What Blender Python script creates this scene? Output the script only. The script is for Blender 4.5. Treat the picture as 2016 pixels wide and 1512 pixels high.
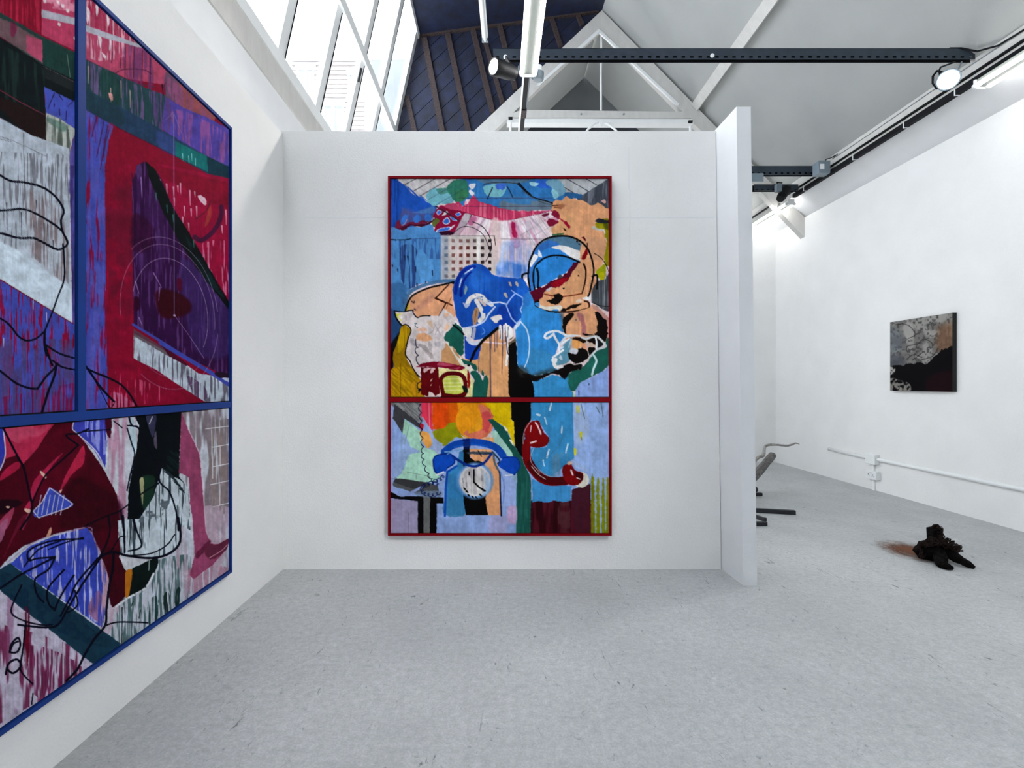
import bpy, math, random
import numpy as np
from mathutils import Vector

# ------------------------------------------------------------------ reset, camera, light
scene = bpy.context.scene
for o in list(bpy.data.objects):
    bpy.data.objects.remove(o, do_unlink=True)
COL = scene.collection
EYE = 1.29            # eye height
F = 930.0             # focal length in pixels of the 2016 px wide frame
VX, VY = 980.0, 756.0  # vanishing point of the room's long axis

cam_d = bpy.data.cameras.new('camera')
cam = bpy.data.objects.new('camera', cam_d)
COL.objects.link(cam)
cam.location = (0, 0, EYE)
cam.rotation_euler = (math.pi / 2, 0, 0)
cam_d.sensor_width = 36.0
cam_d.lens = F / 2016 * 36.0
cam_d.shift_x = (1008 - VX) / 2016
cam_d.clip_start = 0.05
scene.camera = cam

world = bpy.data.worlds.new('overcast_sky')
scene.world = world
world.use_nodes = True
bg = world.node_tree.nodes['Background']
bg.inputs[0].default_value = (0.98, 0.99, 1.0, 1)
bg.inputs[1].default_value = 5.8

scene.view_settings.view_transform = 'Standard'
scene.view_settings.look = 'None'
scene.view_settings.gamma = 1.0
scene.view_settings.use_curve_mapping = False
scene.view_settings.exposure = 0.33
TUBE_EMIT = 11.0

# ------------------------------------------------------------------ helpers
def lin(c):
    out = []
    for v in c:
        v = v / 255.0
        out.append(v / 12.92 if v <= 0.04045 else ((v + 0.055) / 1.055) ** 2.4)
    return tuple(out)

def mat(name, rgb, rough=0.6, metal=0.0, var=0.0, scale=20.0, bump=0.0, bscale=80.0, stretch=(1, 1, 1), rgb2=None, spec=None):
    m = bpy.data.materials.new(name)
    m.use_nodes = True
    nt = m.node_tree
    b = nt.nodes['Principled BSDF']
    c = lin(rgb)
    b.inputs['Roughness'].default_value = rough
    b.inputs['Metallic'].default_value = metal
    if spec is not None:
        b.inputs['Specular IOR Level'].default_value = spec
    tc = nt.nodes.new('ShaderNodeTexCoord')
    mp = nt.nodes.new('ShaderNodeMapping')
    mp.inputs['Scale'].default_value = stretch
    nt.links.new(tc.outputs['Object'], mp.inputs['Vector'])
    nz = nt.nodes.new('ShaderNodeTexNoise')
    nz.inputs['Scale'].default_value = scale
    nz.inputs['Detail'].default_value = 6
    nt.links.new(mp.outputs[0], nz.inputs['Vector'])
    rp = nt.nodes.new('ShaderNodeValToRGB')
    c2 = lin(rgb2) if rgb2 else tuple(v * (1 - var) for v in c)
    rp.color_ramp.elements[0].position = 0.3
    rp.color_ramp.elements[1].position = 0.7
    rp.color_ramp.elements[0].color = (*c2, 1)
    rp.color_ramp.elements[1].color = (*c, 1)
    nt.links.new(nz.outputs['Fac'], rp.inputs['Fac'])
    nt.links.new(rp.outputs[0], b.inputs['Base Color'])
    if bump > 0:
        n2 = nt.nodes.new('ShaderNodeTexNoise')
        n2.inputs['Scale'].default_value = bscale
        n2.inputs['Detail'].default_value = 4
        nt.links.new(mp.outputs[0], n2.inputs['Vector'])
        bp = nt.nodes.new('ShaderNodeBump')
        bp.inputs['Strength'].default_value = bump
        bp.inputs['Distance'].default_value = 0.01
        nt.links.new(n2.outputs['Fac'], bp.inputs['Height'])
        nt.links.new(bp.outputs[0], b.inputs['Normal'])
    return m

def emat(name, rgb, strength):
    m = bpy.data.materials.new(name)
    m.use_nodes = True
    nt = m.node_tree
    b = nt.nodes['Principled BSDF']
    b.inputs['Base Color'].default_value = (0.9, 0.9, 0.9, 1)
    b.inputs['Emission Color'].default_value = (*rgb, 1)
    b.inputs['Emission Strength'].default_value = strength
    return m

class MB:
    """collects shapes, builds one mesh object"""
    def __init__(s):
        s.v = []; s.f = []
    def add(s, v, f):
        n = len(s.v)
        s.v += [tuple(p) for p in v]
        s.f += [tuple(i + n for i in q) for q in f]
        return s
    def box(s, x0, x1, y0, y1, z0, z1):
        v = [(x0, y0, z0), (x1, y0, z0), (x1, y1, z0), (x0, y1, z0), (x0, y0, z1), (x1, y0, z1), (x1, y1, z1), (x0, y1, z1)]
        return s.add(v, [(0, 3, 2, 1), (4, 5, 6, 7), (0, 1, 5, 4), (1, 2, 6, 5), (2, 3, 7, 6), (3, 0, 4, 7)])
    def bar(s, a, b, w, h, up=(0, 0, 1)):
        """rectangular bar from a to b, w across, h along up"""
        a = Vector(a); b = Vector(b); d = (b - a).normalized()
        u = Vector(up); u = (u - d * u.dot(d)).normalized(); r = d.cross(u)
        v = []
        for p in (a, b):
            for sx, sy in ((-1, -1), (1, -1), (1, 1), (-1, 1)):
                v.append(p + r * (sx * w / 2) + u * (sy * h / 2))
        return s.add(v, [(3, 2, 1, 0), (4, 5, 6, 7), (0, 1, 5, 4), (1, 2, 6, 5), (2, 3, 7, 6), (3, 0, 4, 7)])
    def tube(s, pts, r, n=10, caps=True):
        pts = [Vector(p) for p in pts]
        rs = r if isinstance(r, (list, tuple)) else [r] * len(pts)
        base = len(s.v); up = Vector((0.3, 0.2, 1)).normalized()
        for i, p in enumerate(pts):
            d = (pts[min(i + 1, len(pts) - 1)] - pts[max(i - 1, 0)]).normalized()
            u = up - d * up.dot(d)
            if u.length < 1e-3: u = Vector((1, 0, 0)) - d * d.x
            u.normalize(); w = d.cross(u); up = u
            for k in range(n):
                t = 2 * math.pi * k / n
                s.v.append(tuple(p + (u * math.cos(t) + w * math.sin(t)) * rs[i]))
        for i in range(len(pts) - 1):
            for k in range(n):
                a = base + i * n + k; b = base + i * n + (k + 1) % n
                s.f.append((a, b, b + n, a + n))
        if caps:
            s.f.append(tuple(base + k for k in range(n - 1, -1, -1)))
            e = base + (len(pts) - 1) * n
            s.f.append(tuple(e + k for k in range(n)))
        return s
    def prism(s, pts, off):
        """planar polygon (3d points) extruded by vector off"""
        n = len(pts); off = Vector(off)
        v = [Vector(p) for p in pts] + [Vector(p) + off for p in pts]
        f = [tuple(range(n)), tuple(range(2 * n - 1, n - 1, -1))]
        f += [(i, i + n, (i + 1) % n + n, (i + 1) % n) for i in range(n)]
        return s.add(v, f)
    def torus(s, c, ax, R, r, n=10, m=5, sx=1.0):
        c = Vector(c); ax = Vector(ax).normalized()
        u = ax.orthogonal().normalized(); w = ax.cross(u)
        pts = [c + u * (R * sx * math.cos(2 * math.pi * i / n)) + w * (R * math.sin(2 * math.pi * i / n)) for i in range(n)]
        base = len(s.v)
        for i, p in enumerate(pts):
            o = (p - c).normalized()
            for k in range(m):
                t = 2 * math.pi * k / m
                s.v.append(tuple(p + o * (r * math.cos(t)) + ax * (r * math.sin(t))))
        for i in range(n):
            for k in range(m):
                a = base + i * m + k; b = base + i * m + (k + 1) % m
                a2 = base + ((i + 1) % n) * m + k; b2 = base + ((i + 1) % n) * m + (k + 1) % m
                s.f.append((a, a2, b2, b))
        return s
    def lathe(s, c, ax, prof, n=20):
        """profile [(distance along ax, radius)]"""
        c = Vector(c); ax = Vector(ax).normalized()
        u = ax.orthogonal().normalized(); w = ax.cross(u); base = len(s.v)
        for h, r in prof:
            for k in range(n):
                t = 2 * math.pi * k / n
                s.v.append(tuple(c + ax * h + (u * math.cos(t) + w * math.sin(t)) * max(r, 1e-4)))
        for i in range(len(prof) - 1):
            for k in range(n):
                a = base + i * n + k; b = base + i * n + (k + 1) % n
                s.f.append((a, b, b + n, a + n))
        s.f.append(tuple(base + k for k in range(n - 1, -1, -1)))
        e = base + (len(prof) - 1) * n
        s.f.append(tuple(e + k for k in range(n)))
        return s
    def build(s, name, m, parent=None, smooth=False, bevel=0.0):
        me = bpy.data.meshes.new(name)
        me.from_pydata(s.v, [], s.f)
        me.update()
        o = bpy.data.objects.new(name, me)
        COL.objects.link(o)
        if m: me.materials.append(m)
        if smooth: me.polygons.foreach_set('use_smooth', [True] * len(me.polygons))
        if bevel > 0:
            md = o.modifiers.new('bevel', 'BEVEL'); md.width = bevel; md.segments = 2; md.limit_method = 'ANGLE'
        if parent:
            o.parent = parent
            o.matrix_parent_inverse = Matrix_inv(parent)
        return o

def Matrix_inv(p):
    from mathutils import Matrix
    return Matrix.Translation(p.location).inverted()

def tag(o, label, cat=None, group=None, kind=None):
    o['label'] = label
    if cat: o['category'] = cat
    if group: o['group'] = group
    if kind: o['kind'] = kind
    return o

def thing(name, loc, label, cat, group=None, kind=None):
    o = bpy.data.objects.new(name, None)
    o.empty_display_size = 0.1
    COL.objects.link(o); o.location = loc
    return tag(o, label, cat, group, kind)

def on_y(px, py, Y):
    return Vector(((px - VX) / F * Y, Y, EYE + (VY - py) / F * Y))

def on_x(px, py, X):
    Y = X * F / (px - VX)
    return Vector((X, Y, EYE + (VY - py) / F * Y))

def on_z(px, py, z):
    Y = (z - EYE) * F / (VY - py)
    return Vector(((px - VX) / F * Y, Y, z))

def clip_poly(poly, nx, nz, d):
    """keep the side nx*x + nz*z <= d of a polygon of (x, z)"""
    out = []
    for i in range(len(poly)):
        a = poly[i]; b = poly[(i + 1) % len(poly)]
        da = nx * a[0] + nz * a[1] - d; db = nx * b[0] + nz * b[1] - d
        if da <= 0: out.append(a)
        if (da < 0 < db) or (db < 0 < da):
            t = da / (da - db)
            out.append((a[0] + (b[0] - a[0]) * t, a[1] + (b[1] - a[1]) * t))
    return out

# ------------------------------------------------------------------ materials
M = {}
M['wall'] = mat('white_emulsion_wall', (231, 231, 230), 0.75, var=0.05, scale=3, bump=0.3, bscale=110, spec=0.3)
M['wall2'] = mat('white_board_wall', (225, 226, 228), 0.75, var=0.05, scale=4, bump=0.12, bscale=160, spec=0.3)
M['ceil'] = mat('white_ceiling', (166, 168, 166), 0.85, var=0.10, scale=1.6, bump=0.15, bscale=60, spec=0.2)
M['timber'] = mat('white_painted_timber', (204, 202, 198), 0.6, var=0.10, scale=14, bump=0.25, bscale=60, stretch=(1, 1, 0.4))
M['dark'] = mat('dark_blue_boarding', (24, 34, 66), 0.7, var=0.5, scale=7, bump=0.3, bscale=50, rgb2=(12, 16, 32))
M['batten'] = mat('dark_brown_batten', (74, 58, 54), 0.8, scale=60, rgb2=(28, 22, 30), bump=0.4, bscale=120)
M['steel'] = mat('dark_slotted_steel', (62, 72, 84), 0.45, 0.5, var=0.25, scale=10)
M['rail'] = mat('black_rail', (13, 14, 20), 0.7, 0.0, var=0.3, scale=12, spec=0.2)
M['white'] = mat('white_enamel', (232, 234, 234), 0.4, var=0.05, scale=8)
M['grey'] = mat('grey_plastic', (120, 134, 144), 0.5, var=0.15, scale=12)
M['black'] = mat('black_metal', (14, 14, 18), 0.6, 0.0, spec=0.25, var=0.4, scale=30)
M['slot_shade'] = mat('dark_grey_slot_shade', (58, 62, 70), 0.9, var=0.3, scale=5)  # shade of the slot below the tie beam, put into the colour
M['tube'] = emat('fluorescent_tube_lit', (1.0, 0.99, 0.97), TUBE_EMIT)
M['lens'] = emat('flood_lens_lit', (0.9, 0.95, 1.0), 40.0)
M['warm'] = emat('spot_lens_lit', (1.0, 0.97, 0.88), 25.0)
M['bark'] = mat('grey_driftwood', (168, 164, 160), 0.85, scale=40, rgb2=(110, 106, 104), bump=0.5, bscale=90)
M['bark2'] = mat('grey_log_bark', (128, 124, 122), 0.9, scale=35, rgb2=(72, 70, 70), bump=0.6, bscale=70)
M['blackbar'] = mat('black_painted_bar', (20, 23, 32), 0.55, var=0.3, scale=20)
M['char'] = mat('charred_wood', (13, 10, 10), 0.9, spec=0.1, scale=30, rgb2=(4, 3, 4), bump=0.8, bscale=60)
M['rustchain'] = mat('rusted_chain', (44, 31, 26), 0.85, 0.0, spec=0.15, scale=60, rgb2=(10, 7, 7))
M['brick'] = mat('pale_brick_facade', (158, 150, 146), 0.9, var=0.2, scale=6)
M['stone'] = mat('pale_stone_trim', (176, 172, 168), 0.9, var=0.1, scale=6)
M['hglass'] = mat('pale_window_glass', (118, 130, 146), 0.3, var=0.2, scale=3)
M['spine'] = mat('grey_lamp_spine', (126, 132, 127), 0.6, var=0.08, scale=8)
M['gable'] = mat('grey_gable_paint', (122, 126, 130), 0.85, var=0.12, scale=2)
M['red'] = mat('dark_red_frame', (128, 8, 20), 0.6, var=0.25, scale=6, spec=0.05)
M['bluef'] = mat('blue_frame', (20, 54, 126), 0.5, var=0.2, scale=6, spec=0.15)
M['gap'] = mat('black_frame_gap', (14, 12, 14), 0.8, var=0.3, scale=20)
M['linen'] = mat('raw_canvas_edge', (206, 204, 198), 0.85, var=0.1, scale=60)

g = bpy.data.materials.new('window_glass'); g.use_nodes = True
nt = g.node_tree; nt.nodes.remove(nt.nodes['Principled BSDF'])
tr = nt.nodes.new('ShaderNodeBsdfTransparent'); tr.inputs[0].default_value = (0.94, 0.97, 1, 1)
gl = nt.nodes.new('ShaderNodeBsdfGlossy'); gl.inputs['Roughness'].default_value = 0.08
df = nt.nodes.new('ShaderNodeBsdfDiffuse'); df.inputs[0].default_value = (0.8, 0.85, 0.9, 1)
nz = nt.nodes.new('ShaderNodeTexNoise'); nz.inputs['Scale'].default_value = 2.5; nz.inputs['Detail'].default_value = 6
mr = nt.nodes.new('ShaderNodeMapRange'); mr.inputs[1].default_value = 0.4; mr.inputs[2].default_value = 0.8; mr.inputs[3].default_value = 0.03; mr.inputs[4].default_value = 0.18
mx = nt.nodes.new('ShaderNodeMixShader'); mx2 = nt.nodes.new('ShaderNodeMixShader'); mx.inputs[0].default_value = 0.06
nt.links.new(nz.outputs['Fac'], mr.inputs[0]); nt.links.new(mr.outputs[0], mx2.inputs[0])
nt.links.new(tr.outputs[0], mx.inputs[1]); nt.links.new(gl.outputs[0], mx.inputs[2])
nt.links.new(mx.outputs[0], mx2.inputs[1]); nt.links.new(df.outputs[0], mx2.inputs[2])
nt.links.new(mx2.outputs[0], nt.nodes['Material Output'].inputs['Surface'])
M['glass'] = g

def floor_material():
    m = bpy.data.materials.new('grey_painted_concrete'); m.use_nodes = True
    nt = m.node_tree; N = nt.nodes; L = nt.links
    b = N['Principled BSDF']
    tc = N.new('ShaderNodeTexCoord')
    def noise(scale, det, st, rough=0.55, dist=0.0):
        mp = N.new('ShaderNodeMapping'); mp.inputs['Scale'].default_value = st
        L.new(tc.outputs['Object'], mp.inputs['Vector'])
        n = N.new('ShaderNodeTexNoise'); n.inputs['Scale'].default_value = scale; n.inputs['Detail'].default_value = det
        n.inputs['Roughness'].default_value = rough; n.inputs['Distortion'].default_value = dist
        L.new(mp.outputs[0], n.inputs['Vector']); return n.outputs['Fac']
    def rng(s, a, b_, c, d):
        r = N.new('ShaderNodeMapRange'); r.inputs[1].default_value = a; r.inputs[2].default_value = b_
        r.inputs[3].default_value = c; r.inputs[4].default_value = d; L.new(s, r.inputs[0]); return r.outputs[0]
    def mixc(fac, a, b_, mode='MIX'):
        x = N.new('ShaderNodeMix'); x.data_type = 'RGBA'; x.blend_type = mode
        for s, v in ((x.inputs[0], fac), (x.inputs[6], a), (x.inputs[7], b_)):
            if isinstance(v, tuple): s.default_value = (*v, 1)
            elif isinstance(v, float): s.default_value = v
            else: L.new(v, s)
        return x.outputs[2]
    base = mixc(rng(noise(1.3, 8, (1, 1, 1), 0.65), 0.32, 0.68, 0.0, 1.0), lin((182, 184, 184)), lin((204, 206, 206)))
    # trowel lines running the length of the room
    base = mixc(rng(noise(4.0, 5, (1.6, 0.12, 1), 0.6), 0.50, 0.74, 0.0, 0.4), base, lin((200, 202, 203)))
    base = mixc(rng(noise(6.0, 4, (2.2, 0.06, 1), 0.5), 0.61, 0.68, 0.0, 0.38), base, lin((212, 214, 214)))
    # scuffs and specks
    base = mixc(rng(noise(34.0, 6, (1, 1, 1), 0.7), 0.30, 0.70, 0.55, 0.0), base, lin((132, 135, 136)))
    base = mixc(rng(noise(120.0, 3, (1, 1, 1), 0.6), 0.35, 0.65, 0.40, 0.0), base, lin((138, 141, 142)))
    base = mixc(rng(noise(12.0, 8, (0.6, 1.8, 1), 0.8, 0.4), 0.56, 0.70, 0.0, 0.5), base, lin((136, 139, 140)))
    base = mixc(rng(noise(9.0, 9, (1.0, 1.6, 1), 0.75, 0.6), 0.61, 0.72, 0.0, 0.55), base, lin((122, 125, 126)))
    base = mixc(rng(noise(26.0, 6, (1.0, 0.7, 1), 0.7, 1.2), 0.62, 0.70, 0.0, 0.65), base, lin((98, 101, 102)))
    base = mixc(rng(noise(15.0, 5, (1.3, 0.35, 1), 0.65, 1.6), 0.65, 0.70, 0.0, 0.75), base, lin((78, 80, 82)))
    base = mixc(rng(noise(18.0, 4, (0.4, 1.3, 1), 0.6, 0.8), 0.70, 0.73, 0.0, 0.6), base, lin((206, 208, 208)))
    L.new(base, b.inputs['Base Color'])
    L.new(rng(noise(3.0, 6, (1, 1, 1)), 0.3, 0.7, 0.42, 0.62), b.inputs['Roughness'])
    bp = N.new('ShaderNodeBump'); bp.inputs['Strength'].default_value = 0.12; bp.inputs['Distance'].default_value = 0.01
    L.new(noise(60, 6, (1, 1, 1)), bp.inputs['Height']); L.new(bp.outputs[0], b.inputs['Normal'])
    return m
M['floor'] = floor_material()

# ------------------------------------------------------------------ the room
BY = 3.287            # back wall face
LX = -1.495           # left wall face
RX = 4.58             # right wall face
YN, YF = -9.0, 8.6    # ends of the roof
def struct(o, label=None):
    o['kind'] = 'structure'
    if label: o['label'] = label
    return o
struct(MB().box(-2.3, 5.2, YN, YF + 0.2, -0.15, 0).build('floor', M['floor']), 'scuffed light grey painted concrete floor')

# back wall: face follows the slightly out-of-plumb edges of the photograph
wb = MB()
c = [on_y(543, 258, BY), on_y(1409, 258, BY), on_y(1419.5, 1121, BY), on_y(553, 1121, BY)]
c[2].z = c[3].z = 0.0
c[0].x = c[3].x = LX - 0.09
wb.prism(c, (0, 0.11, 0))
wall_back = struct(wb.build('wall_back', M['wall']), 'white partition wall behind the red framed painting')
# painted-over joints of the wall boards
js = MB().box(-1.35, 1.50, BY - 0.0012, BY + 0.001, 2.444, 2.450).build('joint_line', M['wall2'], wall_back)
for px, y0, y1 in ((1238, 290, 372), (1240, 372, 700), (906, 258, 345)):
    a = on_y(px, y0, BY); b = on_y(px, y1, BY)
    MB().box(a.x - 0.003, a.x + 0.003, BY - 0.0015, BY + 0.001, b.z, a.z).build('joint_line', M['wall2'], wall_back)

wl = MB().box(LX - 0.09, LX, YN, BY + 0.1, 0, 3.03)
struct(wl.build('wall_left', M['wall']), 'white side wall carrying the blue framed painting')
# short return at the right end of the back wall
pe = MB()
ye = 3.022
t0 = on_y(1409, 258, BY); b0 = on_y(1419.5, 1121, BY)
t1 = on_y(1450, 210, ye); b1 = on_y(1463, 1153, ye)
t2 = on_y(1478, 210, ye); b2 = on_y(1490.5, 1153, ye)
zt = t1.z
v = [(b0.x, BY + 0.11, 0), (b1.x, ye, 0), (b2.x, ye, 0), (b2.x, BY + 0.11, 0),
     (t0.x, BY + 0.11, zt), (t1.x, ye, zt), (t2.x, ye, zt), (t2.x, BY + 0.11, zt)]
pe.add(v, [(0, 3, 2, 1), (4, 5, 6, 7), (0, 1, 5, 4), (1, 2, 6, 5), (2, 3, 7, 6), (3, 0, 4, 7)])
struct(pe.build('wall_end', M['wall2']), 'narrow white return wall at the end of the back wall')
RT = EYE + 0.543 * RX
struct(MB().box(RX, RX + 0.1, YN, 7.79, 0, RT).build('wall_right', M['wall']), 'long white wall on the right with the dark square canvas')
struct(MB().box(1.0, RX, 7.79, 7.89, 0, 3.83).build('wall_far', M['wall']), 'far white wall at the end of the right hand room')
struct(MB().box(-2.3, 5.2, YN - 0.1, YN, 0, 7.2).build('wall_front', M['wall']), 'white wall behind the viewer')

# roof geometry (x, z above eye)
D0 = 2.63; X0 = -0.679 * D0                    # window sill
D1 = 7.1 * 685 / F; X1 = -(980 - 821) / F * 7.1  # window head
TY = 7.1                                       # truss
AX, AD = (1185 - VX) / F * TY, (VY - 22) / F * TY   # ridge
RS = AX + AD                                   # right slope: d = RS - x
EX, ED = 4.285, RS - 4.285                      # eaves beam
# outer wall below the window
struct(MB().box(X0 - 0.15, X0, YN, YF, 0, EYE + D0).build('wall_outer', M['wall2']), 'white upstand below the sloping roof window')
tr_ = struct(MB().box(X0, X0 + 0.016, YN, 7.05, EYE + 2.36, EYE + D0 - 0.005).build('trim_1', M['timber']), 'white apron board under the roof window')
# right slope (inside face) and the strip below the eaves beam
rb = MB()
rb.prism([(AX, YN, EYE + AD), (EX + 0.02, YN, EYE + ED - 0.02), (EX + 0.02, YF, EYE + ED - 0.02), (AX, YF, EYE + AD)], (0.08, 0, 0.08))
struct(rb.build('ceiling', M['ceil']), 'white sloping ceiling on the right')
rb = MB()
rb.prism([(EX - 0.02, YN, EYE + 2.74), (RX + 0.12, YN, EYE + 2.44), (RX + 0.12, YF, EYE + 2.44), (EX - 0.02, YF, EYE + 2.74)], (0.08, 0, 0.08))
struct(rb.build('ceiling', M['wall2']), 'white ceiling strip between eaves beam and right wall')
# dark roof between window head and ridge
rb = MB()
rb.prism([(X1, YN, EYE + D1), (AX, YN, EYE + AD), (AX, TY + 0.05, EYE + AD), (X1, TY + 0.05, EYE + D1)], (0, 0, 0.1))
dark_roof = struct(rb.build('ceiling', M['dark']), 'dark blue boarded roof above the window')
for yy in (6.35, 5.6, 4.8):
    MB().bar((X1, yy, EYE + D1 - 0.02), (AX, yy, EYE + AD - 0.02), 0.07, 0.04).build('rafter', M['batten'], dark_roof)
# gable end behind
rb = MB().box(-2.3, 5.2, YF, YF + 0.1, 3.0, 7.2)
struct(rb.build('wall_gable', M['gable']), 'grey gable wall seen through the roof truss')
struct(MB().box(-0.2, 2.9, YF - 0.02, YF - 0.001, EYE + 4.3, EYE + 4.95).build('shade_sheet', M['slot_shade']), 'dark grey sheet on the far gable standing in for the shaded slot')  # dark sheet in place of the deep shade below the tie beam
# white roof slope beyond the truss on the left
lgx, lgd = (935 - VX) / F * TY, (VY - 258) / F * TY
k = (AD - lgd) / (AX - lgx)
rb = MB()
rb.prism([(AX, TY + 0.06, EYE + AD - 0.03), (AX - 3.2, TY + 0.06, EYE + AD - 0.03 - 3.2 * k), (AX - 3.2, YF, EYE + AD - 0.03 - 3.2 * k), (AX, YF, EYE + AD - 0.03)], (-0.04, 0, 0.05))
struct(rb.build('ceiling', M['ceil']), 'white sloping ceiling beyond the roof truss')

# dark boarded gable between window and truss
gx0 = X0 + 0.0
gp = [(X0, EYE + D0 - 0.6), (X0, EYE + D0), (X1, EYE + D1), (AX, EYE + AD), (lgx, EYE + lgd), (AX - 3.0, EYE + AD - 3.0 * k)]
gw = MB().prism([(x, TY + 0.03, z) for x, z in gp], (0, 0.03, 0)).build('wall_gable', M['gap'])
struct(gw, 'dark blue diagonal boarded gable between window and truss')
nn = math.hypot(k, 1); nx, nz = -k / nn, 1 / nn
d0 = nx * lgx + nz * (EYE + lgd)
w_ = 0.20
for i in range(-1, 16):
    q = clip_poly(clip_poly(gp, nx, nz, d0 + (i + 1) * w_ - 0.008), -nx, -nz, -(d0 + i * w_ + 0.0))
    if len(q) >= 3:
        MB().prism([(x, TY + 0.012, z) for x, z in q], (0, 0.018, 0)).build('board', M['dark'], gw)
for (xa, ya, xb, yb, w) in ((801, 190, 817, 262, 9), (835, 75, 871, 262, 11), (881, 66, 923, 262, 10), (930, 55, 970, 222, 10), (953, 75, 990, 205, 8),
                            (983, 48, 1015, 178, 9), (1083, 28, 1104, 92, 8), (1134, 20, 1146, 50, 8)):
    a = on_y(xa, ya, TY - 0.01); b = on_y(xb, yb, TY - 0.01)
    MB().bar(a, b, w / F * TY, 0.045, up=(0, 1, 0)).build('batten', M['batten'], gw)
a = on_y(822, 70, TY - 0.01); b = on_y(1178, 22, TY - 0.01)
MB().bar(a, b, 0.05, 0.05, up=(0, 1, 0)).build('batten', M['batten'], gw)

# roof window
win = thing('window_1', (X0, 2.0, EYE + D0), 'long sloping white timber roof window', None, kind='structure')
sl = Vector((X1 - X0, 0, D1 - D0)); sln = sl.normalized(); nrm = Vector((-sln.z, 0, sln.x))
def gp_(t, y, out=0.0):
    return Vector((X0, y, EYE + D0)) + sl * t + nrm * out
tm = 0.409 / (D1 / D0 - 1)
bars_y = [7.02] + [6.15 - 0.775 * i for i in range(0, 20)]
for i, y in enumerate(bars_y):
    MB().bar(gp_(0, y), gp_(1, y), 0.12 if i else 0.15, 0.05, up=nrm).build('glazing_bar', M['white'], win)
    MB().bar(gp_(0.02, y + 0.058, -0.02), gp_(0.98, y + 0.058, -0.02), 0.012, 0.02, up=nrm).build('lead_strip', M['rail'], win)
MB().bar(gp_(0.0, YN), gp_(0.0, 7.08), 0.08, 0.07, up=nrm).build('sill', M['white'], win)
MB().bar(gp_(1.0, YN), gp_(1.0, 7.08), 0.10, 0.09, up=nrm).build('head_rail', M['white'], win)
MB().bar(gp_(tm, YN, -0.03), gp_(tm, 7.0, -0.03), 0.09, 0.06, up=nrm).build('transom', M['white'], win)
ys = sorted(bars_y + [YN])
for i in range(len(ys) - 1):
    for ta, tb in ((0, tm), (tm, 1)):
        q = [gp_(ta, ys[i], 0.01), gp_(tb, ys[i], 0.01), gp_(tb, ys[i + 1], 0.01), gp_(ta, ys[i + 1], 0.01)]
        MB().prism(q, nrm * 0.005).build('pane', M['glass'], win)
p = gp_(tm * 0.72, 5.31, -0.05)
MB().bar(p, p + sl * 0.06, 0.012, 0.02, up=nrm).build('stay_catch', M['rail'], win)

# house seen through the window
hs = thing('brick_house', (-6, 14, 0), 'pale brick house front with gabled parapet outside the roof window', 'building')
HY = 14.0
hw = MB()
sil = [(470, 900), (470, 118), (575, 112), (585, 104), (660, 104), (668, 96), (674, 96), (690, 112), (720, 116), (722, 900)]
hw.prism([on_y(x, y, HY) for x, y in sil], (0, 2.0, 0)).build('facade', M['brick'], hs)
random.seed(5)
for r in range(26):
    zz = on_y(0, 130 + r * 9, HY).z
    MB().box(on_y(575, 0, HY).x, on_y(718, 0, HY).x, HY - 0.03, HY + 0.01, zz, zz + 0.095).build('brick_course', M['brick'], hs)
for x0_, x1_, y0_, y1_ in ((640, 674, 212, 275), (590, 616, 140, 182), (690, 712, 150, 190)):
    a = on_y(x0_, y1_, HY); b = on_y(x1_, y0_, HY)
    fr = MB()
    fr.box(a.x - 0.1, b.x + 0.1, HY - 0.08, HY + 0.02, b.z, b.z + 0.14).box(a.x - 0.1, b.x + 0.1, HY - 0.1, HY + 0.02, a.z - 0.12, a.z)
    mid = (a.x + b.x) / 2
    fr.box(a.x - 0.06, a.x, HY - 0.06, HY, a.z, b.z).box(b.x, b.x + 0.06, HY - 0.06, HY, a.z, b.z).box(mid - 0.05, mid + 0.05, HY - 0.06, HY, a.z, b.z)
    w0 = fr.build('window', M['stone'], hs)
    MB().box(a.x, b.x, HY - 0.045, HY - 0.035, a.z, b.z).build('pane', M['hglass'], w0)
MB().box(on_y(560, 0, HY).x, on_y(722, 0, HY).x, HY - 0.12, HY + 0.02, on_y(0, 122, HY).z, on_y(0, 117, HY).z).build('cornice', M['stone'], hs)

# ------------------------------------------------------------------ truss, purlin, eaves beam
ts = thing('roof_truss', (AX, TY, EYE + AD), 'white painted timber roof truss with tie beam and hanging rod', 'truss')
def leg(pts):
    return MB().prism([on_y(x, y, TY - 0.05) for x, y in pts], (0, 0.1, 0))
leg([(1185, 20), (1183, 57), (1075, 160), (975, 256), (948, 282), (908, 282)]).build('rafter', M['timber'], ts)
leg([(1185, 20), (1640, 485), (1602, 485), (1410, 288), (1345, 222), (1183, 57)]).build('rafter', M['timber'], ts)
MB().prism([on_y(x, y, TY - 0.09) for x, y in ((1010, 222), (1028, 216), (1345, 220), (1362, 232), (1000, 231))], (0, 0.14, 0)).build('tie_beam', M['timber'], ts)
MB().prism([on_y(x, y, TY - 0.06) for x, y in ((1000, 231), (1362, 233), (1365, 242), (998, 241))], (0, 0.14, 0)).build('tie_beam_batten', M['white'], ts)
MB().prism([on_y(x, y, TY - 0.07) for x, y in ((1183, 60), (1062, 168), (1055, 168), (1178, 57))], (0, 0.03, 0)).build('inner_bead', M['white'], ts)
MB().prism([on_y(x, y, TY - 0.07) for x, y in ((1183, 60), (1338, 205), (1334, 208), (1180, 64))], (0, 0.03, 0)).build('inner_bead', M['white'], ts)
MB().tube([on_y(1184, 60, TY), on_y(1183, 150, TY), on_y(1183.5, 218, TY)], 0.015, 8).build('hanging_rod', M['white'], ts)
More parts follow.
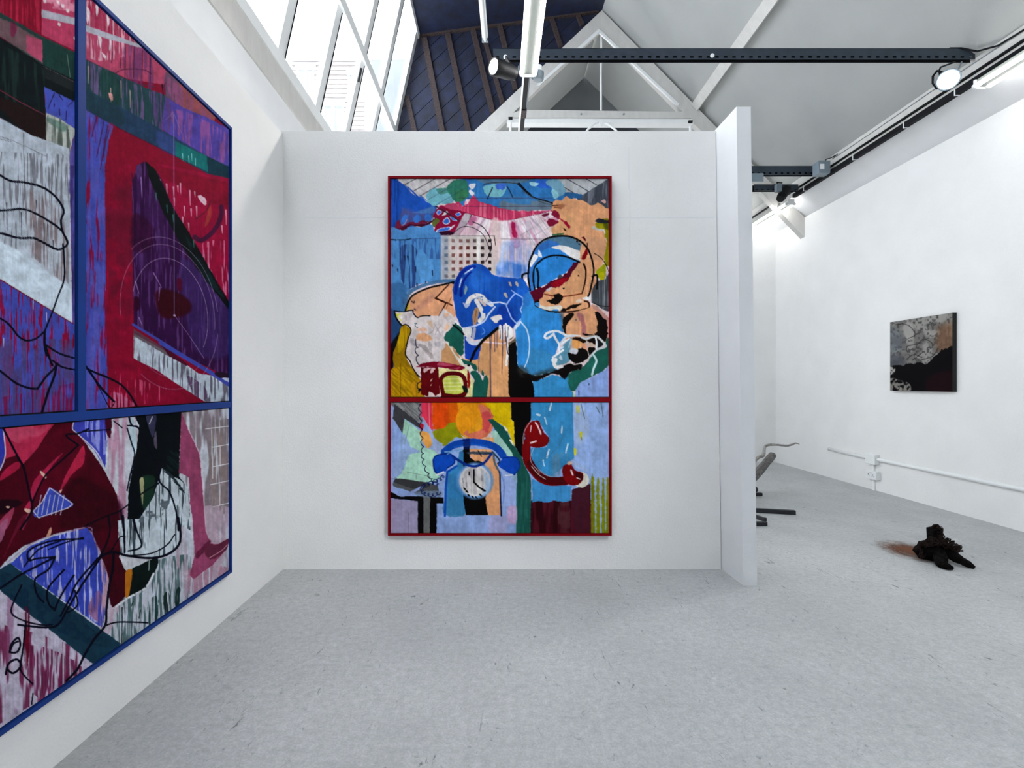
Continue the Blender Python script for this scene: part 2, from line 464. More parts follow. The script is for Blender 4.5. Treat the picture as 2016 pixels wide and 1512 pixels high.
MB().tube([on_y(1148, 268, TY - .1), on_y(1158, 254, TY - .1), on_y(1172, 243, TY - .1), on_y(1183, 240, TY - .1), on_y(1196, 244, TY - .1), on_y(1211, 255, TY - .1), on_y(1222, 268, TY - .1)], 0.016, 8).build('curved_bracket', M['white'], ts)
MB().prism([on_y(x, y, TY - 0.12) for x, y in ((1179, 238), (1187, 238), (1186, 246), (1182, 249))], (0, 0.03, 0)).build('bracket_nut', M['white'], ts)
for px in (1144, 1228):
    MB().lathe(on_y(px, 225, TY - 0.10), (0, -1, 0), [(0, 0.014), (0.012, 0.014), (0.016, 0.008)], 8).build('bolt_head', M['grey'], ts)
for px, y0 in ((1005, 233), (1359, 240)):
    h = MB().bar(on_y(px - 4, y0, TY - .12), on_y(px + 4, y0, TY - .12), 0.03, 0.03)
    h.bar(on_y(px, y0, TY - .12), on_y(px, y0 + 10, TY - .12), 0.02, 0.02).build('black_hook', M['black'], ts)
    MB().tube([on_y(px, y0 + 9, TY - .12), on_y(px, 285, TY - .12)], 0.018, 8).build('drop_rod', M['white'], ts)

pu = MB()
px_, pd_ = 2.955, RS - 2.955
pu.bar((px_, YN, EYE + pd_ - 0.066), (px_, TY - 0.06, EYE + pd_ - 0.066), 0.13, 0.09, up=(1, 0, 1)).build('beam_tmp', M['timber'])
pl = bpy.data.objects['beam_tmp']; pl.name = 'purlin'
tag(pl, 'white painted purlin running up the right hand ceiling slope', 'beam')
eb = thing('eaves_beam', (EX, 2, EYE + 2.7), 'long white eaves beam under the right ceiling slope', 'beam')
MB().box(EX - 0.03, EX + 0.05, YN, YF, EYE + 2.70, EYE + ED + 0.02).build('beam_body', M['timber'], eb)

rl = thing('cable_rail', (EX - 0.05, 2, EYE + 2.72), 'black twin rail fixed along the white eaves beam', 'rail')
MB().box(EX - 0.075, EX - 0.03, YN, 6.75, EYE + 2.66, EYE + 2.712).build('lower_channel', M['rail'], rl)
MB().box(EX - 0.055, EX - 0.03, YN, 7.9, EYE + 2.764, EYE + 2.780).build('upper_channel', M['rail'], rl)
for yy in (6.5, 5.6, 4.9, 4.35, 3.4):
    MB().box(EX - 0.08, EX - 0.031, yy - 0.005, yy + 0.005, EYE + 2.655, EYE + 2.72).build('rail_clip', M['white'], rl)
wire = MB().tube([(EX - 0.034, y, EYE + 2.862 + 0.006 * math.sin(y * 3.1)) for y in np.linspace(6.0, 3.4, 24)], 0.004, 6)
tag(wire.build('cable', M['grey']), 'thin grey cable clipped along the top of the eaves beam', 'cable')

# centre rail above the back wall
cr = thing('cable_rail', (0.27, 5, EYE + 2.75), 'black rail with white conduit running back from the central tube light', 'rail')
CX = 0.258
MB().box(CX - 0.018, CX + 0.022, 2.2, TY - 0.1, EYE + 2.74, EYE + 2.79).build('channel', M['rail'], cr)
MB().box(CX - 0.036, CX - 0.022, 2.2, TY - 0.1, EYE + 2.735, EYE + 2.765).build('conduit', M['white'], cr)
MB().box(CX + 0.022, CX + 0.036, 2.2, 4.9, EYE + 2.76, EYE + 2.79).build('edge_strip', M['grey'], cr)
MB().box(CX - 0.022, CX + 0.030, 4.72, 4.86, EYE + 2.732, EYE + 2.792).build('joint_box', M['batten'], cr)

def slotted_beam(name, x0, x1, y, z0, z1, label, hole=0.075, depth=0.05):
    t = thing(name, ((x0 + x1) / 2, y, z0), label, 'beam', 'slotted steel beams between the rails')
    MB().box(x0, x1, y, y + 0.004, (z0 + z1) / 2, z1).box(x0, x1, y, y + depth, z1 - 0.004, z1).build('upper_web', M['steel'], t)
    b = MB(); n = int((x1 - x0) / hole)
    zc0 = z0 + (z1 - z0) * 0.12; zc1 = z0 + (z1 - z0) * 0.30; zm = (z0 + z1) / 2 - 0.001; yy = y - 0.004
    for i in range(n):
        a = x0 + (x1 - x0) * i / n; e = x0 + (x1 - x0) * (i + 1) / n; h0 = a + (e - a) * 0.28; h1 = a + (e - a) * 0.72
        for (p, q, r, s_) in ((a, e, z0, zc0), (a, e, zc1, zm), (a, h0, zc0, zc1), (h1, e, zc0, zc1)):
            b.box(p, q, yy, yy + 0.004, r, s_)
    b.build('slotted_flange', M['steel'], t)
    MB().box(x0, x1, y + 0.04, y + 0.044, z0, z1 - 0.005).build('back_web', M['rail'], t)
    return t
BYm = 4.2
beam = slotted_beam('slotted_beam', on_y(971, 0, BYm).x, 4.24, BYm, EYE + 2.885, EYE + 2.985, 'longest dark slotted steel beam crossing under the ceiling')
MB().lathe(on_y(1402, 110, BYm - 0.005), (0, -1, 0), [(0, 0.018), (0.008, 0.018), (0.012, 0.01)], 12).build('white_cap', M['white'], beam)
b2 = slotted_beam('slotted_beam', 2.2, 4.2, 6.15, EYE + 2.72, EYE + 2.84, 'upper of two short slotted beams behind the narrow return wall')
MB().box(2.5, 3.45, 6.13, 6.14, EYE + 2.63, EYE + 2.735).build('splice_plate', M['grey'], b2)
slotted_beam('slotted_beam', 3.85 - 0.27, 4.2, 6.6, EYE + 2.70, EYE + 2.79, 'lower and shorter of two slotted beams behind the narrow return wall')

# ------------------------------------------------------------------ lights
def twin_tube(x, y0, y1, z, label, tilt=0.0, lit=True):
    t = thing('tube_light', (x, (y0 + y1) / 2, z), label, 'light', 'twin fluorescent tube lights on the rails')
    MB().box(x - 0.034, x + 0.034, y0, y1, z - 0.012, z + 0.05).build('batten_body', M['spine'], t)
    for s in (-1, 1):
        tb = MB().tube([(x + s * 0.056, y0 + 0.02, z - 0.012), (x + s * 0.056, y1 - 0.02, z - 0.012)], 0.019, 12).build('tube', M['tube'], t, smooth=True)
        for ye_ in (y0 + 0.012, y1 - 0.012):
            MB().lathe((x + s * 0.056, ye_ - 0.012, z - 0.012), (0, 1, 0), [(0, 0.015), (0.003, 0.021), (0.021, 0.021), (0.024, 0.015)], 12).build('end_cap', M['white'], tb)
    for ye_ in (y0, y1):
        MB().box(x - 0.05, x + 0.05, ye_ - 0.008, ye_ + 0.008, z - 0.028, z + 0.05).build('lamp_holder', M['white'], t)
    return t
LZ = EYE + 2.682
t1_ = twin_tube(0.262, 2.55, 4.08, LZ, 'bright twin tube light in the middle, hung above the red framed painting')
MB().box(0.262 - 0.02, 0.262 + 0.02, 3.82, 3.92, LZ - 0.002, LZ).build('rating_label', M['grey'], t1_)
RLX = EX - 0.10
twin_tube(RLX + 0.02, 2.6, 4.12, EYE + 2.60, 'bright twin tube light cut by the right edge of the picture')
twin_tube(RLX + 0.02, 6.78, 8.3, EYE + 2.60, 'twin tube light half hidden behind the narrow return wall')
for x, y, q in ((0.262, 0.9, 'above'), (0.262, -0.75, 'just behind'), (0.262, -2.4, 'well behind')):  # unseen tubes added overhead and behind to brighten the back wall
    twin_tube(x, y, y + 1.53, LZ, 'unseen twin tube light added %s the viewer in line with the centre rail' % q)
for y in ():
    twin_tube(RLX + 0.02, y, y + 1.53, EYE + 2.60, 'twin tube light on the right rail behind the viewer, ' + ('nearer' if y > 0 else 'farther') + ' one')
# unlit single tube under the dark roof
ut = thing('tube_light', (-0.14, 4.4, EYE + 3.95), 'unlit slim white tube light under the dark roof', 'light')
ua = on_y(955, 72, 5.6); ub = on_y(945, -60, 4.75); ub.z = ua.z
MB().bar(ua, ub, 0.07, 0.05).build('batten_body', M['white'], ut)
MB().tube([ua + Vector((0.0, 0, -0.045)), ub + Vector((0, 0, -0.045))], 0.019, 10).build('tube', M['white'], ut, smooth=True)
MB().bar(ua + Vector((0, 0.02, -0.01)), ua + Vector((0, -0.01, -0.01)), 0.075, 0.10).build('end_cap', M['grey'], ut)
for p in (ua + Vector((0, -0.1, 0.02)), ub + Vector((0, 0.1, 0.02))):
    MB().tube([p, Vector((p.x, p.y, EYE + 5.25))], 0.006, 6).build('hanger', M['rail'], ut)

# black spot at the left end of the long beam
sp = thing('spot_lamp', on_y(990, 130, 4.1), 'black spot lamp with lit lens at the left end of the long slotted beam', 'light')
o0 = on_y(1004, 142, 4.05); o1 = on_y(972, 131, 3.93)
dr = (o1 - o0).normalized(); Ls = (o1 - o0).length
lb0 = MB().lathe(o0, dr, [(-0.07, 0.02), (-0.05, 0.05), (0.0, 0.062), (Ls * 0.6, 0.066), (Ls * 0.98, 0.072), (Ls, 0.066)], 20).build('lamp_body', M['black'], sp, smooth=True)
MB().lathe(o1, dr, [(0.001, 0.056), (0.006, 0.05), (0.010, 0.02)], 20).build('lens', M['warm'], lb0)
MB().torus(o1, dr, 0.064, 0.008, 20, 6).build('rim', M['black'], lb0)
br = MB(); pc = on_y(995, 112, 4.15)
br.bar(pc, o0 + Vector((0.0, -0.06, 0.02)), 0.012, 0.03).bar(pc, o0 + Vector((0.03, 0.05, 0.03)), 0.012, 0.03)
br.build('bracket', M['black'], sp)
MB().lathe(on_y(995, 113, 4.14), (0, -1, 0), [(0, 0.018), (0.01, 0.018), (0.014, 0.01)], 12).build('bolt', M['white'], sp)
MB().tube([o0 + Vector((0.02, 0.05, -0.03)), on_y(1012, 158, 4.1), on_y(1019, 146, 4.12), on_y(1021, 130, 4.15)], 0.005, 6).build('lead', M['grey'], sp)
def spot(name, loc, dirv, power, size, blend, parent, col=(1, .96, .9), rad=0.05):
    ld = bpy.data.lights.new(name, 'SPOT'); ld.energy = power; ld.spot_size = size; ld.spot_blend = blend; ld.color = col; ld.shadow_soft_size = rad
    o = bpy.data.objects.new(name, ld); COL.objects.link(o)
    o.location = loc; o.rotation_euler = Vector(dirv).to_track_quat('-Z', 'Y').to_euler()
    o.parent = parent; o.matrix_parent_inverse = Matrix_inv(parent)
    return o
spot('lamp_glow', o1 + dr * 0.03, dr + Vector((0, -0.5, -0.9)), 40, 1.8, 0.8, sp)

# grey sensor beside the centre tube
ps = thing('motion_sensor', on_y(1056, 146, 4.05), 'small grey round motion sensor beside the central tube light', 'sensor')
sc = on_y(1060, 150, 4.14)
MB().lathe(sc, (0, 0, 1), [(-0.034, 0.030), (-0.03, 0.046), (0.028, 0.048), (0.03, 0.044)], 20).build('sensor_body', M['grey'], ps, smooth=False)
MB().lathe(sc + Vector((0, 0, 0.031)), (0, 0, 1), [(0, 0.042), (0.05, 0.034), (0.055, 0.03)], 18).build('sensor_dome', M['white'], ps)
MB().bar(sc + Vector((-0.04, 0.03, 0)), sc + Vector((-0.055, 0.05, 0.05)), 0.025, 0.025).build('arm', M['grey'], ps)

# flood lamps
def flood(f1, fd, anchor, label, power, size=2.4, blend=0.7):
    fl = thing('flood_lamp', f1, label, 'light', 'round flood lamps on the slotted beams')
    fd = Vector(fd).normalized()
    lb = MB().lathe(f1 - fd * 0.11, fd, [(0, 0.04), (0.03, 0.066), (0.09, 0.074), (0.11, 0.077), (0.114, 0.07)], 24).build('lamp_body', M['grey'], fl)
    MB().lathe(f1, fd, [(0.004, 0.068), (0.014, 0.058), (0.02, 0.02)], 24).build('lens', M['lens'], lb)
    MB().torus(f1, fd, 0.073, 0.008, 24, 6).build('rim', M['grey'], lb)
    fb = f1 - fd * 0.09
    MB().tube([fb + Vector((-0.05, 0, 0.06)), fb + Vector((-0.10, 0, 0.075)), fb + Vector((-0.135, 0, 0.03)), fb + Vector((-0.135, 0, -0.03)), fb + Vector((-0.10, 0, -0.075)), fb + Vector((-0.04, 0, -0.06))], 0.009, 8).build('lead', M['rail'], fl, smooth=True)
    MB().tube([fb + Vector((-0.07, 0, 0.0)), fb + Vector((-0.08, 0, 0.08)), fb + Vector((-0.05, 0.02, 0.12)), anchor], 0.007, 6).build('bracket', M['rail'], fl)
    MB().tube([fb + Vector((0.06, 0, 0.03)), anchor + Vector((0.06, 0, 0))], 0.006, 6).build('bracket', M['grey'], fl)
    spot('lamp_glow', f1 + fd * 0.03, fd, power, size, blend, fl, (0.97, 0.98, 1.0), 0.16)
flood(on_y(1867, 157, 3.98), (-0.62, -0.62, -0.40), on_y(1880, 122, 4.19), 'glaring round flood lamp with looped lead at the right end of the long beam', 110)
BB = slotted_beam('slotted_beam', 0.0, 4.24, -0.9, EYE + 2.885, EYE + 2.985, 'slotted steel beam added behind the viewer to carry two unseen flood lamps')  # added out of view, only to hold the two fill floods
fa = Vector((2.2, -0.86, EYE + 2.7))
flood(fa, Vector((-0.75, BY, 0.55)) - fa, Vector((2.15, -0.89, EYE + 2.885)), 'unseen flood lamp added behind the viewer to brighten the back wall around the red framed painting', 340, 0.76, 1.0)  # added fill light for the lower back wall
fa = Vector((3.2, -0.86, EYE + 2.7))
flood(fa, Vector((LX, 1.9, 0.9)) - fa, Vector((3.15, -0.89, EYE + 2.885)), 'unseen flood lamp added behind the viewer to brighten the blue framed painting', 190, 0.85, 1.0)  # added fill light for the left wall
MB().tube([(4.03, 4.215, EYE + 2.995), (4.12, 4.20, EYE + 2.985), (4.20, 4.14, EYE + 2.915), (4.235, 4.0, EYE + 2.865), (4.243, 3.8, EYE + 2.855), (4.243, 2.2, EYE + 2.86)], 0.008, 6).build('cable', M['rail'])
tag(bpy.data.objects['cable.001'], 'dark cable leaving the right end of the long beam', 'cable')

# junction box and small black spot further along the right rail
jb = thing('junction_box', on_y(1617, 331, 6.05), 'grey square junction box with white sticker where the upper short beam meets the rail', 'box')
q = on_y(1617, 334, 6.0)
jbb = MB().box(q.x - 0.075, q.x + 0.075, q.y - 0.06, q.y + 0.06, q.z - 0.07, q.z + 0.09).build('box_body', M['grey'], jb, bevel=0.006)
MB().box(q.x - 0.055, q.x - 0.005, q.y - 0.063, q.y - 0.06, q.z - 0.02, q.z + 0.045).build('sticker', M['white'], jbb)
MB().tube([q + Vector((0.05, 0, 0.09)), q + Vector((0.06, 0, 0.13)), q + Vector((0.12, 0.0, 0.15)), q + Vector((0.17, -0.15, 0.16))], 0.006, 6).build('lead', M['rail'], jb)
s2 = thing('spot_lamp', on_y(1536, 385, 6.6), 'small black spot lamp under the lower short beam by the far tube light', 'light')
e0 = on_y(1548, 372, 6.6); e1 = on_y(1530, 402, 6.5)
MB().lathe(e0, e1 - e0, [(-0.05, 0.03), (0.0, 0.06), (0.16, 0.062), (0.22, 0.05)], 16).build('lamp_body', M['black'], s2)
MB().bar(e0 + Vector((0, 0, 0.09)), e0, 0.09, 0.09).build('bracket', M['black'], s2)
MB().box(e0.x - 0.19, e0.x - 0.12, 6.5, 6.56, e0.z - 0.07, e0.z + 0.03).build('connector', M['grey'], s2)
MB().tube([e0 + Vector((-0.15, -0.05, 0.03)), e0 + Vector((-0.16, -0.05, 0.07)), e0 + Vector((-0.06, 0, 0.085))], 0.008, 6).build('lead', M['rail'], s2)

# ------------------------------------------------------------------ right wall: conduit and socket
WX = RX
cd = thing('wall_conduit', on_x(1722, 905, WX), 'white plastic conduit running along the right wall with junction box', 'conduit')
a = on_x(1634, 883, WX); 
zc = on_x(1800, 921, WX).z
zc2 = on_x(1636, 884, WX).z
yb_ = on_x(1722, 905, WX).y
MB().tube([(WX - 0.016, a.y, zc2), (WX - 0.016, yb_, (zc + zc2) / 2), (WX - 0.016, 3.0, zc)], 0.022, 12).build('pipe', M['white'], cd, smooth=True)
zb = (zc + zc2) / 2
MB().box(WX - 0.06, WX, yb_ - 0.075, yb_ + 0.075, zb - 0.065, zb + 0.06).build('junction_cover', M['white'], cd, bevel=0.006)
sk = on_x(1723, 935, WX)
MB().box(WX - 0.028, WX, sk.y - 0.012, sk.y + 0.016, sk.z + 0.04, zb - 0.06).build('drop_trunking', M['white'], cd)
MB().box(WX - 0.024, WX, sk.y - 0.008, sk.y + 0.016, 0.0, sk.z - 0.05).build('drop_trunking', M['white'], cd)
so = thing('wall_socket', sk, 'white double wall socket below the conduit on the right wall', 'socket')
MB().box(WX - 0.05, WX, sk.y - 0.085, sk.y + 0.085, sk.z - 0.05, sk.z + 0.05).build('back_box', M['white'], so, bevel=0.006)
fp = MB().box(WX - 0.056, WX - 0.05, sk.y - 0.08, sk.y + 0.08, sk.z - 0.047, sk.z + 0.047).build('face_plate', M['white'], so)
for s in (-1, 1):
    for dy, dz, w, h in ((0, 0.005, 0.004, 0.012), (-0.011, -0.012, 0.008, 0.004), (0.011, -0.012, 0.008, 0.004)):
        yy = sk.y + s * 0.036 + dy
        MB().box(WX - 0.0575, WX - 0.0555, yy - w / 2 - .002, yy + w / 2 + .002, sk.z + dz - h / 2, sk.z + dz + h / 2).build('pin_hole', M['black'], fp)
    MB().box(WX - 0.062, WX - 0.056, sk.y + s * 0.014 - 0.006, sk.y + s * 0.014 + 0.006, sk.z + 0.018, sk.z + 0.038).build('switch', M['white'], fp)

# ------------------------------------------------------------------ floor pieces in the right hand room
def rough_tube(pts, rs, seed, n=12, amp=0.15, sub=5):
    rnd = random.Random(seed)
    P = [Vector(p) for p in pts]; out = []; rr = []
    for i in range(len(P) - 1):
        for k in range(sub):
            t = k / sub
            p0 = P[max(i - 1, 0)]; p1 = P[i]; p2 = P[i + 1]; p3 = P[min(i + 2, len(P) - 1)]
            out.append(0.5 * ((2 * p1) + (p2 - p0) * t + (2 * p0 - 5 * p1 + 4 * p2 - p3) * t * t + (3 * p1 - p0 - 3 * p2 + p3) * t ** 3))
            rr.append((rs[i] * (1 - t) + rs[i + 1] * t))
    out.append(P[-1]); rr.append(rs[-1])
    b = MB().tube(out, rr, n)
    b.v = [tuple(Vector(v) + Vector((rnd.uniform(-1, 1), rnd.uniform(-1, 1), rnd.uniform(-1, 1))) * amp * rr[min(i // n, len(rr) - 1)]) for i, v in enumerate(b.v)]
    b.v = [(x, y, max(z, 0.001)) for x, y, z in b.v]
    return b

st = thing('charred_stump', on_z(1838, 1108, 0), 'small black charred stump wrapped in rusty chain, lying on the grey floor', 'sculpture')
S = lambda px, py, h: on_z(px, py + h * 0, 0) + Vector((0, 0, h))
bc = on_z(1836, 1100, 0)
# lumpy body
body = MB(); nu, nv = 20, 12; rnd = random.Random(3)
for j in range(nv + 1):
    ph = math.pi * j / nv
    for i in range(nu):
        th = 2 * math.pi * i / nu
        r = 1 + rnd.uniform(-0.13, 0.13) + 0.12 * math.sin(3 * th)
        body.v.append((bc.x - 0.02 + 0.10 * r * math.sin(ph) * math.cos(th) + 0.015, bc.y + 0.085 * r * math.sin(ph) * math.sin(th), max(0.0, 0.05 + 0.075 * r * math.cos(ph))))
for j in range(nv):
    for i in range(nu):
        a = j * nu + i; b = j * nu + (i + 1) % nu
        body.f.append((a, a + nu, b + nu, b))
body.build('stump_body', M['char'], st)
rough_tube([bc + Vector((-0.08, -0.01, 0.06)), bc + Vector((-0.02, -0.08, 0.05)), on_z(1850, 1116, 0) + Vector((0, 0, 0.032)), on_z(1863, 1121, 0) + Vector((0, 0, 0.024)), on_z(1876, 1123, 0) + Vector((0, 0, 0.014))], [0.046, 0.044, 0.032, 0.024, 0.012], 5).build('root_prong', M['char'], st)
rough_tube([bc + Vector((-0.01, 0.0, 0.10)), bc + Vector((0.06, -0.01, 0.09)), on_z(1880, 1110, 0) + Vector((0, 0, 0.05)), on_z(1902, 1117, 0) + Vector((0, 0, 0.032)), on_z(1919, 1121, 0) + Vector((0, 0, 0.012))], [0.05, 0.046, 0.034, 0.026, 0.010], 6).build('root_prong', M['char'], st)
kb = on_y(1838, 1066, bc.y); kt = on_y(1838, 1041, bc.y)
blk = MB()
hw0, hw1 = 0.026, 0.030
zt_, zb_ = kt.z + 0.003, 0.10
vv = [(kb.x - hw0, bc.y - hw0, zb_), (kb.x + hw0, bc.y - hw0, zb_), (kb.x + hw0, bc.y + hw0, zb_), (kb.x - hw0, bc.y + hw0, zb_),
      (kt.x - hw1, bc.y - hw1, zt_ - .006), (kt.x + hw1, bc.y - hw1, zt_ + 0.006), (kt.x + hw1, bc.y + hw1, zt_ + .012), (kt.x - hw1, bc.y + hw1, zt_)]
blk.add(vv, [(0, 3, 2, 1), (4, 5, 6, 7), (0, 1, 5, 4), (1, 2, 6, 5), (2, 3, 7, 6), (3, 0, 4, 7)]).build('upright_block', M['char'], st, bevel=0.004)
ch = MB(); rnd = random.Random(11)
def chain_path(pts, n, amp):
    for i in range(n):
        t = i / (n - 1) * (len(pts) - 1); k = min(int(t), len(pts) - 2); f = t - k
        p = Vector(pts[k]).lerp(Vector(pts[k + 1]), f) + Vector((rnd.uniform(-amp, amp), rnd.uniform(-amp, amp), rnd.uniform(-amp, amp)))
        p.z = max(p.z, 0.006)
        ch.torus(p, (rnd.uniform(-1, 1), rnd.uniform(-1, 1), rnd.uniform(-1, 1)), 0.0125, 0.0034, 9, 4, 1.35)
chain_path([bc + Vector((-0.11, -0.05, 0.03)), bc + Vector((-0.12, -0.02, 0.09)), bc + Vector((-0.08, -0.05, 0.13)), bc + Vector((-0.03, -0.07, 0.14)), bc + Vector((0.03, -0.08, 0.12)), bc + Vector((0.08, -0.09, 0.10))], 60, 0.016)
chain_path([bc + Vector((-0.10, 0.0, 0.12)), bc + Vector((-0.04, -0.03, 0.15)), bc + Vector((0.02, -0.06, 0.15)), bc + Vector((0.09, -0.04, 0.14)), bc + Vector((0.12, -0.05, 0.10)), bc + Vector((0.15, -0.05, 0.09))], 60, 0.015)
chain_path([kt + Vector((-0.005, -0.01, 0.016)), kt + Vector((0.02, -0.01, 0.018)), kt + Vector((0.042, 0.0, 0.004)), kt + Vector((0.05, 0.0, -0.04)), kt + Vector((0.048, -0.01, -0.08)), kt + Vector((0.04, -0.03, -0.1))], 34, 0.007)
chain_path([kt + Vector((0.018, -0.034, 0.012)), kt + Vector((0.018, -0.036, -0.05)), kt + Vector((0.0, -0.045, -0.09))], 22, 0.009)
ch.build('chain', M['rustchain'], st)['kind'] = 'stuff'

# rust powder beside the stump
rm = bpy.data.materials.new('rust_powder'); rm.use_nodes = True
nt = rm.node_tree; b = nt.nodes['Principled BSDF']; b.inputs['Roughness'].default_value = 0.95
tc = nt.nodes.new('ShaderNodeTexCoord')
ln = nt.nodes.new('ShaderNodeVectorMath'); ln.operation = 'LENGTH'
nz = nt.nodes.new('ShaderNodeTexNoise'); nz.inputs['Scale'].default_value = 14; nz.inputs['Detail'].default_value = 8; nz.inputs['Roughness'].default_value = 0.75
n2 = nt.nodes.new('ShaderNodeTexNoise'); n2.inputs['Scale'].default_value = 2.5
ad = nt.nodes.new('ShaderNodeMath'); ad.operation = 'MULTIPLY_ADD'; ad.inputs[1].default_value = 0.9
ad2 = nt.nodes.new('ShaderNodeMath'); ad2.operation = 'MULTIPLY_ADD'; ad2.inputs[1].default_value = 0.7
mr = nt.nodes.new('ShaderNodeMapRange'); mr.inputs[1].default_value = 1.80; mr.inputs[2].default_value = 1.10; mr.inputs[3].default_value = 0.0; mr.inputs[4].default_value = 0.95
mpz = nt.nodes.new('ShaderNodeMapping'); mpz.inputs['Scale'].default_value = (1, 1, 0)
nt.links.new(tc.outputs['Object'], mpz.inputs[0]); nt.links.new(mpz.outputs[0], ln.inputs[0]); nt.links.new(tc.outputs['Object'], nz.inputs['Vector']); nt.links.new(tc.outputs['Object'], n2.inputs['Vector'])
nt.links.new(nz.outputs['Fac'], ad.inputs[0]); nt.links.new(ln.outputs['Value'], ad.inputs[2])
nt.links.new(n2.outputs['Fac'], ad2.inputs[0]); nt.links.new(ad.outputs[0], ad2.inputs[2])
nt.links.new(ad2.outputs[0], mr.inputs[0])
rp = nt.nodes.new('ShaderNodeValToRGB'); rp.color_ramp.elements[0].color = (*lin((82, 42, 22)), 1); rp.color_ramp.elements[1].color = (*lin((120, 72, 42)), 1)
nt.links.new(nz.outputs['Fac'], rp.inputs['Fac']); nt.links.new(rp.outputs[0], b.inputs['Base Color'])
nt.links.new(mr.outputs[0], b.inputs['Alpha'])
rc = on_z(1799, 1086, 0)
dk = MB(); dk.v.append((0, 0, 1.0))
for r, h in ((0.5, 0.7), (1.0, 0.0)):
    for i in range(32):
        t = 2 * math.pi * i / 32; dk.v.append((r * math.cos(t), r * math.sin(t), h))
for i in range(32):
    j = (i + 1) % 32
    dk.f += [(0, 1 + i, 1 + j), (1 + i, 33 + i, 33 + j, 1 + j)]
po = dk.build('rust_powder', rm)
po.location = (rc.x + 0.0, rc.y + 0.01, 0.0006); po.scale = (0.25, 0.27, 0.003); po.rotation_euler = (0, 0, -0.25)
tag(po, 'orange brown rust powder spilled on the floor beside the charred stump', 'powder', kind='stuff')

# branches and bars half hidden behind the return wall
BYY = 5.6
def at(px, py, Y=BYY): return on_y(px, py, Y)
lg = thing('cut_log', at(1452, 975), 'thick grey cut log leaning out from behind the narrow return wall', 'log')
rough_tube([on_y(1445, 985, 5.25), on_y(1470, 955, 5.4), on_y(1496, 926, 5.55), on_y(1521, 896, 5.7)], [0.05, 0.048, 0.047, 0.043], 8, 14, 0.06, 6).build('log_body', M['bark2'], lg)
e = on_y(1521, 896, 5.7); d_ = (on_y(1521, 896, 5.7) - on_y(1496, 926, 5.55)).normalized()
MB().lathe(e, d_, [(-0.002, 0.040), (0.004, 0.038)], 14).build('cut_face', M['bark'], lg)
dw = thing('driftwood_branch', at(1455, 960), 'thin pale crooked branch reaching out past the narrow return wall', 'branch')
rough_tube([on_y(1455, 995, 5.02), on_y(1472, 940, 5.3), on_y(1488, 905, 5.5), on_y(1502, 897, 5.55), on_y(1505, 884, 5.6), on_y(1510, 876.5, 5.6), on_y(1528, 875.5, 5.6), on_y(1548, 877.5, 5.6), on_y(1560, 875, 5.6), on_y(1566, 872.5, 5.6), on_y(1574, 874.5, 5.6)],
           [0.026, 0.023, 0.018, 0.02, 0.015, 0.015, 0.012, 0.012, 0.011, 0.009, 0.003], 9, 10, 0.12, 5).build('branch_stem', M['bark'], dw)
def floor_bar(label, a, b, w, h):
    a = Vector(a); b = Vector(b); a.z = b.z = h / 2 + 0.0005
    o = MB().bar(a, b, w, h).build('steel_bar', M['blackbar'], bevel=0.002)
    tag(o, label, 'bar', 'black bars on the floor behind the return wall')
floor_bar('longest black bar on the floor, beside the narrow return wall', on_z(1572, 1014, 0) + Vector((-0.02, 0.02, 0)), on_z(1440, 1006, 0), 0.04, 0.04)
floor_bar('short black bar end furthest back beside the narrow return wall', on_z(1501.5, 977, 0) + Vector((0, .02, 0)), on_z(1440, 976, 0), 0.04, 0.035)
floor_bar('nearest black bar end, flat on the floor at the narrow return wall', on_z(1511, 1036, 0) + Vector((0, .02, 0)), on_z(1430, 1036, 0), 0.04, 0.035)
floor_bar('slanting black bar end just behind the nearest bar', on_z(1513, 1029, 0) + Vector((-.01, .03, 0)), on_z(1450, 1008, 0), 0.03, 0.035)
hk = thing('black_weight', on_z(1487, 968, 0), 'rounded black lump on the floor by the furthest bar', 'weight')
bq = on_z(1486, 968, 0)
MB().lathe(bq, (0, 0, 1), [(0, 0.022), (0.012, 0.034), (0.035, 0.036), (0.055, 0.026), (0.064, 0.008)], 16).build('weight_body', M['blackbar'], hk, smooth=True)
MB().torus(bq + Vector((0, 0, 0.066)), (0, 1, 0), 0.010, 0.003, 10, 5).build('eye_ring', M['blackbar'], hk)

# ------------------------------------------------------------------ paint engine: artwork drawn as shapes and brush strokes
def hash2(ix, iy, seed):
    h = (ix.astype(np.int64) * 374761393 + iy.astype(np.int64) * 668265263 + seed * 974711) & 0x7fffffff
    h = ((h ^ (h >> 13)) * 1274126177) & 0x7fffffff
    return ((h ^ (h >> 16)) & 0xffff).astype(np.float32) / 65535.0
def vnoise(x, y, seed):
    x0 = np.floor(x); y0 = np.floor(y); fx = x - x0; fy = y - y0
    fx = fx * fx * (3 - 2 * fx); fy = fy * fy * (3 - 2 * fy)
    a = hash2(x0, y0, seed); b = hash2(x0 + 1, y0, seed); c = hash2(x0, y0 + 1, seed); d = hash2(x0 + 1, y0 + 1, seed)
    return (a * (1 - fx) + b * fx) * (1 - fy) + (c * (1 - fx) + d * fx) * fy
def fbm(x, y, seed, o=3):
    s = 0; a = 1; t = 0
    for i in range(o):
        s = s + a * vnoise(x * 2 ** i, y * 2 ** i, seed + i * 17); t += a; a *= 0.55
    return (s / t).astype(np.float32)
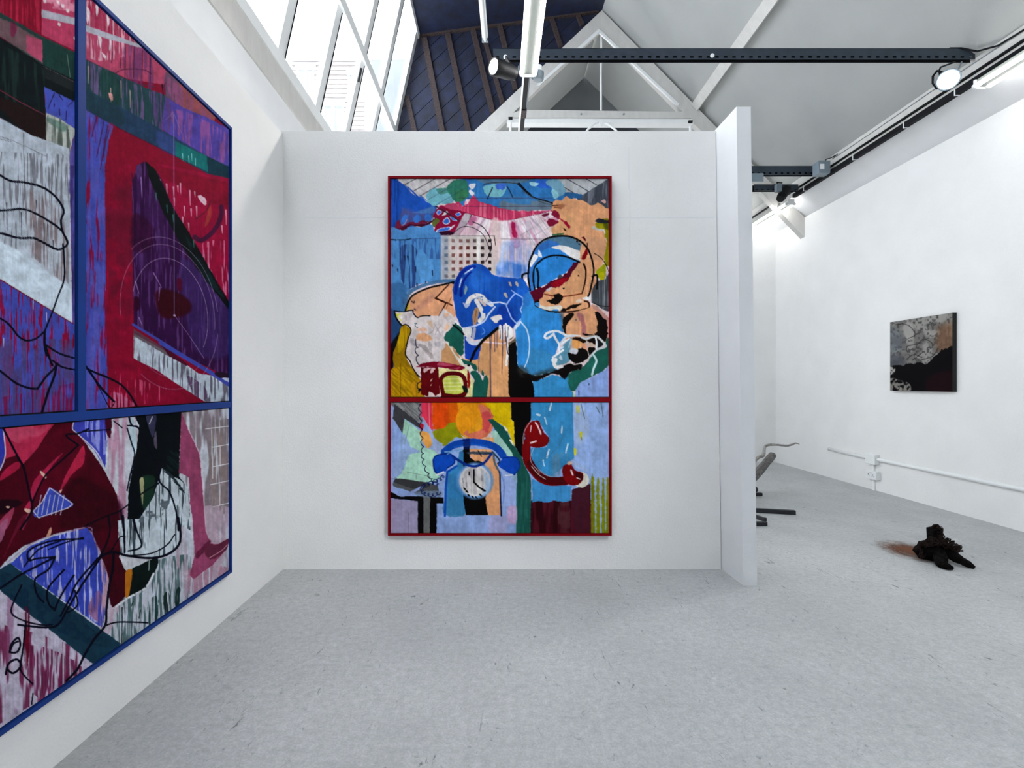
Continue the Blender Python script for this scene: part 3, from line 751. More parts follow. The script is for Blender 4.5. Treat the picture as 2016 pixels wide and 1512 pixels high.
def catmull(pts, closed, n=5):
    P = np.array(pts, dtype=np.float32); m = len(P)
    if m < 3: return P
    out = []
    for i in range(m if closed else m - 1):
        if closed: p0, p1, p2, p3 = P[(i - 1) % m], P[i], P[(i + 1) % m], P[(i + 2) % m]
        else: p0, p1, p2, p3 = P[max(i - 1, 0)], P[i], P[i + 1], P[min(i + 2, m - 1)]
        for k in range(n):
            t = k / n
            out.append(0.5 * ((2 * p1) + (p2 - p0) * t + (2 * p0 - 5 * p1 + 4 * p2 - p3) * t * t + (3 * p1 - p0 - 3 * p2 + p3) * t ** 3))
    if not closed: out.append(P[-1])
    return np.array(out, dtype=np.float32)

ZONES = {'D1': (760, 340, .11177), 'D2': (980, 340, .11177), 'D3': (760, 500, .11177), 'D4': (980, 500, .11177), 'D5': (760, 630, .11177), 'D6': (980, 630, .11177),
         'CA': (750, 335, .23313), 'CB': (750, 560, .23313), 'CC': (750, 780, .23313),
         'L1': (0, 0, .2381), 'L2': (0, 340, .2381), 'L3': (0, 680, .2381), 'L4': (0, 1020, .2381), 'R': (1480, 560, .26587), 'P': (0, 0, 1.0)}
def Z(z, *pts):
    x0, y0, s = ZONES[z]
    return [(x0 + p[0] * s, y0 + p[1] * s) for p in pts]

class Canvas:
    def __init__(s, PX, PY, base):
        s.X = PX.astype(np.float32); s.Y = PY.astype(np.float32)
        s.H, s.W = PX.shape
        s.c = np.empty((s.H, s.W, 3), np.float32); s.c[:] = base
        x, y = s.X, s.Y
        s.nf = fbm(x / 4.5, y / 4.5, 3, 2) - 0.5
        s.nc = fbm(x / 16, y / 16, 7, 3) - 0.5
        s.n = {'v': fbm(x / 3.2, y / 42, 21, 2), 'w': fbm(x / 7, y / 70, 31, 2), 'h': fbm(x / 40, y / 3.2, 41, 2), 'c': s.nc + 0.5, 'f': s.nf + 0.5,
               'd': fbm((x + y) / 26, (x - y) / 3.2, 51, 2), 'b': fbm(x / 30, y / 30, 61, 3)}
        s.cx = s.X.mean(0); 
    def box(s, x0, y0, x1, y1):
        cs = np.nonzero((s.X.max(0) >= x0) & (s.X.min(0) <= x1))[0]
        if len(cs) == 0: return None
        c0, c1 = cs[0], cs[-1] + 1
        rs = np.nonzero((s.Y[:, c0:c1].max(1) >= y0) & (s.Y[:, c0:c1].min(1) <= y1))[0]
        if len(rs) == 0: return None
        return slice(rs[0], rs[-1] + 1), slice(c0, c1)
    def blend(s, sl, a, col, tone):
        col = np.array(col, np.float32)
        t = 1 + tone * (s.nc[sl] * 0.65 + (s.n['v'][sl] - 0.5) * 0.22)[..., None]
        s.c[sl] += (col * t - s.c[sl]) * a[..., None]
    def streak(s, sl, a, st):
        key, th, so = st
        n = s.n[key][sl]
        return a * np.clip((n - th) / so + 0.5, 0, 1)
    def poly(s, pts, col, a=1.0, soft=1.0, wob=1.0, smooth=True, st=None, tone=0.18, wc=0.0):
        P = catmull(pts, True, 4) if smooth else np.array(pts, np.float32)
        pad = soft * 2 + wob * 2 + wc * 2 + 2
        bx = s.box(P[:, 0].min() - pad, P[:, 1].min() - pad, P[:, 0].max() + pad, P[:, 1].max() + pad)
        if bx is None: return
        x = s.X[bx]; y = s.Y[bx]
        d2 = np.full(x.shape, 1e12, np.float32); ins = np.zeros(x.shape, bool)
        for i in range(len(P)):
            ax, ay = P[i]; bx_, by = P[(i + 1) % len(P)]
            ex, ey = bx_ - ax, by - ay
            l2 = ex * ex + ey * ey
            if l2 < 1e-9: continue
            wx = x - ax; wy = y - ay
            t = np.clip((wx * ex + wy * ey) / l2, 0, 1)
            np.minimum(d2, (wx - t * ex) ** 2 + (wy - t * ey) ** 2, out=d2)
            if (ay > by) or (ay < by):
                cr = (ay > y) != (by > y)
                ins ^= cr & (x < ex * (y - ay) / ey + ax)
        sd = np.sqrt(d2); sd[ins] *= -1
        sd += s.nf[bx] * wob * 2 + s.nc[bx] * wc * 2
        al = np.clip(0.5 - sd / soft, 0, 1) * a
        if st: al = s.streak(bx, al, st)
        s.blend(bx, al, col, tone)
    def line(s, pts, w, col, a=1.0, soft=0.9, smooth=True, st=None, taper=0.0, wob=0.25):
        P = catmull(pts, False, 5) if smooth else np.array(pts, np.float32)
        pad = w + soft + 2
        bx = s.box(P[:, 0].min() - pad, P[:, 1].min() - pad, P[:, 0].max() + pad, P[:, 1].max() + pad)
        if bx is None: return
        r0, c0 = bx[0].start, bx[1].start
        sd = np.full((bx[0].stop - r0, bx[1].stop - c0), 1e6, np.float32)
        n = len(P) - 1
        for i in range(n):
            ax, ay = P[i]; b_x, by = P[i + 1]; ex, ey = b_x - ax, by - ay; l2 = ex * ex + ey * ey
            if l2 < 1e-9: continue
            q = s.box(min(ax, b_x) - pad, min(ay, by) - pad, max(ax, b_x) + pad, max(ay, by) + pad)
            if q is None: continue
            q = (slice(max(q[0].start, r0), min(q[0].stop, bx[0].stop)), slice(max(q[1].start, c0), min(q[1].stop, bx[1].stop)))
            if q[0].start >= q[0].stop or q[1].start >= q[1].stop: continue
            x = s.X[q] - ax; y = s.Y[q] - ay
            t = np.clip((x * ex + y * ey) / l2, 0, 1)
            ww = w / 2
            if taper: ww = w / 2 * (1 - taper * ((i + t) / n))
            d = np.sqrt((x - t * ex) ** 2 + (y - t * ey) ** 2) - ww
            v = sd[q[0].start - r0:q[0].stop - r0, q[1].start - c0:q[1].stop - c0]
            np.minimum(v, d, out=v)
        sd += s.nf[bx] * wob * 2
        al = np.clip(0.5 - sd / soft, 0, 1) * a
        if st: al = s.streak(bx, al, st)
        s.blend(bx, al, col, 0.08)
    def disc(s, c, r, col, **k):
        s.poly([(c[0] + r * math.cos(t), c[1] + r * math.sin(t)) for t in np.linspace(0, 2 * math.pi, 17)[:-1]], col, **k)

def paint_mat():
    m = bpy.data.materials.new('painted_canvas'); m.use_nodes = True
    nt = m.node_tree; b = nt.nodes['Principled BSDF']
    b.inputs['Roughness'].default_value = 0.75; b.inputs['Specular IOR Level'].default_value = 0.06
    at_ = nt.nodes.new('ShaderNodeAttribute'); at_.attribute_name = 'paint'
    nt.links.new(at_.outputs['Color'], b.inputs['Base Color'])
    tc = nt.nodes.new('ShaderNodeTexCoord'); nz = nt.nodes.new('ShaderNodeTexNoise'); nz.inputs['Scale'].default_value = 220; nz.inputs['Detail'].default_value = 3
    nt.links.new(tc.outputs['Object'], nz.inputs['Vector'])
    bp = nt.nodes.new('ShaderNodeBump'); bp.inputs['Strength'].default_value = 0.10; bp.inputs['Distance'].default_value = 0.004
    nt.links.new(nz.outputs['Fac'], bp.inputs['Height']); nt.links.new(bp.outputs[0], b.inputs['Normal'])
    return m
M['paint'] = paint_mat()

def grid_mesh(name, P, cv, parent, gain=1.0, power=1.2):
    """P (H, W, 3) vertex positions, cv canvas with sRGB colours 0-255; one picture surface"""
    H, W = P.shape[:2]
    me = bpy.data.meshes.new(name)
    me.vertices.add(H * W); me.vertices.foreach_set('co', P.reshape(-1).astype(np.float32))
    r, c = np.meshgrid(np.arange(H - 1), np.arange(W - 1), indexing='ij')
    a = (r * W + c).reshape(-1)
    loops = np.stack([a, a + W, a + W + 1, a + 1], 1).reshape(-1).astype(np.int32)
    nf = len(a)
    me.loops.add(nf * 4); me.loops.foreach_set('vertex_index', loops)
    me.polygons.add(nf); me.polygons.foreach_set('loop_start', np.arange(0, nf * 4, 4, dtype=np.int32))
    me.update(calc_edges=True)
    v = np.clip(cv.c / 255.0, 0.006, 1.0)
    if hasattr(cv, 'n'):
        tx = 1 + 0.09 * cv.nf + 0.07 * (cv.n['v'] - 0.5) + 0.09 * cv.nc + 0.05 * (cv.n['d'] - 0.5)
        v = np.clip(v * tx[..., None], 0.006, 1.0)
    l = np.where(v <= 0.04045, v / 12.92, ((v + 0.055) / 1.055) ** 2.4)
    l = gain * l ** power
    col = np.ones((H * W, 4), np.float32); col[:, :3] = np.clip(l, 0, 0.85).reshape(-1, 3)
    at_ = me.attributes.new('paint', 'FLOAT_COLOR', 'POINT'); at_.data.foreach_set('color', col.reshape(-1))
    me.materials.append(M['paint'])
    o = bpy.data.objects.new(name, me); COL.objects.link(o)
    o.parent = parent; o.matrix_parent_inverse = Matrix_inv(parent)
    return o

K = (14, 10, 12); NAVY = (16, 16, 42)

# ------------------------------------------------------------------ the red framed painting on the back wall
CYF = BY - 0.050; CYC = BY - 0.042
ca = thing('framed_painting', (on_y(984, 0, BY).x, BY, 0.9), 'tall two panel painting in red frame with telephone, helmet and dog, on the back wall', 'painting')
def rail_y(x0, y0, x1, y1, m='red'):
    a = on_y(x0, y1, CYF); b = on_y(x1, y0, CYF)
    MB().box(a.x, b.x, CYF, BY - 0.001, a.z, b.z).build('frame_rail', M[m], ca)
fx0, fx1, fy0, fy1, fm = 763.5, 1204.5, 346.5, 1055, 787
for (a, b) in ((fy0, fm), (fm, fy1)):
    rail_y(fx0, a, fx0 + 4.4, b); rail_y(fx1 - 4.4, a, fx1, b)
    rail_y(fx0 + 4.4, a, fx1 - 4.4, a + 4.4); rail_y(fx0 + 4.4, b - 4.4, fx1 - 4.4, b)
    p = on_y(fx0 + 4, b - 4, CYC + 0.01); q = on_y(fx1 - 4, a + 4, CYC + 0.01)
    MB().box(p.x, q.x, CYC + 0.008, BY - 0.002, p.z, q.z).build('backing_board', M['gap'], ca)
def centre_canvas(y0, y1, base, step=1.1):
    x0, x1 = fx0 + 5.8, fx1 - 5.8
    W = int((x1 - x0) / step); H = int((y1 - y0) / step)
    px, py = np.meshgrid(np.linspace(x0, x1, W), np.linspace(y0, y1, H))
    P = np.stack([(px - VX) / F * CYC, np.full_like(px, CYC), EYE + (VY - py) / F * CYC], -1)
    return Canvas(px, py, base), P

def paint_upper(c):
    p, l = c.poly, c.line
    # walls and boarded ceiling
    p(Z('D1', (60, 60), (135, 90), (900, 590), (880, 680), (700, 920), (430, 960), (250, 1010), (60, 1010)), (40, 95, 184), smooth=False)
    p(Z('D1', (60, 60), (250, 200), (250, 1000), (60, 1000)), (30, 74, 150), st=('v', .52, .2))
    p(Z('D1', (125, 60), (1500, 60), (1500, 330), (905, 592)), (210, 208, 207), smooth=False, wob=.5)
    p(Z('D1', (330, 215), (1300, 60), (1100, 300), (900, 580)), (190, 184, 186), st=('d', .52, .25))
    for a, b in (((320, 215), (545, 98)), ((490, 320), (875, 98)), ((620, 398), (1140, 100)), ((740, 475), (1260, 180)), ((890, 562), (1400, 270))):
        l(Z('D1', a, b), 1.7, (86, 84, 90), smooth=False, a=.9)
    p(Z('D2', (860, 60), (1975, 60), (1975, 100), (1500, 395), (1380, 460), (1150, 430), (860, 330)), (184, 186, 188), smooth=False)
    p(Z('D2', (1965, 95), (1990, 95), (1990, 660), (1500, 580), (1390, 460), (1500, 390)), (80, 85, 95), smooth=False)
    p(Z('D2', (1965, 95), (1990, 95), (1990, 660), (1500, 580), (1390, 460), (1500, 390)), (116, 120, 128), st=('v', .58, .12), smooth=False)
    for a, b in (((880, 90), (1430, 410)), ((1190, 90), (1605, 332)), ((1535, 95), (1760, 225))):
        l(Z('D2', a, b), 1.5, (70, 74, 80), smooth=False)
    # broken blue ceiling
    p(Z('CA', (690, 150), (760, 60), (1250, 62), (1460, 62), (1500, 120), (1560, 190), (1640, 240), (1450, 300), (1380, 335), (1150, 345), (1010, 335), (920, 305), (840, 272), (740, 252), (690, 310), (650, 265)), (62, 128, 184), wob=2, wc=3)
    p(Z('CA', (820, 62), (1250, 62), (1180, 110), (900, 115)), (96, 128, 152), wob=2)
    p(Z('CA', (1040, 250), (1460, 270), (1440, 330), (1200, 350), (1030, 340)), (112, 130, 145), wc=3, soft=3)
    p(Z('CA', (1050, 210), (1250, 240), (1250, 290), (1060, 270)), (74, 132, 178), soft=3)
    p(Z('CA', (870, 135), (1045, 118), (1030, 215), (905, 218)), (132, 190, 200), wob=2, wc=2)
    p(Z('CA', (970, 120), (1050, 110), (1040, 160), (975, 155)), (78, 120, 205), wob=2)
    p(Z('CA', (1310, 90), (1400, 85), (1425, 150), (1330, 142)), (58, 110, 200), wob=2)
    p(Z('CA', (1395, 95), (1500, 80), (1560, 170), (1520, 210), (1455, 205), (1440, 150)), (128, 170, 190), wob=2.5, wc=3)
    p(Z('CA', (1440, 160), (1480, 170), (1500, 215), (1460, 240)), (150, 200, 210), wob=2)
    p(Z('CA', (1260, 105), (1330, 110), (1310, 135), (1270, 130)), (170, 210, 220), wob=2)
    p(Z('CA', (1560, 190), (1690, 205), (1690, 235), (1560, 250)), (52, 104, 150), wob=2)
    p(Z('CA', (660, 80), (750, 75), (740, 130), (690, 170)), (62, 120, 190), wob=2)
    p(Z('CA', (735, 125), (800, 108), (790, 145), (765, 165)), (226, 226, 230), wob=2)
    p(Z('CA', (740, 180), (760, 165), (790, 195), (770, 215)), (220, 222, 228), wob=2)
    p(Z('CA', (395, 190), (470, 148), (600, 195), (615, 265), (520, 285), (440, 305), (380, 245)), (124, 180, 192), wob=1.5, wc=2)
    p(Z('CA', (470, 160), (540, 150), (600, 180), (500, 205)), (92, 148, 140), wob=1.5)
    p(Z('CA', (570, 120), (640, 78), (720, 95), (742, 180), (735, 232), (640, 275), (590, 220), (560, 180)), (62, 130, 112), wob=2, wc=2)
    p(Z('CA', (640, 170), (735, 180), (730, 232), (650, 265)), (70, 132, 90), a=.7, wob=2)
    for a, b in (((740, 475), (1160, 240)), ((890, 562), (1400, 270))):
        l(Z('D1', a, b), 1.1, (60, 90, 100), smooth=False, a=.6)
    # pink band
    p(Z('CA', (470, 305), (560, 290), (655, 268), (690, 305), (735, 280), (782, 208), (820, 262), (930, 292), (1010, 325), (1150, 345), (1300, 345), (1450, 335), (1400, 355), (1010, 437), (770, 375), (600, 332)), (192, 66, 106), wob=1.5, smooth=False)
    p(Z('CA', (560, 320), (780, 240), (1000, 330), (1400, 348), (1010, 435), (760, 372)), (216, 112, 140), st=('v', .60, .12), smooth=False)
    for a, b in (((660, 236), (1440, 236)), ((700, 306), (1440, 306))):
        l(Z('CA', a, b), 1.0, (80, 50, 80), a=.75, smooth=False)
    l(Z('CA', (770, 376), (1010, 437), (1450, 345)), 1.4, (150, 40, 70), smooth=False)
    l(Z('CA', (1150, 112), (1200, 160), (1258, 212), (1320, 240), (1400, 262), (1465, 285)), 2.4, (28, 32, 42))
    l(Z('CA', (1165, 110), (1215, 165), (1265, 210)), 3.4, (24, 28, 38))
    l(Z('CA', (1200, 180), (1280, 230), (1380, 280), (1460, 290)), 2.0, (80, 92, 100), a=.7)
    l(Z('CA', (860, 128), (920, 108), (1040, 104), (1150, 112)), 1.8, (64, 78, 90))
    l(Z('CA', (898, 242), (920, 195), (942, 148)), 2.2, (44, 52, 66)); l(Z('CA', (1112, 228), (1090, 180), (1066, 138)), 2.0, (44, 52, 66))
    # pale rays
    for i, (x0, x1, xb0, xb1, col, a) in enumerate(((990, 1060, 960, 1040, (230, 216, 218), .9), (1060, 1100, 1040, 1090, (235, 226, 230), .9), (1140, 1200, 1170, 1260, (228, 200, 212), .8),
                                   (1200, 1260, 1270, 1330, (205, 196, 206), .8), (1260, 1330, 1340, 1400, (222, 214, 220), .7), (930, 990, 905, 965, (226, 202, 206), .9))):
        p(Z('CA', (x0, 425), (x1, 425), (xb1, 640), (xb0, 640)), col, a=a, soft=2, smooth=False)
    for i in range(26):
        t = i / 25; xa = 800 + t * 620; ya = 437 - abs(xa - 1010) * .245 + 6; xb = 1010 + (xa - 1010) * 1.75; yb = 600 + 40 * math.sin(i * 1.7)
        cc = ((236, 228, 232), (206, 150, 176), (226, 196, 208), (176, 150, 176), (238, 234, 238))[i % 5]
        p(Z('CA', (xa - 9, ya), (xa + 9, ya), (xb + 14, yb), (xb - 14, yb)), cc, a=.75, soft=2, smooth=False, st=('v', .38, .3))
    p(Z('CA', (1090, 445), (1140, 445), (1165, 560), (1178, 640), (1105, 640)), (208, 140, 170), a=.8, soft=2.5)
    p(Z('CA', (1098, 448), (1130, 448), (1142, 520), (1150, 560), (1115, 560)), (172, 28, 84), a=.95, wob=1.5, st=('v', .35, .3))
    for a, b in (((1195, 450), (1310, 650)), ((1260, 430), (1320, 560)), ((1300, 415), (1400, 560)), ((1345, 400), (1440, 545)), ((1180, 550), (1420, 400)), ((1280, 560), (1440, 470))):
        l(Z('CA', a, b), .9, (150, 126, 140), a=.5, smooth=False)
    l(Z('CA', (960, 580), (1430, 582)), 1.0, (90, 70, 80), a=.7, smooth=False)
    p(Z('CA', (980, 690), (1070, 600), (1200, 600), (1290, 720), (1250, 850), (960, 850)), (158, 178, 220), a=.8, soft=10, wc=5, st=('v', .42, .4))
    p(Z('CA', (1080, 640), (1190, 625), (1220, 760), (1080, 790)), (150, 152, 200), a=.6, soft=8, st=('v', .45, .4))
    p(Z('CA', (985, 640), (1075, 640), (1060, 780), (960, 830)), (196, 208, 232), a=.8, soft=5, st=('v', .4, .3))
    p(Z('CA', (960, 870), (1030, 770), (1210, 800), (1230, 900), (1080, 920), (960, 900)), (64, 124, 206), a=.9, soft=10, wc=7, st=('w', .35, .5))
    # left scribble
    p(Z('D1', (200, 990), (230, 820), (280, 620), (420, 640), (560, 690), (700, 640), (880, 640), (830, 800), (700, 900), (450, 930)), (100, 96, 140), a=.75, soft=7, wc=3)
    p(Z('D1', (430, 700), (560, 680), (700, 640), (830, 590), (850, 690), (660, 720)), (92, 142, 198), a=.8, soft=4, wc=3)
    p(Z('D1', (150, 960), (220, 830), (290, 930), (420, 870), (640, 850), (780, 840), (700, 905), (560, 950), (430, 930), (330, 1010), (230, 1010)), (120, 38, 70), wob=1.6, wc=2)
    p(Z('D1', (220, 980), (330, 940), (450, 905), (600, 910), (720, 890), (900, 790), (760, 910), (620, 955), (440, 935), (300, 1015)), (74, 18, 46), wob=1.5)
    for q in (((265, 840), (320, 745), (385, 760), (350, 870), (280, 925)), ((480, 800), (550, 735), (612, 790), (590, 862), (515, 888)), ((680, 770), (740, 705), (802, 765), (785, 850), (700, 855))):
        p(Z('D1', *q), (66, 122, 196), wob=.8)
    l(Z('D1', (275, 930), (330, 900), (365, 830)), 1.2, (190, 150, 170))
    p(Z('D1', (810, 890), (890, 800), (950, 790), (930, 870), (850, 955)), (108, 116, 56))
    p(Z('D1', (830, 770), (900, 640), (960, 590), (1200, 610), (1350, 680), (1500, 735), (1480, 800), (1300, 960), (1170, 1095), (900, 1105), (850, 1030), (870, 950), (950, 830)), (146, 16, 66), wob=1)
    p(Z('D1', (1000, 590), (1180, 545), (1350, 650), (1200, 660)), (196, 80, 116), wob=1)
    p(Z('D1', (850, 1040), (1000, 1030), (1160, 1040), (1190, 1095), (880, 1110)), (58, 6, 44))
    for q in (((890, 705), (935, 655), (985, 690), (920, 748)), ((1000, 862), (1080, 780), (1130, 865), (1060, 918)), ((880, 1035), (960, 978), (1145, 950), (1130, 1005), (1000, 1030), (920, 1048)), ((1220, 730), (1280, 695), (1325, 730), (1270, 768)), ((1120, 780), (1180, 790), (1260, 850), (1180, 845))):
        p(Z('D1', *q), (216, 214, 226)); cx = sum(v[0] for v in q) / len(q); cy = sum(v[1] for v in q) / len(q)
        p(Z('D1', *[(cx + (v[0] - cx) * .78, cy + (v[1] - cy) * .78) for v in q]), (66, 118, 204))
    p(Z('D1', (985, 750), (1060, 680), (1090, 700), (1010, 760)), (222, 216, 220)); p(Z('D1', (1145, 960), (1220, 910), (1160, 975)), (220, 214, 220))
    l(Z('D1', (870, 590), (980, 650), (1110, 730), (1200, 790), (1290, 850)), 2.2, (52, 46, 62))
    p(Z('D1', (1180, 1095), (1390, 715), (1500, 745), (1300, 1095)), (176, 162, 172), smooth=False, wob=1.2)
    p(Z('D1', (1330, 830), (1395, 718), (1495, 750), (1440, 860)), (196, 186, 192), a=.8)
    p(Z('D1', (1440, 900), (1520, 760), (1600, 790), (1520, 930)), (196, 104, 146), a=.85, soft=2)
    l(Z('D1', (1500, 740), (1440, 880), (1290, 1095)), 1.1, (90, 60, 70), a=.8)
    p(Z('D1', (1340, 960), (1600, 960), (1560, 1080), (1250, 1090)), (212, 172, 186), a=.5, soft=5)
    # light blue wall
    p(Z('D1', (60, 1000), (240, 1010), (330, 1010), (430, 950), (620, 960), (800, 910), (860, 1040), (970, 1110), (975, 1600), (60, 1600)), (92, 148, 200), wob=1.2)
    p(Z('D3', (60, -20), (975, -20), (980, 460), (720, 500), (450, 600), (330, 800), (300, 1010), (140, 1000), (270, 1270), (100, 1600), (60, 1600)), (90, 146, 196), wob=1.2)
    p(Z('D1', (60, 1180), (950, 1160), (960, 1520), (60, 1520)), (66, 106, 160), st=('v', .62, .12), smooth=False)
    p(Z('D3', (240, -100), (530, -100), (590, 520), (480, 590), (300, 560)), (52, 78, 130), st=('v', .50, .14))
    p(Z('D3', (60, 550), (360, 560), (330, 820), (300, 1010), (150, 1000), (60, 1020)), (70, 118, 164), a=.9, soft=4, wc=4)
    p(Z('D3', (60, 1000), (160, 1030), (270, 1270), (230, 1600), (60, 1600)), (48, 84, 126), soft=3)
    p(Z('D3', (530, 40), (600, -80), (680, -20), (820, 180), (830, 380), (640, 520), (590, 400), (530, 200)), (98, 156, 206), wob=1)
    for x, y, h in ((330, 40, 5), (520, 230, 7), (545, 520, 7), (700, 485, 3), (205, 270, 4), (110, 200, 2), (815, 300, 6), (380, 40, 4), (310, 850, 6)):
        l(Z('D3', (x, y), (x + 6, y + h * 14)), 3.0, (34, 48, 84), a=.9, taper=.6)
    l(Z('D1', (70, 1178), (180, 1185)), 2.6, (30, 40, 62)); l(Z('D1', (205, 1182), (330, 1182), (430, 1165)), 2.2, (34, 44, 66)); l(Z('D1', (430, 1165), (960, 1150)), 1.2, (60, 80, 120), a=.8)
    # lattice
    p(Z('P', (868, 463), (976, 463), (976, 551), (868, 551)), (200, 191, 188), smooth=False, wob=.6)
    p(Z('P', (868, 463), (882, 463), (882, 551), (868, 551)), (160, 170, 184), a=.7, smooth=False, soft=3)
    p(Z('P', (900, 490), (976, 463), (976, 520), (905, 551)), (214, 198, 194), a=.6, soft=8)
    p(Z('D1', (1840, 880), (2010, 860), (2013, 1512), (1900, 1512)), (228, 206, 202), a=.7, soft=3)
    cols = [(92, 108, 130), (130, 88, 84), (120, 66, 60), (106, 56, 48), (72, 46, 44), (56, 40, 42), (44, 30, 32)]
    for j, py in enumerate((474, 488, 502.6, 516, 529.6, 543.5)):
        for i, zx in enumerate((1060, 1185, 1318, 1444, 1565, 1698, 1828)):
            px = 760 + zx * .11177; h = 3.4
            cc = cols[i] if j < 5 else (110, 108, 116)
            if j == 0 and i < 6: cc = tuple(int(v * .6 + 66) for v in cc)
            p([(px - h, py - h), (px + h, py - h), (px + h, py + h), (px - h, py + h)], cc, smooth=False, wob=.5, a=.95 if i else .75)
    p(Z('D1', (1595, 1130), (1662, 1130), (1662, 1560), (1595, 1560)), (226, 222, 218), smooth=False, a=.9)
    l(Z('D1', (1170, 1090), (1290, 980), (1430, 945), (1600, 1000), (1730, 1120), (1800, 1290), (1838, 1400)), 1.4, (54, 48, 56))
    l(Z('D1', (1530, 865), (1700, 950), (1820, 1120), (1858, 1300), (1820, 1430), (1760, 1560)), 1.7, (44, 38, 44))
    l(Z('D1', (960, 1105), (1920, 1110)), .9, (110, 96, 100), a=.8, smooth=False); l(Z('D1', (1905, 1120), (1930, 1280)), 1.6, (60, 44, 44))
    # peach cloud on the right
    p(Z('D2', (960, 600), (975, 520), (1020, 475), (1130, 492), (1165, 440), (1205, 412), (1260, 450), (1310, 462), (1345, 438), (1400, 482), (1500, 488), (1560, 520), (1620, 572), (1700, 572), (1760, 528), (1830, 560), (1900, 620), (1990, 640), (1990, 832), (1880, 835), (1790, 815), (1720, 855), (1735, 960), (1860, 1005), (1900, 1160), (1925, 1250), (1890, 1512))
      + Z('D4', (1860, 120), (1840, 200), (1720, 330), (1740, 640), (1640, 700), (1500, 300)) + Z('D2', (1480, 1300), (1180, 1115), (970, 1080), (950, 985), (1060, 890), (1100, 800), (1000, 690), (950, 660)), (220, 166, 126), wob=.8, smooth=False)
    p(Z('D2', (960, 950), (1300, 700), (1350, 1000), (1150, 1110), (970, 1075)), (222, 172, 128), a=.8, soft=8)
    p(Z('D2', (1500, 1150), (1900, 1200), (1890, 1512), (1660, 1512)), (200, 156, 124), a=.7, soft=8)
    p(Z('D2', (970, 575), (1120, 555), (1190, 580), (1100, 640), (1000, 600)), (150, 92, 62), a=.6, soft=4, wc=2)
    l(Z('D2', (965, 580), (1060, 575)), 1.6, (96, 46, 26)); l(Z('D2', (1000, 610), (1120, 628)), 1.4, (110, 60, 36))
    p(Z('D2', (1740, 865), (1990, 855), (1990, 1580), (1870, 1580), (1925, 1220), (1890, 1130), (1880, 1000), (1740, 975)), (152, 146, 16), wob=1.2)
    p(Z('D2', (1860, 880), (1990, 870), (1990, 1010), (1890, 980)), (86, 92, 20), a=.8, soft=3)
    p(Z('D2', (1710, 858), (1800, 800), (1880, 838), (1990, 836), (1990, 888), (1800, 886)), (48, 50, 58), wob=1.2)
    p(Z('D2', (1640, 960), (1700, 935), (1760, 985), (1860, 1000), (1830, 1035), (1720, 1010)), (190, 186, 176), wob=1.5)
    p(Z('D2', (1820, 500), (1880, 470), (1910, 510), (1880, 540)), (222, 178, 172))
    p(Z('D4', (1720, 330), (1770, 260), (1870, 180), (1905, 250), (1880, 460), (1800, 455), (1770, 380)), (160, 166, 20), wob=1)
    p(Z('D4', (1780, 350), (1870, 320), (1880, 440), (1790, 450)), (186, 180, 14), wob=1)
    # crimson marks
    p(Z('D2', (945, 720), (990, 662), (1060, 690), (1100, 785), (1060, 822), (980, 765)), (140, 30, 62), wob=1.2)
    p(Z('D2', (868, 880), (910, 808), (1040, 832), (1062, 890), (920, 948)), (134, 26, 60), wob=1.4)
    p(Z('D2', (780, 742), (880, 708), (905, 740), (820, 776)), (120, 36, 66), wob=1.2)
    p(Z('D2', (940, 780), (1040, 800), (1050, 850), (960, 810)), (206, 150, 172), a=.8)
    l(Z('D2', (1085, 800), (1160, 855), (1200, 890)), 3.2, (176, 60, 76), wob=.8); l(Z('D2', (1190, 880), (1255, 952)), 6, (166, 22, 60), wob=.8)
    l(Z('D2', (1170, 990), (1190, 1015)), 3.4, (74, 40, 24)); l(Z('D2', (970, 1097), (1060, 1085), (1150, 1074)), 3.2, (70, 116, 78))
    # helmet
    p(Z('D2', (600, 1540), (700, 1300), (880, 1170), (1100, 1122), (1300, 1150), (1470, 1260), (1490, 1420), (1480, 1560), (1000, 1600)), (94, 128, 150), wob=.6)
    p(Z('D2', (580, 1540), (680, 1330), (830, 1210), (960, 1200), (1100, 1270), (920, 1340), (740, 1500)), (64, 122, 190), wob=1, soft=3)
    p(Z('D2', (640, 1540), (740, 1420), (880, 1330), (1060, 1320), (1240, 1430), (1240, 1560)), (60, 142, 212), wob=1)
    p(Z('D2', (940, 1318), (1080, 1272), (1240, 1300), (1490, 1400), (1485, 1560), (1300, 1500), (1100, 1360)), (226, 222, 220), wob=1.2, smooth=False)
    p(Z('D2', (1460, 1300), (1530, 1280), (1580, 1380), (1660, 1560), (1460, 1580)), (216, 168, 130))
    p(Z('D4', (540, 330), (590, 40), (720, -60), (720, 160), (660, 600), (560, 640)), (70, 132, 200), wob=.8)
    p(Z('D4', (565, 190), (615, 15), (710, 40), (650, 140), (595, 225)), (232, 232, 234), wob=.8); p(Z('D4', (715, -60), (740, -60), (780, 50), (715, 30)), (236, 236, 238), wob=1)
    p(Z('D4', (830, 640), (1000, 560), (1150, 500), (1290, 320), (1440, 140), (1500, 60), (1640, -20), (1690, 330), (1660, 600), (1600, 760), (1600, 960), (1300, 1015), (1000, 1005), (740, 960), (720, 800)), (220, 168, 128), smooth=False, wob=.6)
    p(Z('D4', (1150, 500), (1440, 260), (1520, 400), (1480, 660), (1200, 640)), (206, 158, 118), a=.7, soft=6)
    p(Z('D4', (650, 600), (640, 250), (720, 130), (800, 80), (950, 30), (1120, 28), (1270, 70), (1430, 140), (1330, 210), (1280, 260), (1200, 330), (1060, 410), (900, 510), (720, 600)), (58, 142, 208), smooth=False, wob=.6)
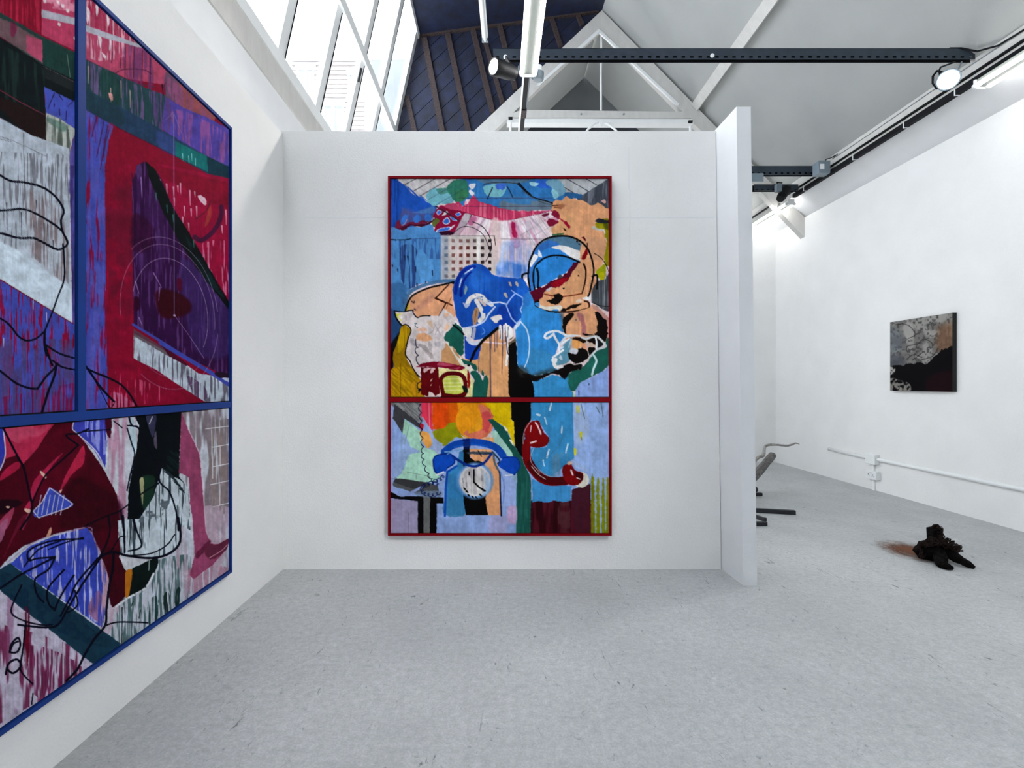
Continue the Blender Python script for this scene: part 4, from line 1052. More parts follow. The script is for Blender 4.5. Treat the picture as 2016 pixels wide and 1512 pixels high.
    p(Z('D4', (555, 670), (700, 600), (850, 560), (930, 470), (1060, 440), (1200, 340), (1290, 230), (1320, 150), (1450, 130), (1390, 230), (1310, 320), (1250, 450), (1150, 520), (1080, 580), (960, 590), (850, 640), (800, 740), (720, 830), (640, 850), (570, 770)), (98, 8, 44), wob=2.2, smooth=False)
    p(Z('D4', (940, 530), (1080, 450), (1240, 420), (1150, 530), (1030, 585)), (152, 6, 38), wob=1.6); p(Z('D4', (1050, 410), (1100, 360), (1150, 400), (1090, 430)), (70, 80, 92), wob=1.2)
    p(Z('D4', (850, 640), (930, 580), (960, 600), (890, 660)), (196, 186, 192), wob=1)
    l(Z('D4', (650, 620), (625, 450), (640, 260), (700, 160)), 3.4, (14, 26, 36)); l(Z('D4', (705, 590), (715, 400), (690, 260)), 4.2, (12, 14, 20))
    l(Z('D4', (700, 170), (800, 85), (950, 32), (1120, 30), (1280, 72), (1440, 150)), 3.6, (14, 14, 20))
    l(Z('D4', (1515, 180), (1552, 300), (1540, 480), (1500, 640), (1480, 700)), 3.6, (50, 18, 12), taper=.35)
    l(Z('D4', (820, 705), (1000, 742), (1200, 745), (1470, 700)), 2.6, (136, 66, 36))
    p(Z('D4', (730, 890), (850, 930), (1100, 910), (1110, 990), (900, 990), (740, 960)), (226, 220, 208), wob=1.4)
    p(Z('D4', (640, 850), (730, 840), (730, 930), (650, 900)), (70, 146, 206)); p(Z('D4', (980, 980), (1060, 970), (1060, 1010), (960, 1005)), (80, 156, 214))
    p(Z('D4', (860, 830), (890, 810), (975, 780), (990, 715), (1080, 700), (1145, 738), (1110, 840), (1020, 892), (920, 858)), (22, 14, 10), wob=1.6)
    p(Z('D4', (1095, 1030), (1150, 955), (1200, 960), (1240, 928), (1310, 900), (1475, 878), (1380, 945), (1270, 968), (1180, 1000)), (24, 14, 12), wob=1.6)
    p(Z('D4', (1380, 840), (1430, 790), (1490, 830), (1430, 860)), (226, 216, 208), a=.8, soft=2)
    l(Z('D4', (720, 830), (650, 850), (640, 905), (750, 970), (900, 1012), (1100, 1025)), 3.6, (16, 14, 18)); l(Z('D4', (1100, 1025), (1350, 1012), (1550, 970), (1612, 940), (1595, 850), (1530, 832)), 3.6, (70, 36, 22))
    p(Z('D4', (1490, 780), (1600, 740), (1690, 665), (1710, 730), (1640, 800), (1560, 815)), (228, 224, 222), wob=1.4)
    for x, y, r in ((1420, 380, 2), (1160, 610, 1.7), (1045, 72, 1.2)): c.disc(Z('D4', (x, y))[0], r, (30, 20, 16))
    l(Z('D2', (1390, 1200), (1400, 1215)), 3, (20, 18, 20)); c.disc(Z('D2', (1430, 1262))[0], 1.5, (20, 24, 40))
    p(Z('D4', (1650, 890), (1990, 700), (1990, 1000), (1800, 960)), (78, 82, 90), smooth=False); p(Z('D4', (1660, 640), (1760, 480), (1900, 440), (1990, 300), (1990, 980), (1750, 900), (1660, 840)), (82, 86, 92), wob=1)
    p(Z('D4', (1660, 640), (1990, 300), (1990, 980), (1660, 840)), (112, 116, 122), st=('v', .6, .15)); l(Z('D4', (1880, 420), (1880, 930)), 1.1, (170, 172, 176)); l(Z('D4', (1650, 850), (1800, 910), (1990, 930)), 1.3, (20, 24, 28))
    l(Z('D4', (1990, 480), (1990, 900)), 1, (60, 60, 66))
    l(Z('D2', (570, 1530), (680, 1300), (850, 1165), (1050, 1118), (1250, 1122), (1430, 1192), (1570, 1320), (1650, 1500)) + Z('D4', (1680, 200), (1690, 330), (1660, 500), (1620, 680), (1590, 745)), 3.6, (14, 12, 18))
    l(Z('D4', (620, 0), (560, 130), (545, 260), (535, 400), (570, 640)), 3.6, (14, 14, 22)); l(Z('D4', (540, 335), (450, 360), (430, 410), (470, 590), (550, 640)), 4.0, (12, 16, 28))
    p(Z('D4', (470, 480), (500, 415), (520, 470), (495, 535)), (232, 234, 238))
    l(Z('D4', (1665, 395), (1740, 372), (1752, 450), (1745, 610)), 3.8, (22, 14, 14)); l(Z('D4', (1700, -10), (1830, 80), (1920, 220), (1985, 400)), 1.5, (20, 18, 20))
    p(Z('D2', (1470, 1145), (1510, 1118), (1540, 1160), (1558, 1208), (1500, 1165)), (96, 10, 24)); p(Z('D2', (1475, 1505), (1560, 1330), (1580, 1430), (1530, 1530)), (140, 8, 24)); l(Z('D2', (1575, 1240), (1572, 1350)), 2, (50, 16, 18))
    # shoulder, blue heart mask
    l(Z('D3', (300, 1010), (350, 810), (440, 660), (680, 545), (980, 480), (1200, 470)), 7, (78, 120, 158), a=.9)
    p(Z('D3', (345, 1010), (400, 850), (520, 700), (800, 580), (1100, 540), (1190, 530), (1175, 700), (1200, 950), (1240, 1030), (1200, 1110), (1000, 960), (930, 1110), (780, 1088), (560, 1125), (470, 1000)), (218, 164, 128), wob=.5)
    p(Z('D3', (345, 1010), (400, 880), (420, 900), (380, 1005)), (196, 176, 40))
    p(Z('D3', (520, 950), (700, 780), (860, 700), (800, 830), (600, 960)), (176, 128, 118), a=.5, soft=7)
    l(Z('D3', (335, 1010), (400, 825), (500, 710), (750, 600), (1000, 540), (1225, 488)), 3.6, (16, 12, 14)); c.disc(Z('D3', (1185, 500))[0], 3, (14, 12, 14), wob=1.5)
    l(Z('D3', (1100, 545), (870, 780), (1060, 860), (930, 1100)), 2.6, (58, 26, 16), smooth=False); l(Z('D3', (870, 780), (1060, 860)), 3.6, (62, 24, 12), smooth=False); l(Z('D3', (1060, 850), (1160, 905)), 3, (92, 44, 24)); l(Z('D3', (1150, 760), (1060, 960)), 1.5, (150, 100, 70))
    l(Z('D3', (455, 835), (490, 860), (500, 835)), 2.4, (90, 70, 70)); l(Z('D3', (500, 975), (520, 985)), 2.4, (96, 80, 90))
    heart = Z('D3', (1172, 620), (1210, 470), (1290, 320), (1400, 220), (1560, 168), (1700, 190), (1800, 260), (1862, 352)) + Z('D4', (20, 400), (350, 430), (440, 420), (560, 620), (450, 780), (455, 1130), (335, 1235), (280, 1310), (200, 1270), (0, 1290)) + Z('D5', (1960, 130), (1700, 335), (1560, 352), (1480, 290), (1500, 165), (1345, 150)) + Z('D3', (1330, 1290), (1230, 1080), (1190, 820))
    p(heart, (30, 88, 176), wob=.6, smooth=False)
    p(heart, (44, 108, 190), st=('w', .58, .22), a=.6, smooth=False)
    p(Z('D3', (1480, 400), (1640, 300), (1820, 420), (1800, 640), (1560, 640)), (56, 122, 200), a=.55, soft=8, st=('v', .35, .4))
    p(Z('D4', (0, 950), (200, 930), (320, 1210), (250, 1310), (0, 1290)), (20, 64, 160), a=.8, soft=4)
    p(Z('D4', (340, 640), (400, 430), (560, 640), (560, 900), (460, 860)), (40, 112, 200), a=.8, soft=3)
    l(Z('D3', (1225, 690), (1250, 500), (1320, 350), (1420, 265), (1560, 225)), 6.5, (12, 52, 150)); l(Z('D3', (1320, 730), (1335, 560), (1400, 420), (1500, 320)), 6.5, (12, 44, 140), taper=.5)
    l(Z('D3', (1295, 580), (1330, 440), (1400, 340), (1530, 248)), 2.2, (206, 220, 240), st=('c', .38, .1))
    l(Z('D3', (1430, 890), (1480, 790), (1580, 735), (1680, 750), (1760, 830), (1860, 890)), 9, (222, 218, 214), st=('f', .2, .3)); p(Z('D3', (1350, 860), (1430, 880), (1480, 880), (1410, 960)), (180, 190, 214), wob=1.5)
    l(Z('D3', (1590, 820), (1680, 990), (1715, 1090), (1650, 1180)), 8, (222, 218, 212), st=('f', .15, .3)); l(Z('D3', (1640, 800), (1740, 900)), 5, (206, 190, 180))
    p(Z('D3', (1525, 1230), (1530, 1050), (1590, 940), (1640, 1010), (1600, 1210), (1550, 1260)), (172, 142, 116), wob=1); l(Z('D3', (1590, 1000), (1560, 1200)), 2, (160, 100, 40))
    p(Z('D3', (1700, 1010), (1790, 900), (1830, 950), (1740, 1040)), (24, 92, 190))
    p(Z('D3', (1380, 690), (1400, 550), (1430, 600), (1400, 710)), (150, 176, 170), wob=1, a=.9)
    l(Z('D3', (1350, 1312), (1550, 1270), (1720, 1190), (1800, 1070), (1920, 930)), 3.2, (196, 210, 236)); l(Z('D3', (1780, 870), (1900, 860), (2013, 850)) + Z('D4', (60, 860), (160, 885)), 2.8, (206, 218, 238))
    l(Z('D4', (160, 880), (230, 780), (310, 690), (440, 770), (440, 900), (400, 980), (450, 1110), (330, 1222), (240, 1130), (150, 910)), 2.6, (160, 190, 236), smooth=False); l(Z('D4', (310, 690), (240, 640)), 2, (150, 180, 226))
    p(Z('D3', (1845, 1150), (1860, 1110), (1960, 1080), (2013, 1075)) + Z('D4', (60, 1090), (85, 1150), (30, 1160), (0, 1200)) + Z('D3', (1930, 1215)), (224, 218, 214), wob=1.2)
    for x, y in ((220, 530), (140, 730), (330, 530)): p(Z('D4', (x - 30, y - 30), (x + 10, y - 40), (x + 30, y + 40), (x, y + 30)), (214, 190, 160), wob=1.4, a=.85)
    # white / tan cloth and body
    p(Z('D5', (960, 780), (980, 540), (1050, 400), (1300, 640), (1400, 690), (1620, 700), (1640, 540), (1720, 340), (2030, 130), (2030, 1400), (1750, 1400), (1800, 1100), (1780, 980), (1620, 900), (1600, 800), (1320, 690), (1400, 870), (1300, 880)), (204, 158, 114), smooth=False)
    p(Z('D5', (1860, 300), (2030, 130), (2030, 1400), (1860, 1400)), (220, 168, 122), smooth=False, soft=3)
    p(Z('D6', (-30, 180), (180, 200), (210, 420), (185, 600), (192, 800), (216, 1400), (-30, 1400)), (222, 170, 122), smooth=False)
    p(Z('D5', (1620, 700), (1820, 700), (1820, 960), (1640, 930)), (176, 128, 88), a=.5, st=('v', .5, .2))
    p(Z('D5', (1070, 395), (1120, 410), (1310, 640), (1380, 760), (1480, 840), (1560, 900), (1420, 880), (1280, 740)), (226, 220, 206), wob=1)
    p(Z('D5', (1180, 470), (1300, 650), (1270, 660), (1180, 540)), (196, 150, 106), a=.9)
    p(Z('D3', (150, 1050), (300, 1020), (470, 990), (550, 1115), (780, 1088), (930, 1092), (1010, 965), (1160, 1060), (1240, 1190), (1170, 1260), (1080, 1370)) + Z('D5', (1030, 260), (1045, 480), (980, 540), (970, 740), (600, 790), (580, 970), (430, 720), (350, 600), (390, 400), (430, 200), (330, 80), (280, 95)), (214, 205, 204), wob=.8, smooth=False)
    for q, col, a in ((((560, 245), (700, 235), (800, 310), (770, 370), (540, 355)), (224, 170, 128), .95), (((430, 300), (540, 400), (520, 470), (430, 400)), (160, 152, 156), .8), (((560, 430), (680, 440), (830, 620), (800, 690), (700, 560)), (166, 156, 154), .85),
                      (((740, 380), (800, 390), (800, 560), (750, 470)), (178, 168, 168), .8), (((720, 40), (800, 10), (830, 160), (800, 130)), (206, 172, 140), .7), (((900, 250), (1010, 190), (960, 330), (900, 360)), (186, 178, 182), .7),
                      (((560, 150), (690, 135), (720, 190), (580, 200)), (222, 176, 150), .8), (((1030, 130), (1090, 60), (1120, 110), (1050, 200)), (224, 184, 150), .8), (((860, 400), (960, 380), (950, 470), (870, 470)), (172, 168, 176), .6)):
        p(Z('D5', *q), col, a=a, wob=1.4, soft=2.5)
    for q in (((300, 1200), (330, 1080), (460, 1040), (440, 1130)), ((1000, 1090), (1080, 1040), (1150, 1120), (1090, 1180))): p(Z('D3', *q), (176, 164, 166), a=.7, soft=3, st=('v', .4, .3))
    p(Z('D3', (160, 1060), (300, 1060), (220, 1080), (290, 1200)), (206, 206, 60), a=.8); p(Z('D3', (1030, 1060), (1080, 1030), (1120, 1080), (1060, 1110)), (222, 176, 140), a=.8)
    for q in (((840, 60), (900, 160), (860, 260)), ((900, 140), (960, 260)), ((700, 260), (820, 200), (850, 110)), ((540, 430), (660, 500), (800, 600)), ((960, 90), (900, 200))): l(Z('D5', *q), 1.2, (150, 140, 146), a=.7)
    l(Z('D3', (140, 1003), (300, 1018), (460, 990), (480, 1040), (550, 1118), (640, 1090), (775, 1090)), 2.4, (30, 28, 34)); l(Z('D3', (150, 1030), (190, 1150), (280, 1260)), 3, (16, 14, 18))
    l(Z('D5', (505, 60), (540, 60), (510, 90), (530, 120), (555, 130)), 1.6, (70, 110, 120))
    l(Z('D5', (525, 340), (530, 460), (575, 480), (520, 500), (525, 580), (570, 625), (540, 640), (530, 700), (575, 790)), 1.8, (44, 48, 70))
    # yellow flask and dark edge
    p(Z('D5', (60, 480), (230, 220), (280, 100), (240, 330), (150, 580), (130, 820), (60, 880)), (20, 18, 22), soft=3)
    p(Z('D5', (280, 100), (350, 90), (435, 175), (390, 330), (345, 560), (365, 690), (460, 840), (560, 990), (620, 1080), (700, 1400), (50, 1400), (50, 900), (150, 830), (120, 700), (130, 580), (230, 300)), (160, 126, 8), smooth=False, wob=.8)
    p(Z('D5', (60, 900), (420, 840), (620, 1080), (640, 1400), (60, 1400)), (192, 152, 14), st=('d', .48, .25)); p(Z('D5', (280, 100), (420, 160), (300, 500), (180, 560)), (184, 152, 10), st=('v', .45, .3))
    p(Z('D5', (430, 1150), (600, 1080), (640, 1400), (540, 1400)), (206, 152, 30), a=.8, st=('v', .4, .3)); l(Z('D5', (252, 770), (252, 1360)), 1.2, (110, 70, 20), a=.8)
    l(Z('D5', (190, -20), (270, 92), (350, 80), (440, 172), (385, 350), (342, 600), (420, 720), (480, 860), (570, 990)), 2.4, (22, 16, 20))
    l(Z('D5', (565, 970), (600, 1010)), 2, (40, 36, 46)); l(Z('D5', (600, 1090), (552, 1130), (560, 1200), (600, 1230), (575, 1280)), 2, (34, 30, 44)); c.disc(Z('D5', (590, 1225))[0], 2.6, (20, 20, 34))
    # blue panel, strap, drips
    p(Z('D5', (1375, 280), (1430, 300), (1480, 420), (1690, 400), (1655, 540), (1622, 695), (1500, 705), (1390, 680)), (26, 76, 170), smooth=False, wob=1); l(Z('D5', (1372, 280), (1380, 680)), 1.2, (214, 220, 236))
    p(Z('D5', (1345, 170), (1500, 138), (1505, 250), (1480, 300), (1420, 295), (1370, 220)), (222, 220, 216), wob=.8)
    l(Z('D5', (1430, 330), (1500, 405), (1600, 415), (1715, 345)), 6.5, (206, 212, 226)); l(Z('D5', (1560, 150), (1535, 310)), 6, (172, 172, 188)); l(Z('D5', (1700, 140), (1740, 210), (1690, 250)), 2, (90, 150, 220))
    l(Z('D3', (1225, 1190), (1290, 1270), (1350, 1330)), 4, (234, 234, 236))
    for q in (((20, 120), (60, 110), (70, 330), (40, 330)), ((90, 110), (125, 110), (110, 360), (90, 300)), ((130, 90), (180, 85), (240, 130), (272, 280), (210, 400), (190, 640), (160, 800), (130, 780), (150, 500))):
        p(Z('D6', *q), (234, 230, 226), wob=1.6)
    p(Z('D6', (195, 350), (270, 290), (320, 350), (300, 480), (200, 480)), (120, 108, 88), wob=1.5)
    l(Z('D5', (1700, 385), (1820, 395), (2013, 415)) + Z('D6', (60, 415), (150, 400), (260, 340), (310, 260)), 3, (234, 206, 198))
    for z, q, w in (('D5', ((1830, 240), (1835, 700), (1842, 1365)), 2.2), ('D5', ((1858, 260), (1850, 500)), 1.2), ('D5', ((1915, 180), (1915, 560)), 1.3), ('D5', ((1955, 140), (1955, 490)), 1.2), ('D6', ((85, 130), (85, 500), (70, 945)), 1.5), ('D6', ((40, 150), (48, 330)), 1.2), ('D6', ((150, 300), (160, 480), (180, 600)), 1.8), ('D5', ((1640, 660), (1625, 930)), 1.0), ('D6', ((130, 90), (140, 380)), 1.3), ('D6', ((185, 120), (175, 300)), 1.2)):
        l(Z(z, *q), w, (72, 62, 100), a=.9)
    l(Z('D5', (1505, 690), (1560, 560), (1630, 460), (1720, 350), (1830, 260), (1965, 145)), 5.6, (12, 12, 14)); p(Z('D5', (1430, 800), (1500, 670), (1515, 700), (1480, 810)), (14, 22, 22))
    # leaves
    G = (34, 100, 88)
    p(Z('D5', (1180, 90), (1230, 50), (1340, 150), (1372, 280), (1365, 600), (1320, 642), (1270, 600), (1180, 470), (1120, 460), (1100, 390), (1040, 370), (1022, 310), (1060, 210), (1130, 170)), G, smooth=False)
    l(Z('D3', (1180, 1250), (1260, 1310), (1370, 1420)), 3.4, (16, 22, 26))
    for q in (((1330, 690), (1450, 722), (1530, 762), (1590, 800), (1605, 892), (1540, 872), (1480, 792), (1380, 772)), ((1490, 940), (1520, 895), (1580, 895), (1650, 960), (1700, 1072), (1730, 990), (1780, 980), (1805, 1080), (1790, 1250), (1740, 1400), (1520, 1400), (1530, 1150), (1560, 1060)), ((1380, 1360), (1430, 1240), (1510, 1360), (1490, 1400)), ((1680, 940), (1698, 885), (1732, 970), (1705, 992))):
        p(Z('D5', *q), G)
    # red radio
    p(Z('D5', (910, 850), (1430, 860), (1480, 1000), (1540, 1070), (1520, 1400), (740, 1400), (750, 1280), (950, 1290)), (222, 214, 158), smooth=False, wob=1); p(Z('D5', (740, 1280), (980, 1300), (1010, 1400), (740, 1400)), (222, 206, 200))
    p(Z('D5', (610, 830), (920, 830), (952, 1290), (900, 1320), (870, 1350), (820, 1290), (760, 1270), (740, 1350), (620, 1310)), (104, 2, 18), smooth=False, wob=1.2)
    p(Z('D5', (672, 850), (800, 850), (740, 880), (672, 930)), (222, 190, 190)); p(Z('D5', (780, 930), (800, 850), (870, 850), (820, 920)), (214, 180, 176), wob=1)
    for y in (1050, 1130): p(Z('D5', (780, y + 20), (815, y - 25), (815, y), (790, y + 30)), (224, 190, 170))
    p(Z('D5', (555, 810), (640, 765), (750, 742), (930, 738), (1150, 770), (1390, 830), (1280, 885), (920, 832), (560, 832)), (130, 8, 44), wob=1)
    p(Z('D5', (940, 748), (1150, 775), (1300, 815), (1250, 860), (930, 815)), (190, 92, 116), st=('h', .5, .2), a=.9)
    p(Z('D5', (1010, 1280), (985, 1080), (1070, 985), (1250, 985), (1355, 1060), (1380, 1200), (1300, 1315)), (196, 202, 98)); 
    for y in (1040, 1110, 1170, 1240): l(Z('D5', (1010, y), (1340, y - 6)), 2.4, (220, 222, 160), a=.8)
    p(Z('D5', (1270, 1000), (1360, 1080), (1370, 1180), (1300, 1100)), (226, 218, 170), a=.8)
    l(Z('D5', (1010, 1320), (980, 1180), (968, 1040), (1060, 955), (1200, 940), (1320, 965), (1385, 1050), (1400, 1200), (1370, 1320), (1200, 1345), (1010, 1325)), 8, (98, 2, 16)); p(Z('D5', (1000, 1290), (1180, 1310), (1300, 1300), (1400, 1250), (1360, 1380), (1000, 1390)), (98, 2, 16))
    p(Z('D5', (1440, 880), (1470, 960), (1482, 1120), (1455, 1210), (1430, 1050)), (150, 24, 16)); p(Z('D5', (1340, 1160), (1440, 1210), (1430, 1290), (1380, 1260)), (14, 34, 28))
    # sky blue middle
    sky = Z('D4', (455, 800), (560, 660), (640, 840), (650, 920), (900, 1020), (1090, 1042), (1150, 1100), (1140, 1250), (1190, 1400)) + Z('D6', (1160, 100), (1200, 260), (1080, 430), (1000, 650), (960, 720), (1000, 800), (1060, 880), (900, 935), (600, 985), (560, 965), (350, 860), (330, 400), (310, 280), (300, 120), (400, 40))
    p(sky, (62, 144, 204), smooth=False); p(Z('D6', (560, 500), (1000, 640), (1000, 900), (560, 960)), (72, 140, 176), a=.6, soft=8)
    p(Z('D4', (450, 720), (560, 700), (560, 900), (450, 920)), (58, 120, 190), a=.7, soft=5)
    p(Z('D6', (600, 1080), (800, 1030), (950, 960), (1060, 980), (1130, 1020), (1240, 960), (1255, 1100), (1285, 1255), (1335, 1262), (1335, 1400), (600, 1400)), (68, 148, 196), smooth=False); l(Z('D6', (612, 1090), (628, 1365)), 1.1, (200, 216, 226))
    # torso, blacks, greens
    p(Z('D4', (1140, 1050), (1330, 1030), (1610, 950), (1680, 880), (1780, 960), (1960, 1130), (1990, 1300), (1990, 1560), (1200, 1500), (1130, 1280)), (216, 164, 126), smooth=False)
    p(Z('D4', (1630, 900), (1780, 960), (1960, 1130), (1990, 1300), (1990, 1512), (1920, 1512), (1850, 1150)), (196, 150, 140), soft=3); l(Z('D4', (1660, 870), (1800, 950), (1960, 1120)), 1.6, (226, 206, 196))
    p(Z('D4', (1390, 1050), (1480, 1050), (1540, 1200), (1560, 1420), (1480, 1420), (1470, 1250)), (176, 118, 118), soft=3); c.disc(Z('D4', (1378, 1160))[0], 2.2, (120, 120, 118))
    p(Z('D4', (1090, 1040), (1160, 1050), (1170, 1400), (1130, 1300), (1120, 1150)), (90, 96, 104), soft=6, a=.8)
    p(Z('D4', (1150, 1130), (1250, 1055), (1335, 1045), (1315, 1130), (1240, 1200), (1205, 1320), (1195, 1420), (1140, 1290)), (20, 10, 10), wob=1.8)
    p(Z('D4', (1695, 1010), (1760, 1015), (1850, 1130), (1920, 1170), (1935, 1400)) + Z('D6', (1920, 330), (1860, 420), (1740, 290), (1600, 300), (1480, 250), (1520, 230), (1700, 270), (1740, 200)) + Z('D4', (1765, 1200)), (20, 10, 10), wob=2.2, smooth=False)
    p(Z('D6', (1930, 310), (1990, 300), (1990, 770), (1850, 900), (1600, 1030), (1450, 1100), (1365, 1245), (1285, 1255), (1240, 1100), (1240, 960), (1340, 890), (1460, 860), (1600, 720), (1650, 600), (1740, 540), (1880, 460)), (38, 104, 92), smooth=False)
    p(Z('D6', (1250, 930), (1500, 880), (1650, 640), (1740, 700), (1640, 960), (1300, 1200)), (44, 116, 104), a=.5, soft=8)
    p(Z('D6', (1990, 760), (1880, 890), (1620, 1022), (1460, 1102), (1370, 1235), (1340, 1400), (1990, 1400)), (150, 174, 222), smooth=False, wob=.6)
    p(Z('D6', (1332, 1250), (1356, 1250), (1356, 1400), (1332, 1400)), (206, 208, 140), smooth=False); l(Z('D6', (1425, 1250), (1430, 1320)), 2, (60, 70, 100)); l(Z('D6', (1604, 1120), (1606, 1145)), 1.6, (50, 60, 90))
    p(Z('D6', (200, 450), (320, 395), (335, 620), (350, 800), (420, 880), (560, 960), (612, 1085), (612, 1400), (225, 1400), (192, 800), (188, 560)), (12, 7, 8), wob=1); p(Z('D6', (340, 850), (470, 820), (560, 960), (420, 1000)), (70, 70, 66), a=.7, soft=8)
    p(Z('D6', (430, 960), (560, 960), (700, 985), (850, 940), (1000, 890), (1070, 870), (1140, 800), (1280, 760), (1480, 780), (1455, 870), (1330, 890), (1245, 960), (1200, 1025), (1150, 1030), (1080, 970), (960, 950), (800, 1022), (620, 1088)), (16, 9, 10), wob=1.6, soft=2.5)
    p(Z('D6', (600, 960), (850, 880), (1000, 850), (1000, 900), (700, 985)), (60, 72, 72), a=.7, soft=7); c.disc(Z('D6', (795, 1040))[0], 1.6, (16, 16, 20))
    # dog
    p(Z('D6', (1080, 560), (1150, 440), (1260, 340), (1320, 350), (1290, 560), (1280, 700), (1130, 800), (1000, 770), (970, 670)), (104, 152, 172), soft=3)
    p(Z('D6', (1320, 320), (1440, 300), (1720, 280), (1740, 480), (1560, 520), (1400, 560), (1290, 560), (1280, 420)), (200, 176, 160), a=.9)
    p(Z('D6', (1250, 580), (1330, 590), (1400, 560), (1410, 500), (1470, 490), (1500, 450), (1570, 500), (1700, 480), (1720, 540), (1610, 650), (1560, 700), (1400, 775), (1300, 730), (1250, 640)), (18, 10, 8), wob=2)
    p(Z('D6', (1335, 310), (1470, 305), (1560, 390), (1470, 405), (1440, 370), (1330, 360)), (40, 20, 14), wob=1.8); p(Z('D6', (1560, 360), (1700, 310), (1730, 420), (1640, 400)), (26, 14, 12), wob=1.6)
    p(Z('D6', (1310, 350), (1430, 370), (1490, 430), (1400, 515), (1330, 480)), (226, 168, 106), wob=1.6); p(Z('D6', (1480, 420), (1560, 430), (1580, 530), (1500, 500)), (222, 160, 130), wob=2); p(Z('D6', (1270, 570), (1300, 500), (1420, 530), (1380, 590)), (206, 206, 210), wob=1.6)
    p(Z('D6', (1740, 320), (1860, 420), (1800, 480), (1740, 480)), (30, 34, 34), wob=1.4)
    W = (226, 228, 232)
    l(Z('D6', (985, 245), (880, 320), (825, 295), (880, 225), (1030, 195), (1120, 225), (1200, 270)), 4.4, W); l(Z('D6', (1200, 270), (1330, 268), (1450, 280)), 3.2, W, a=.9); l(Z('D6', (980, 245), (1020, 330), (1085, 430)), 4.4, W)
    l(Z('D6', (1090, 430), (1190, 310), (1350, 282)), 3.2, (206, 216, 226)); l(Z('D6', (1085, 550), (1080, 450), (1150, 400), (1260, 330)), 2.8, W); l(Z('D6', (1150, 530), (1050, 600), (970, 660)), 4, W)
    p(Z('D6', (942, 700), (970, 672), (1040, 675), (1045, 720), (1020, 760), (970, 755)), (232, 230, 230)); l(Z('D6', (990, 775), (1030, 830), (1130, 815)), 6.5, (232, 230, 228)); l(Z('D6', (1140, 800), (1280, 752), (1330, 780), (1400, 775), (1540, 735), (1620, 640)), 2, (214, 200, 196))
    p(Z('D6', (1080, 660), (1110, 620), (1140, 690), (1110, 700)), (190, 206, 220)); p(Z('D6', (1100, 490), (1150, 460), (1160, 490), (1110, 510)), (200, 214, 226))
    l(Z('D6', (1480, 310), (1560, 330), (1700, 290), (1770, 305), (1900, 440), (1870, 485), (1740, 530), (1620, 655)), 3.8, (206, 210, 212)); l(Z('D6', (1725, 310), (1745, 410), (1740, 500)), 3.2, W); l(Z('D6', (1560, 330), (1575, 500), (1612, 640)), 1.4, (196, 186, 180)); l(Z('D6', (1290, 340), (1250, 480)), 2.4, (160, 190, 206))
    l(Z('D6', (1680, 610), (1738, 720), (1690, 850), (1660, 965)), 4, (196, 218, 220)); l(Z('D6', (410, 40), (500, 150), (540, 280), (560, 420), (550, 580), (520, 720), (470, 830)), 3, (190, 214, 234), taper=.3)
    p(Z('D6', (280, 120), (350, 40), (420, 10), (380, 100), (300, 170)), (206, 216, 234), wob=1.4)

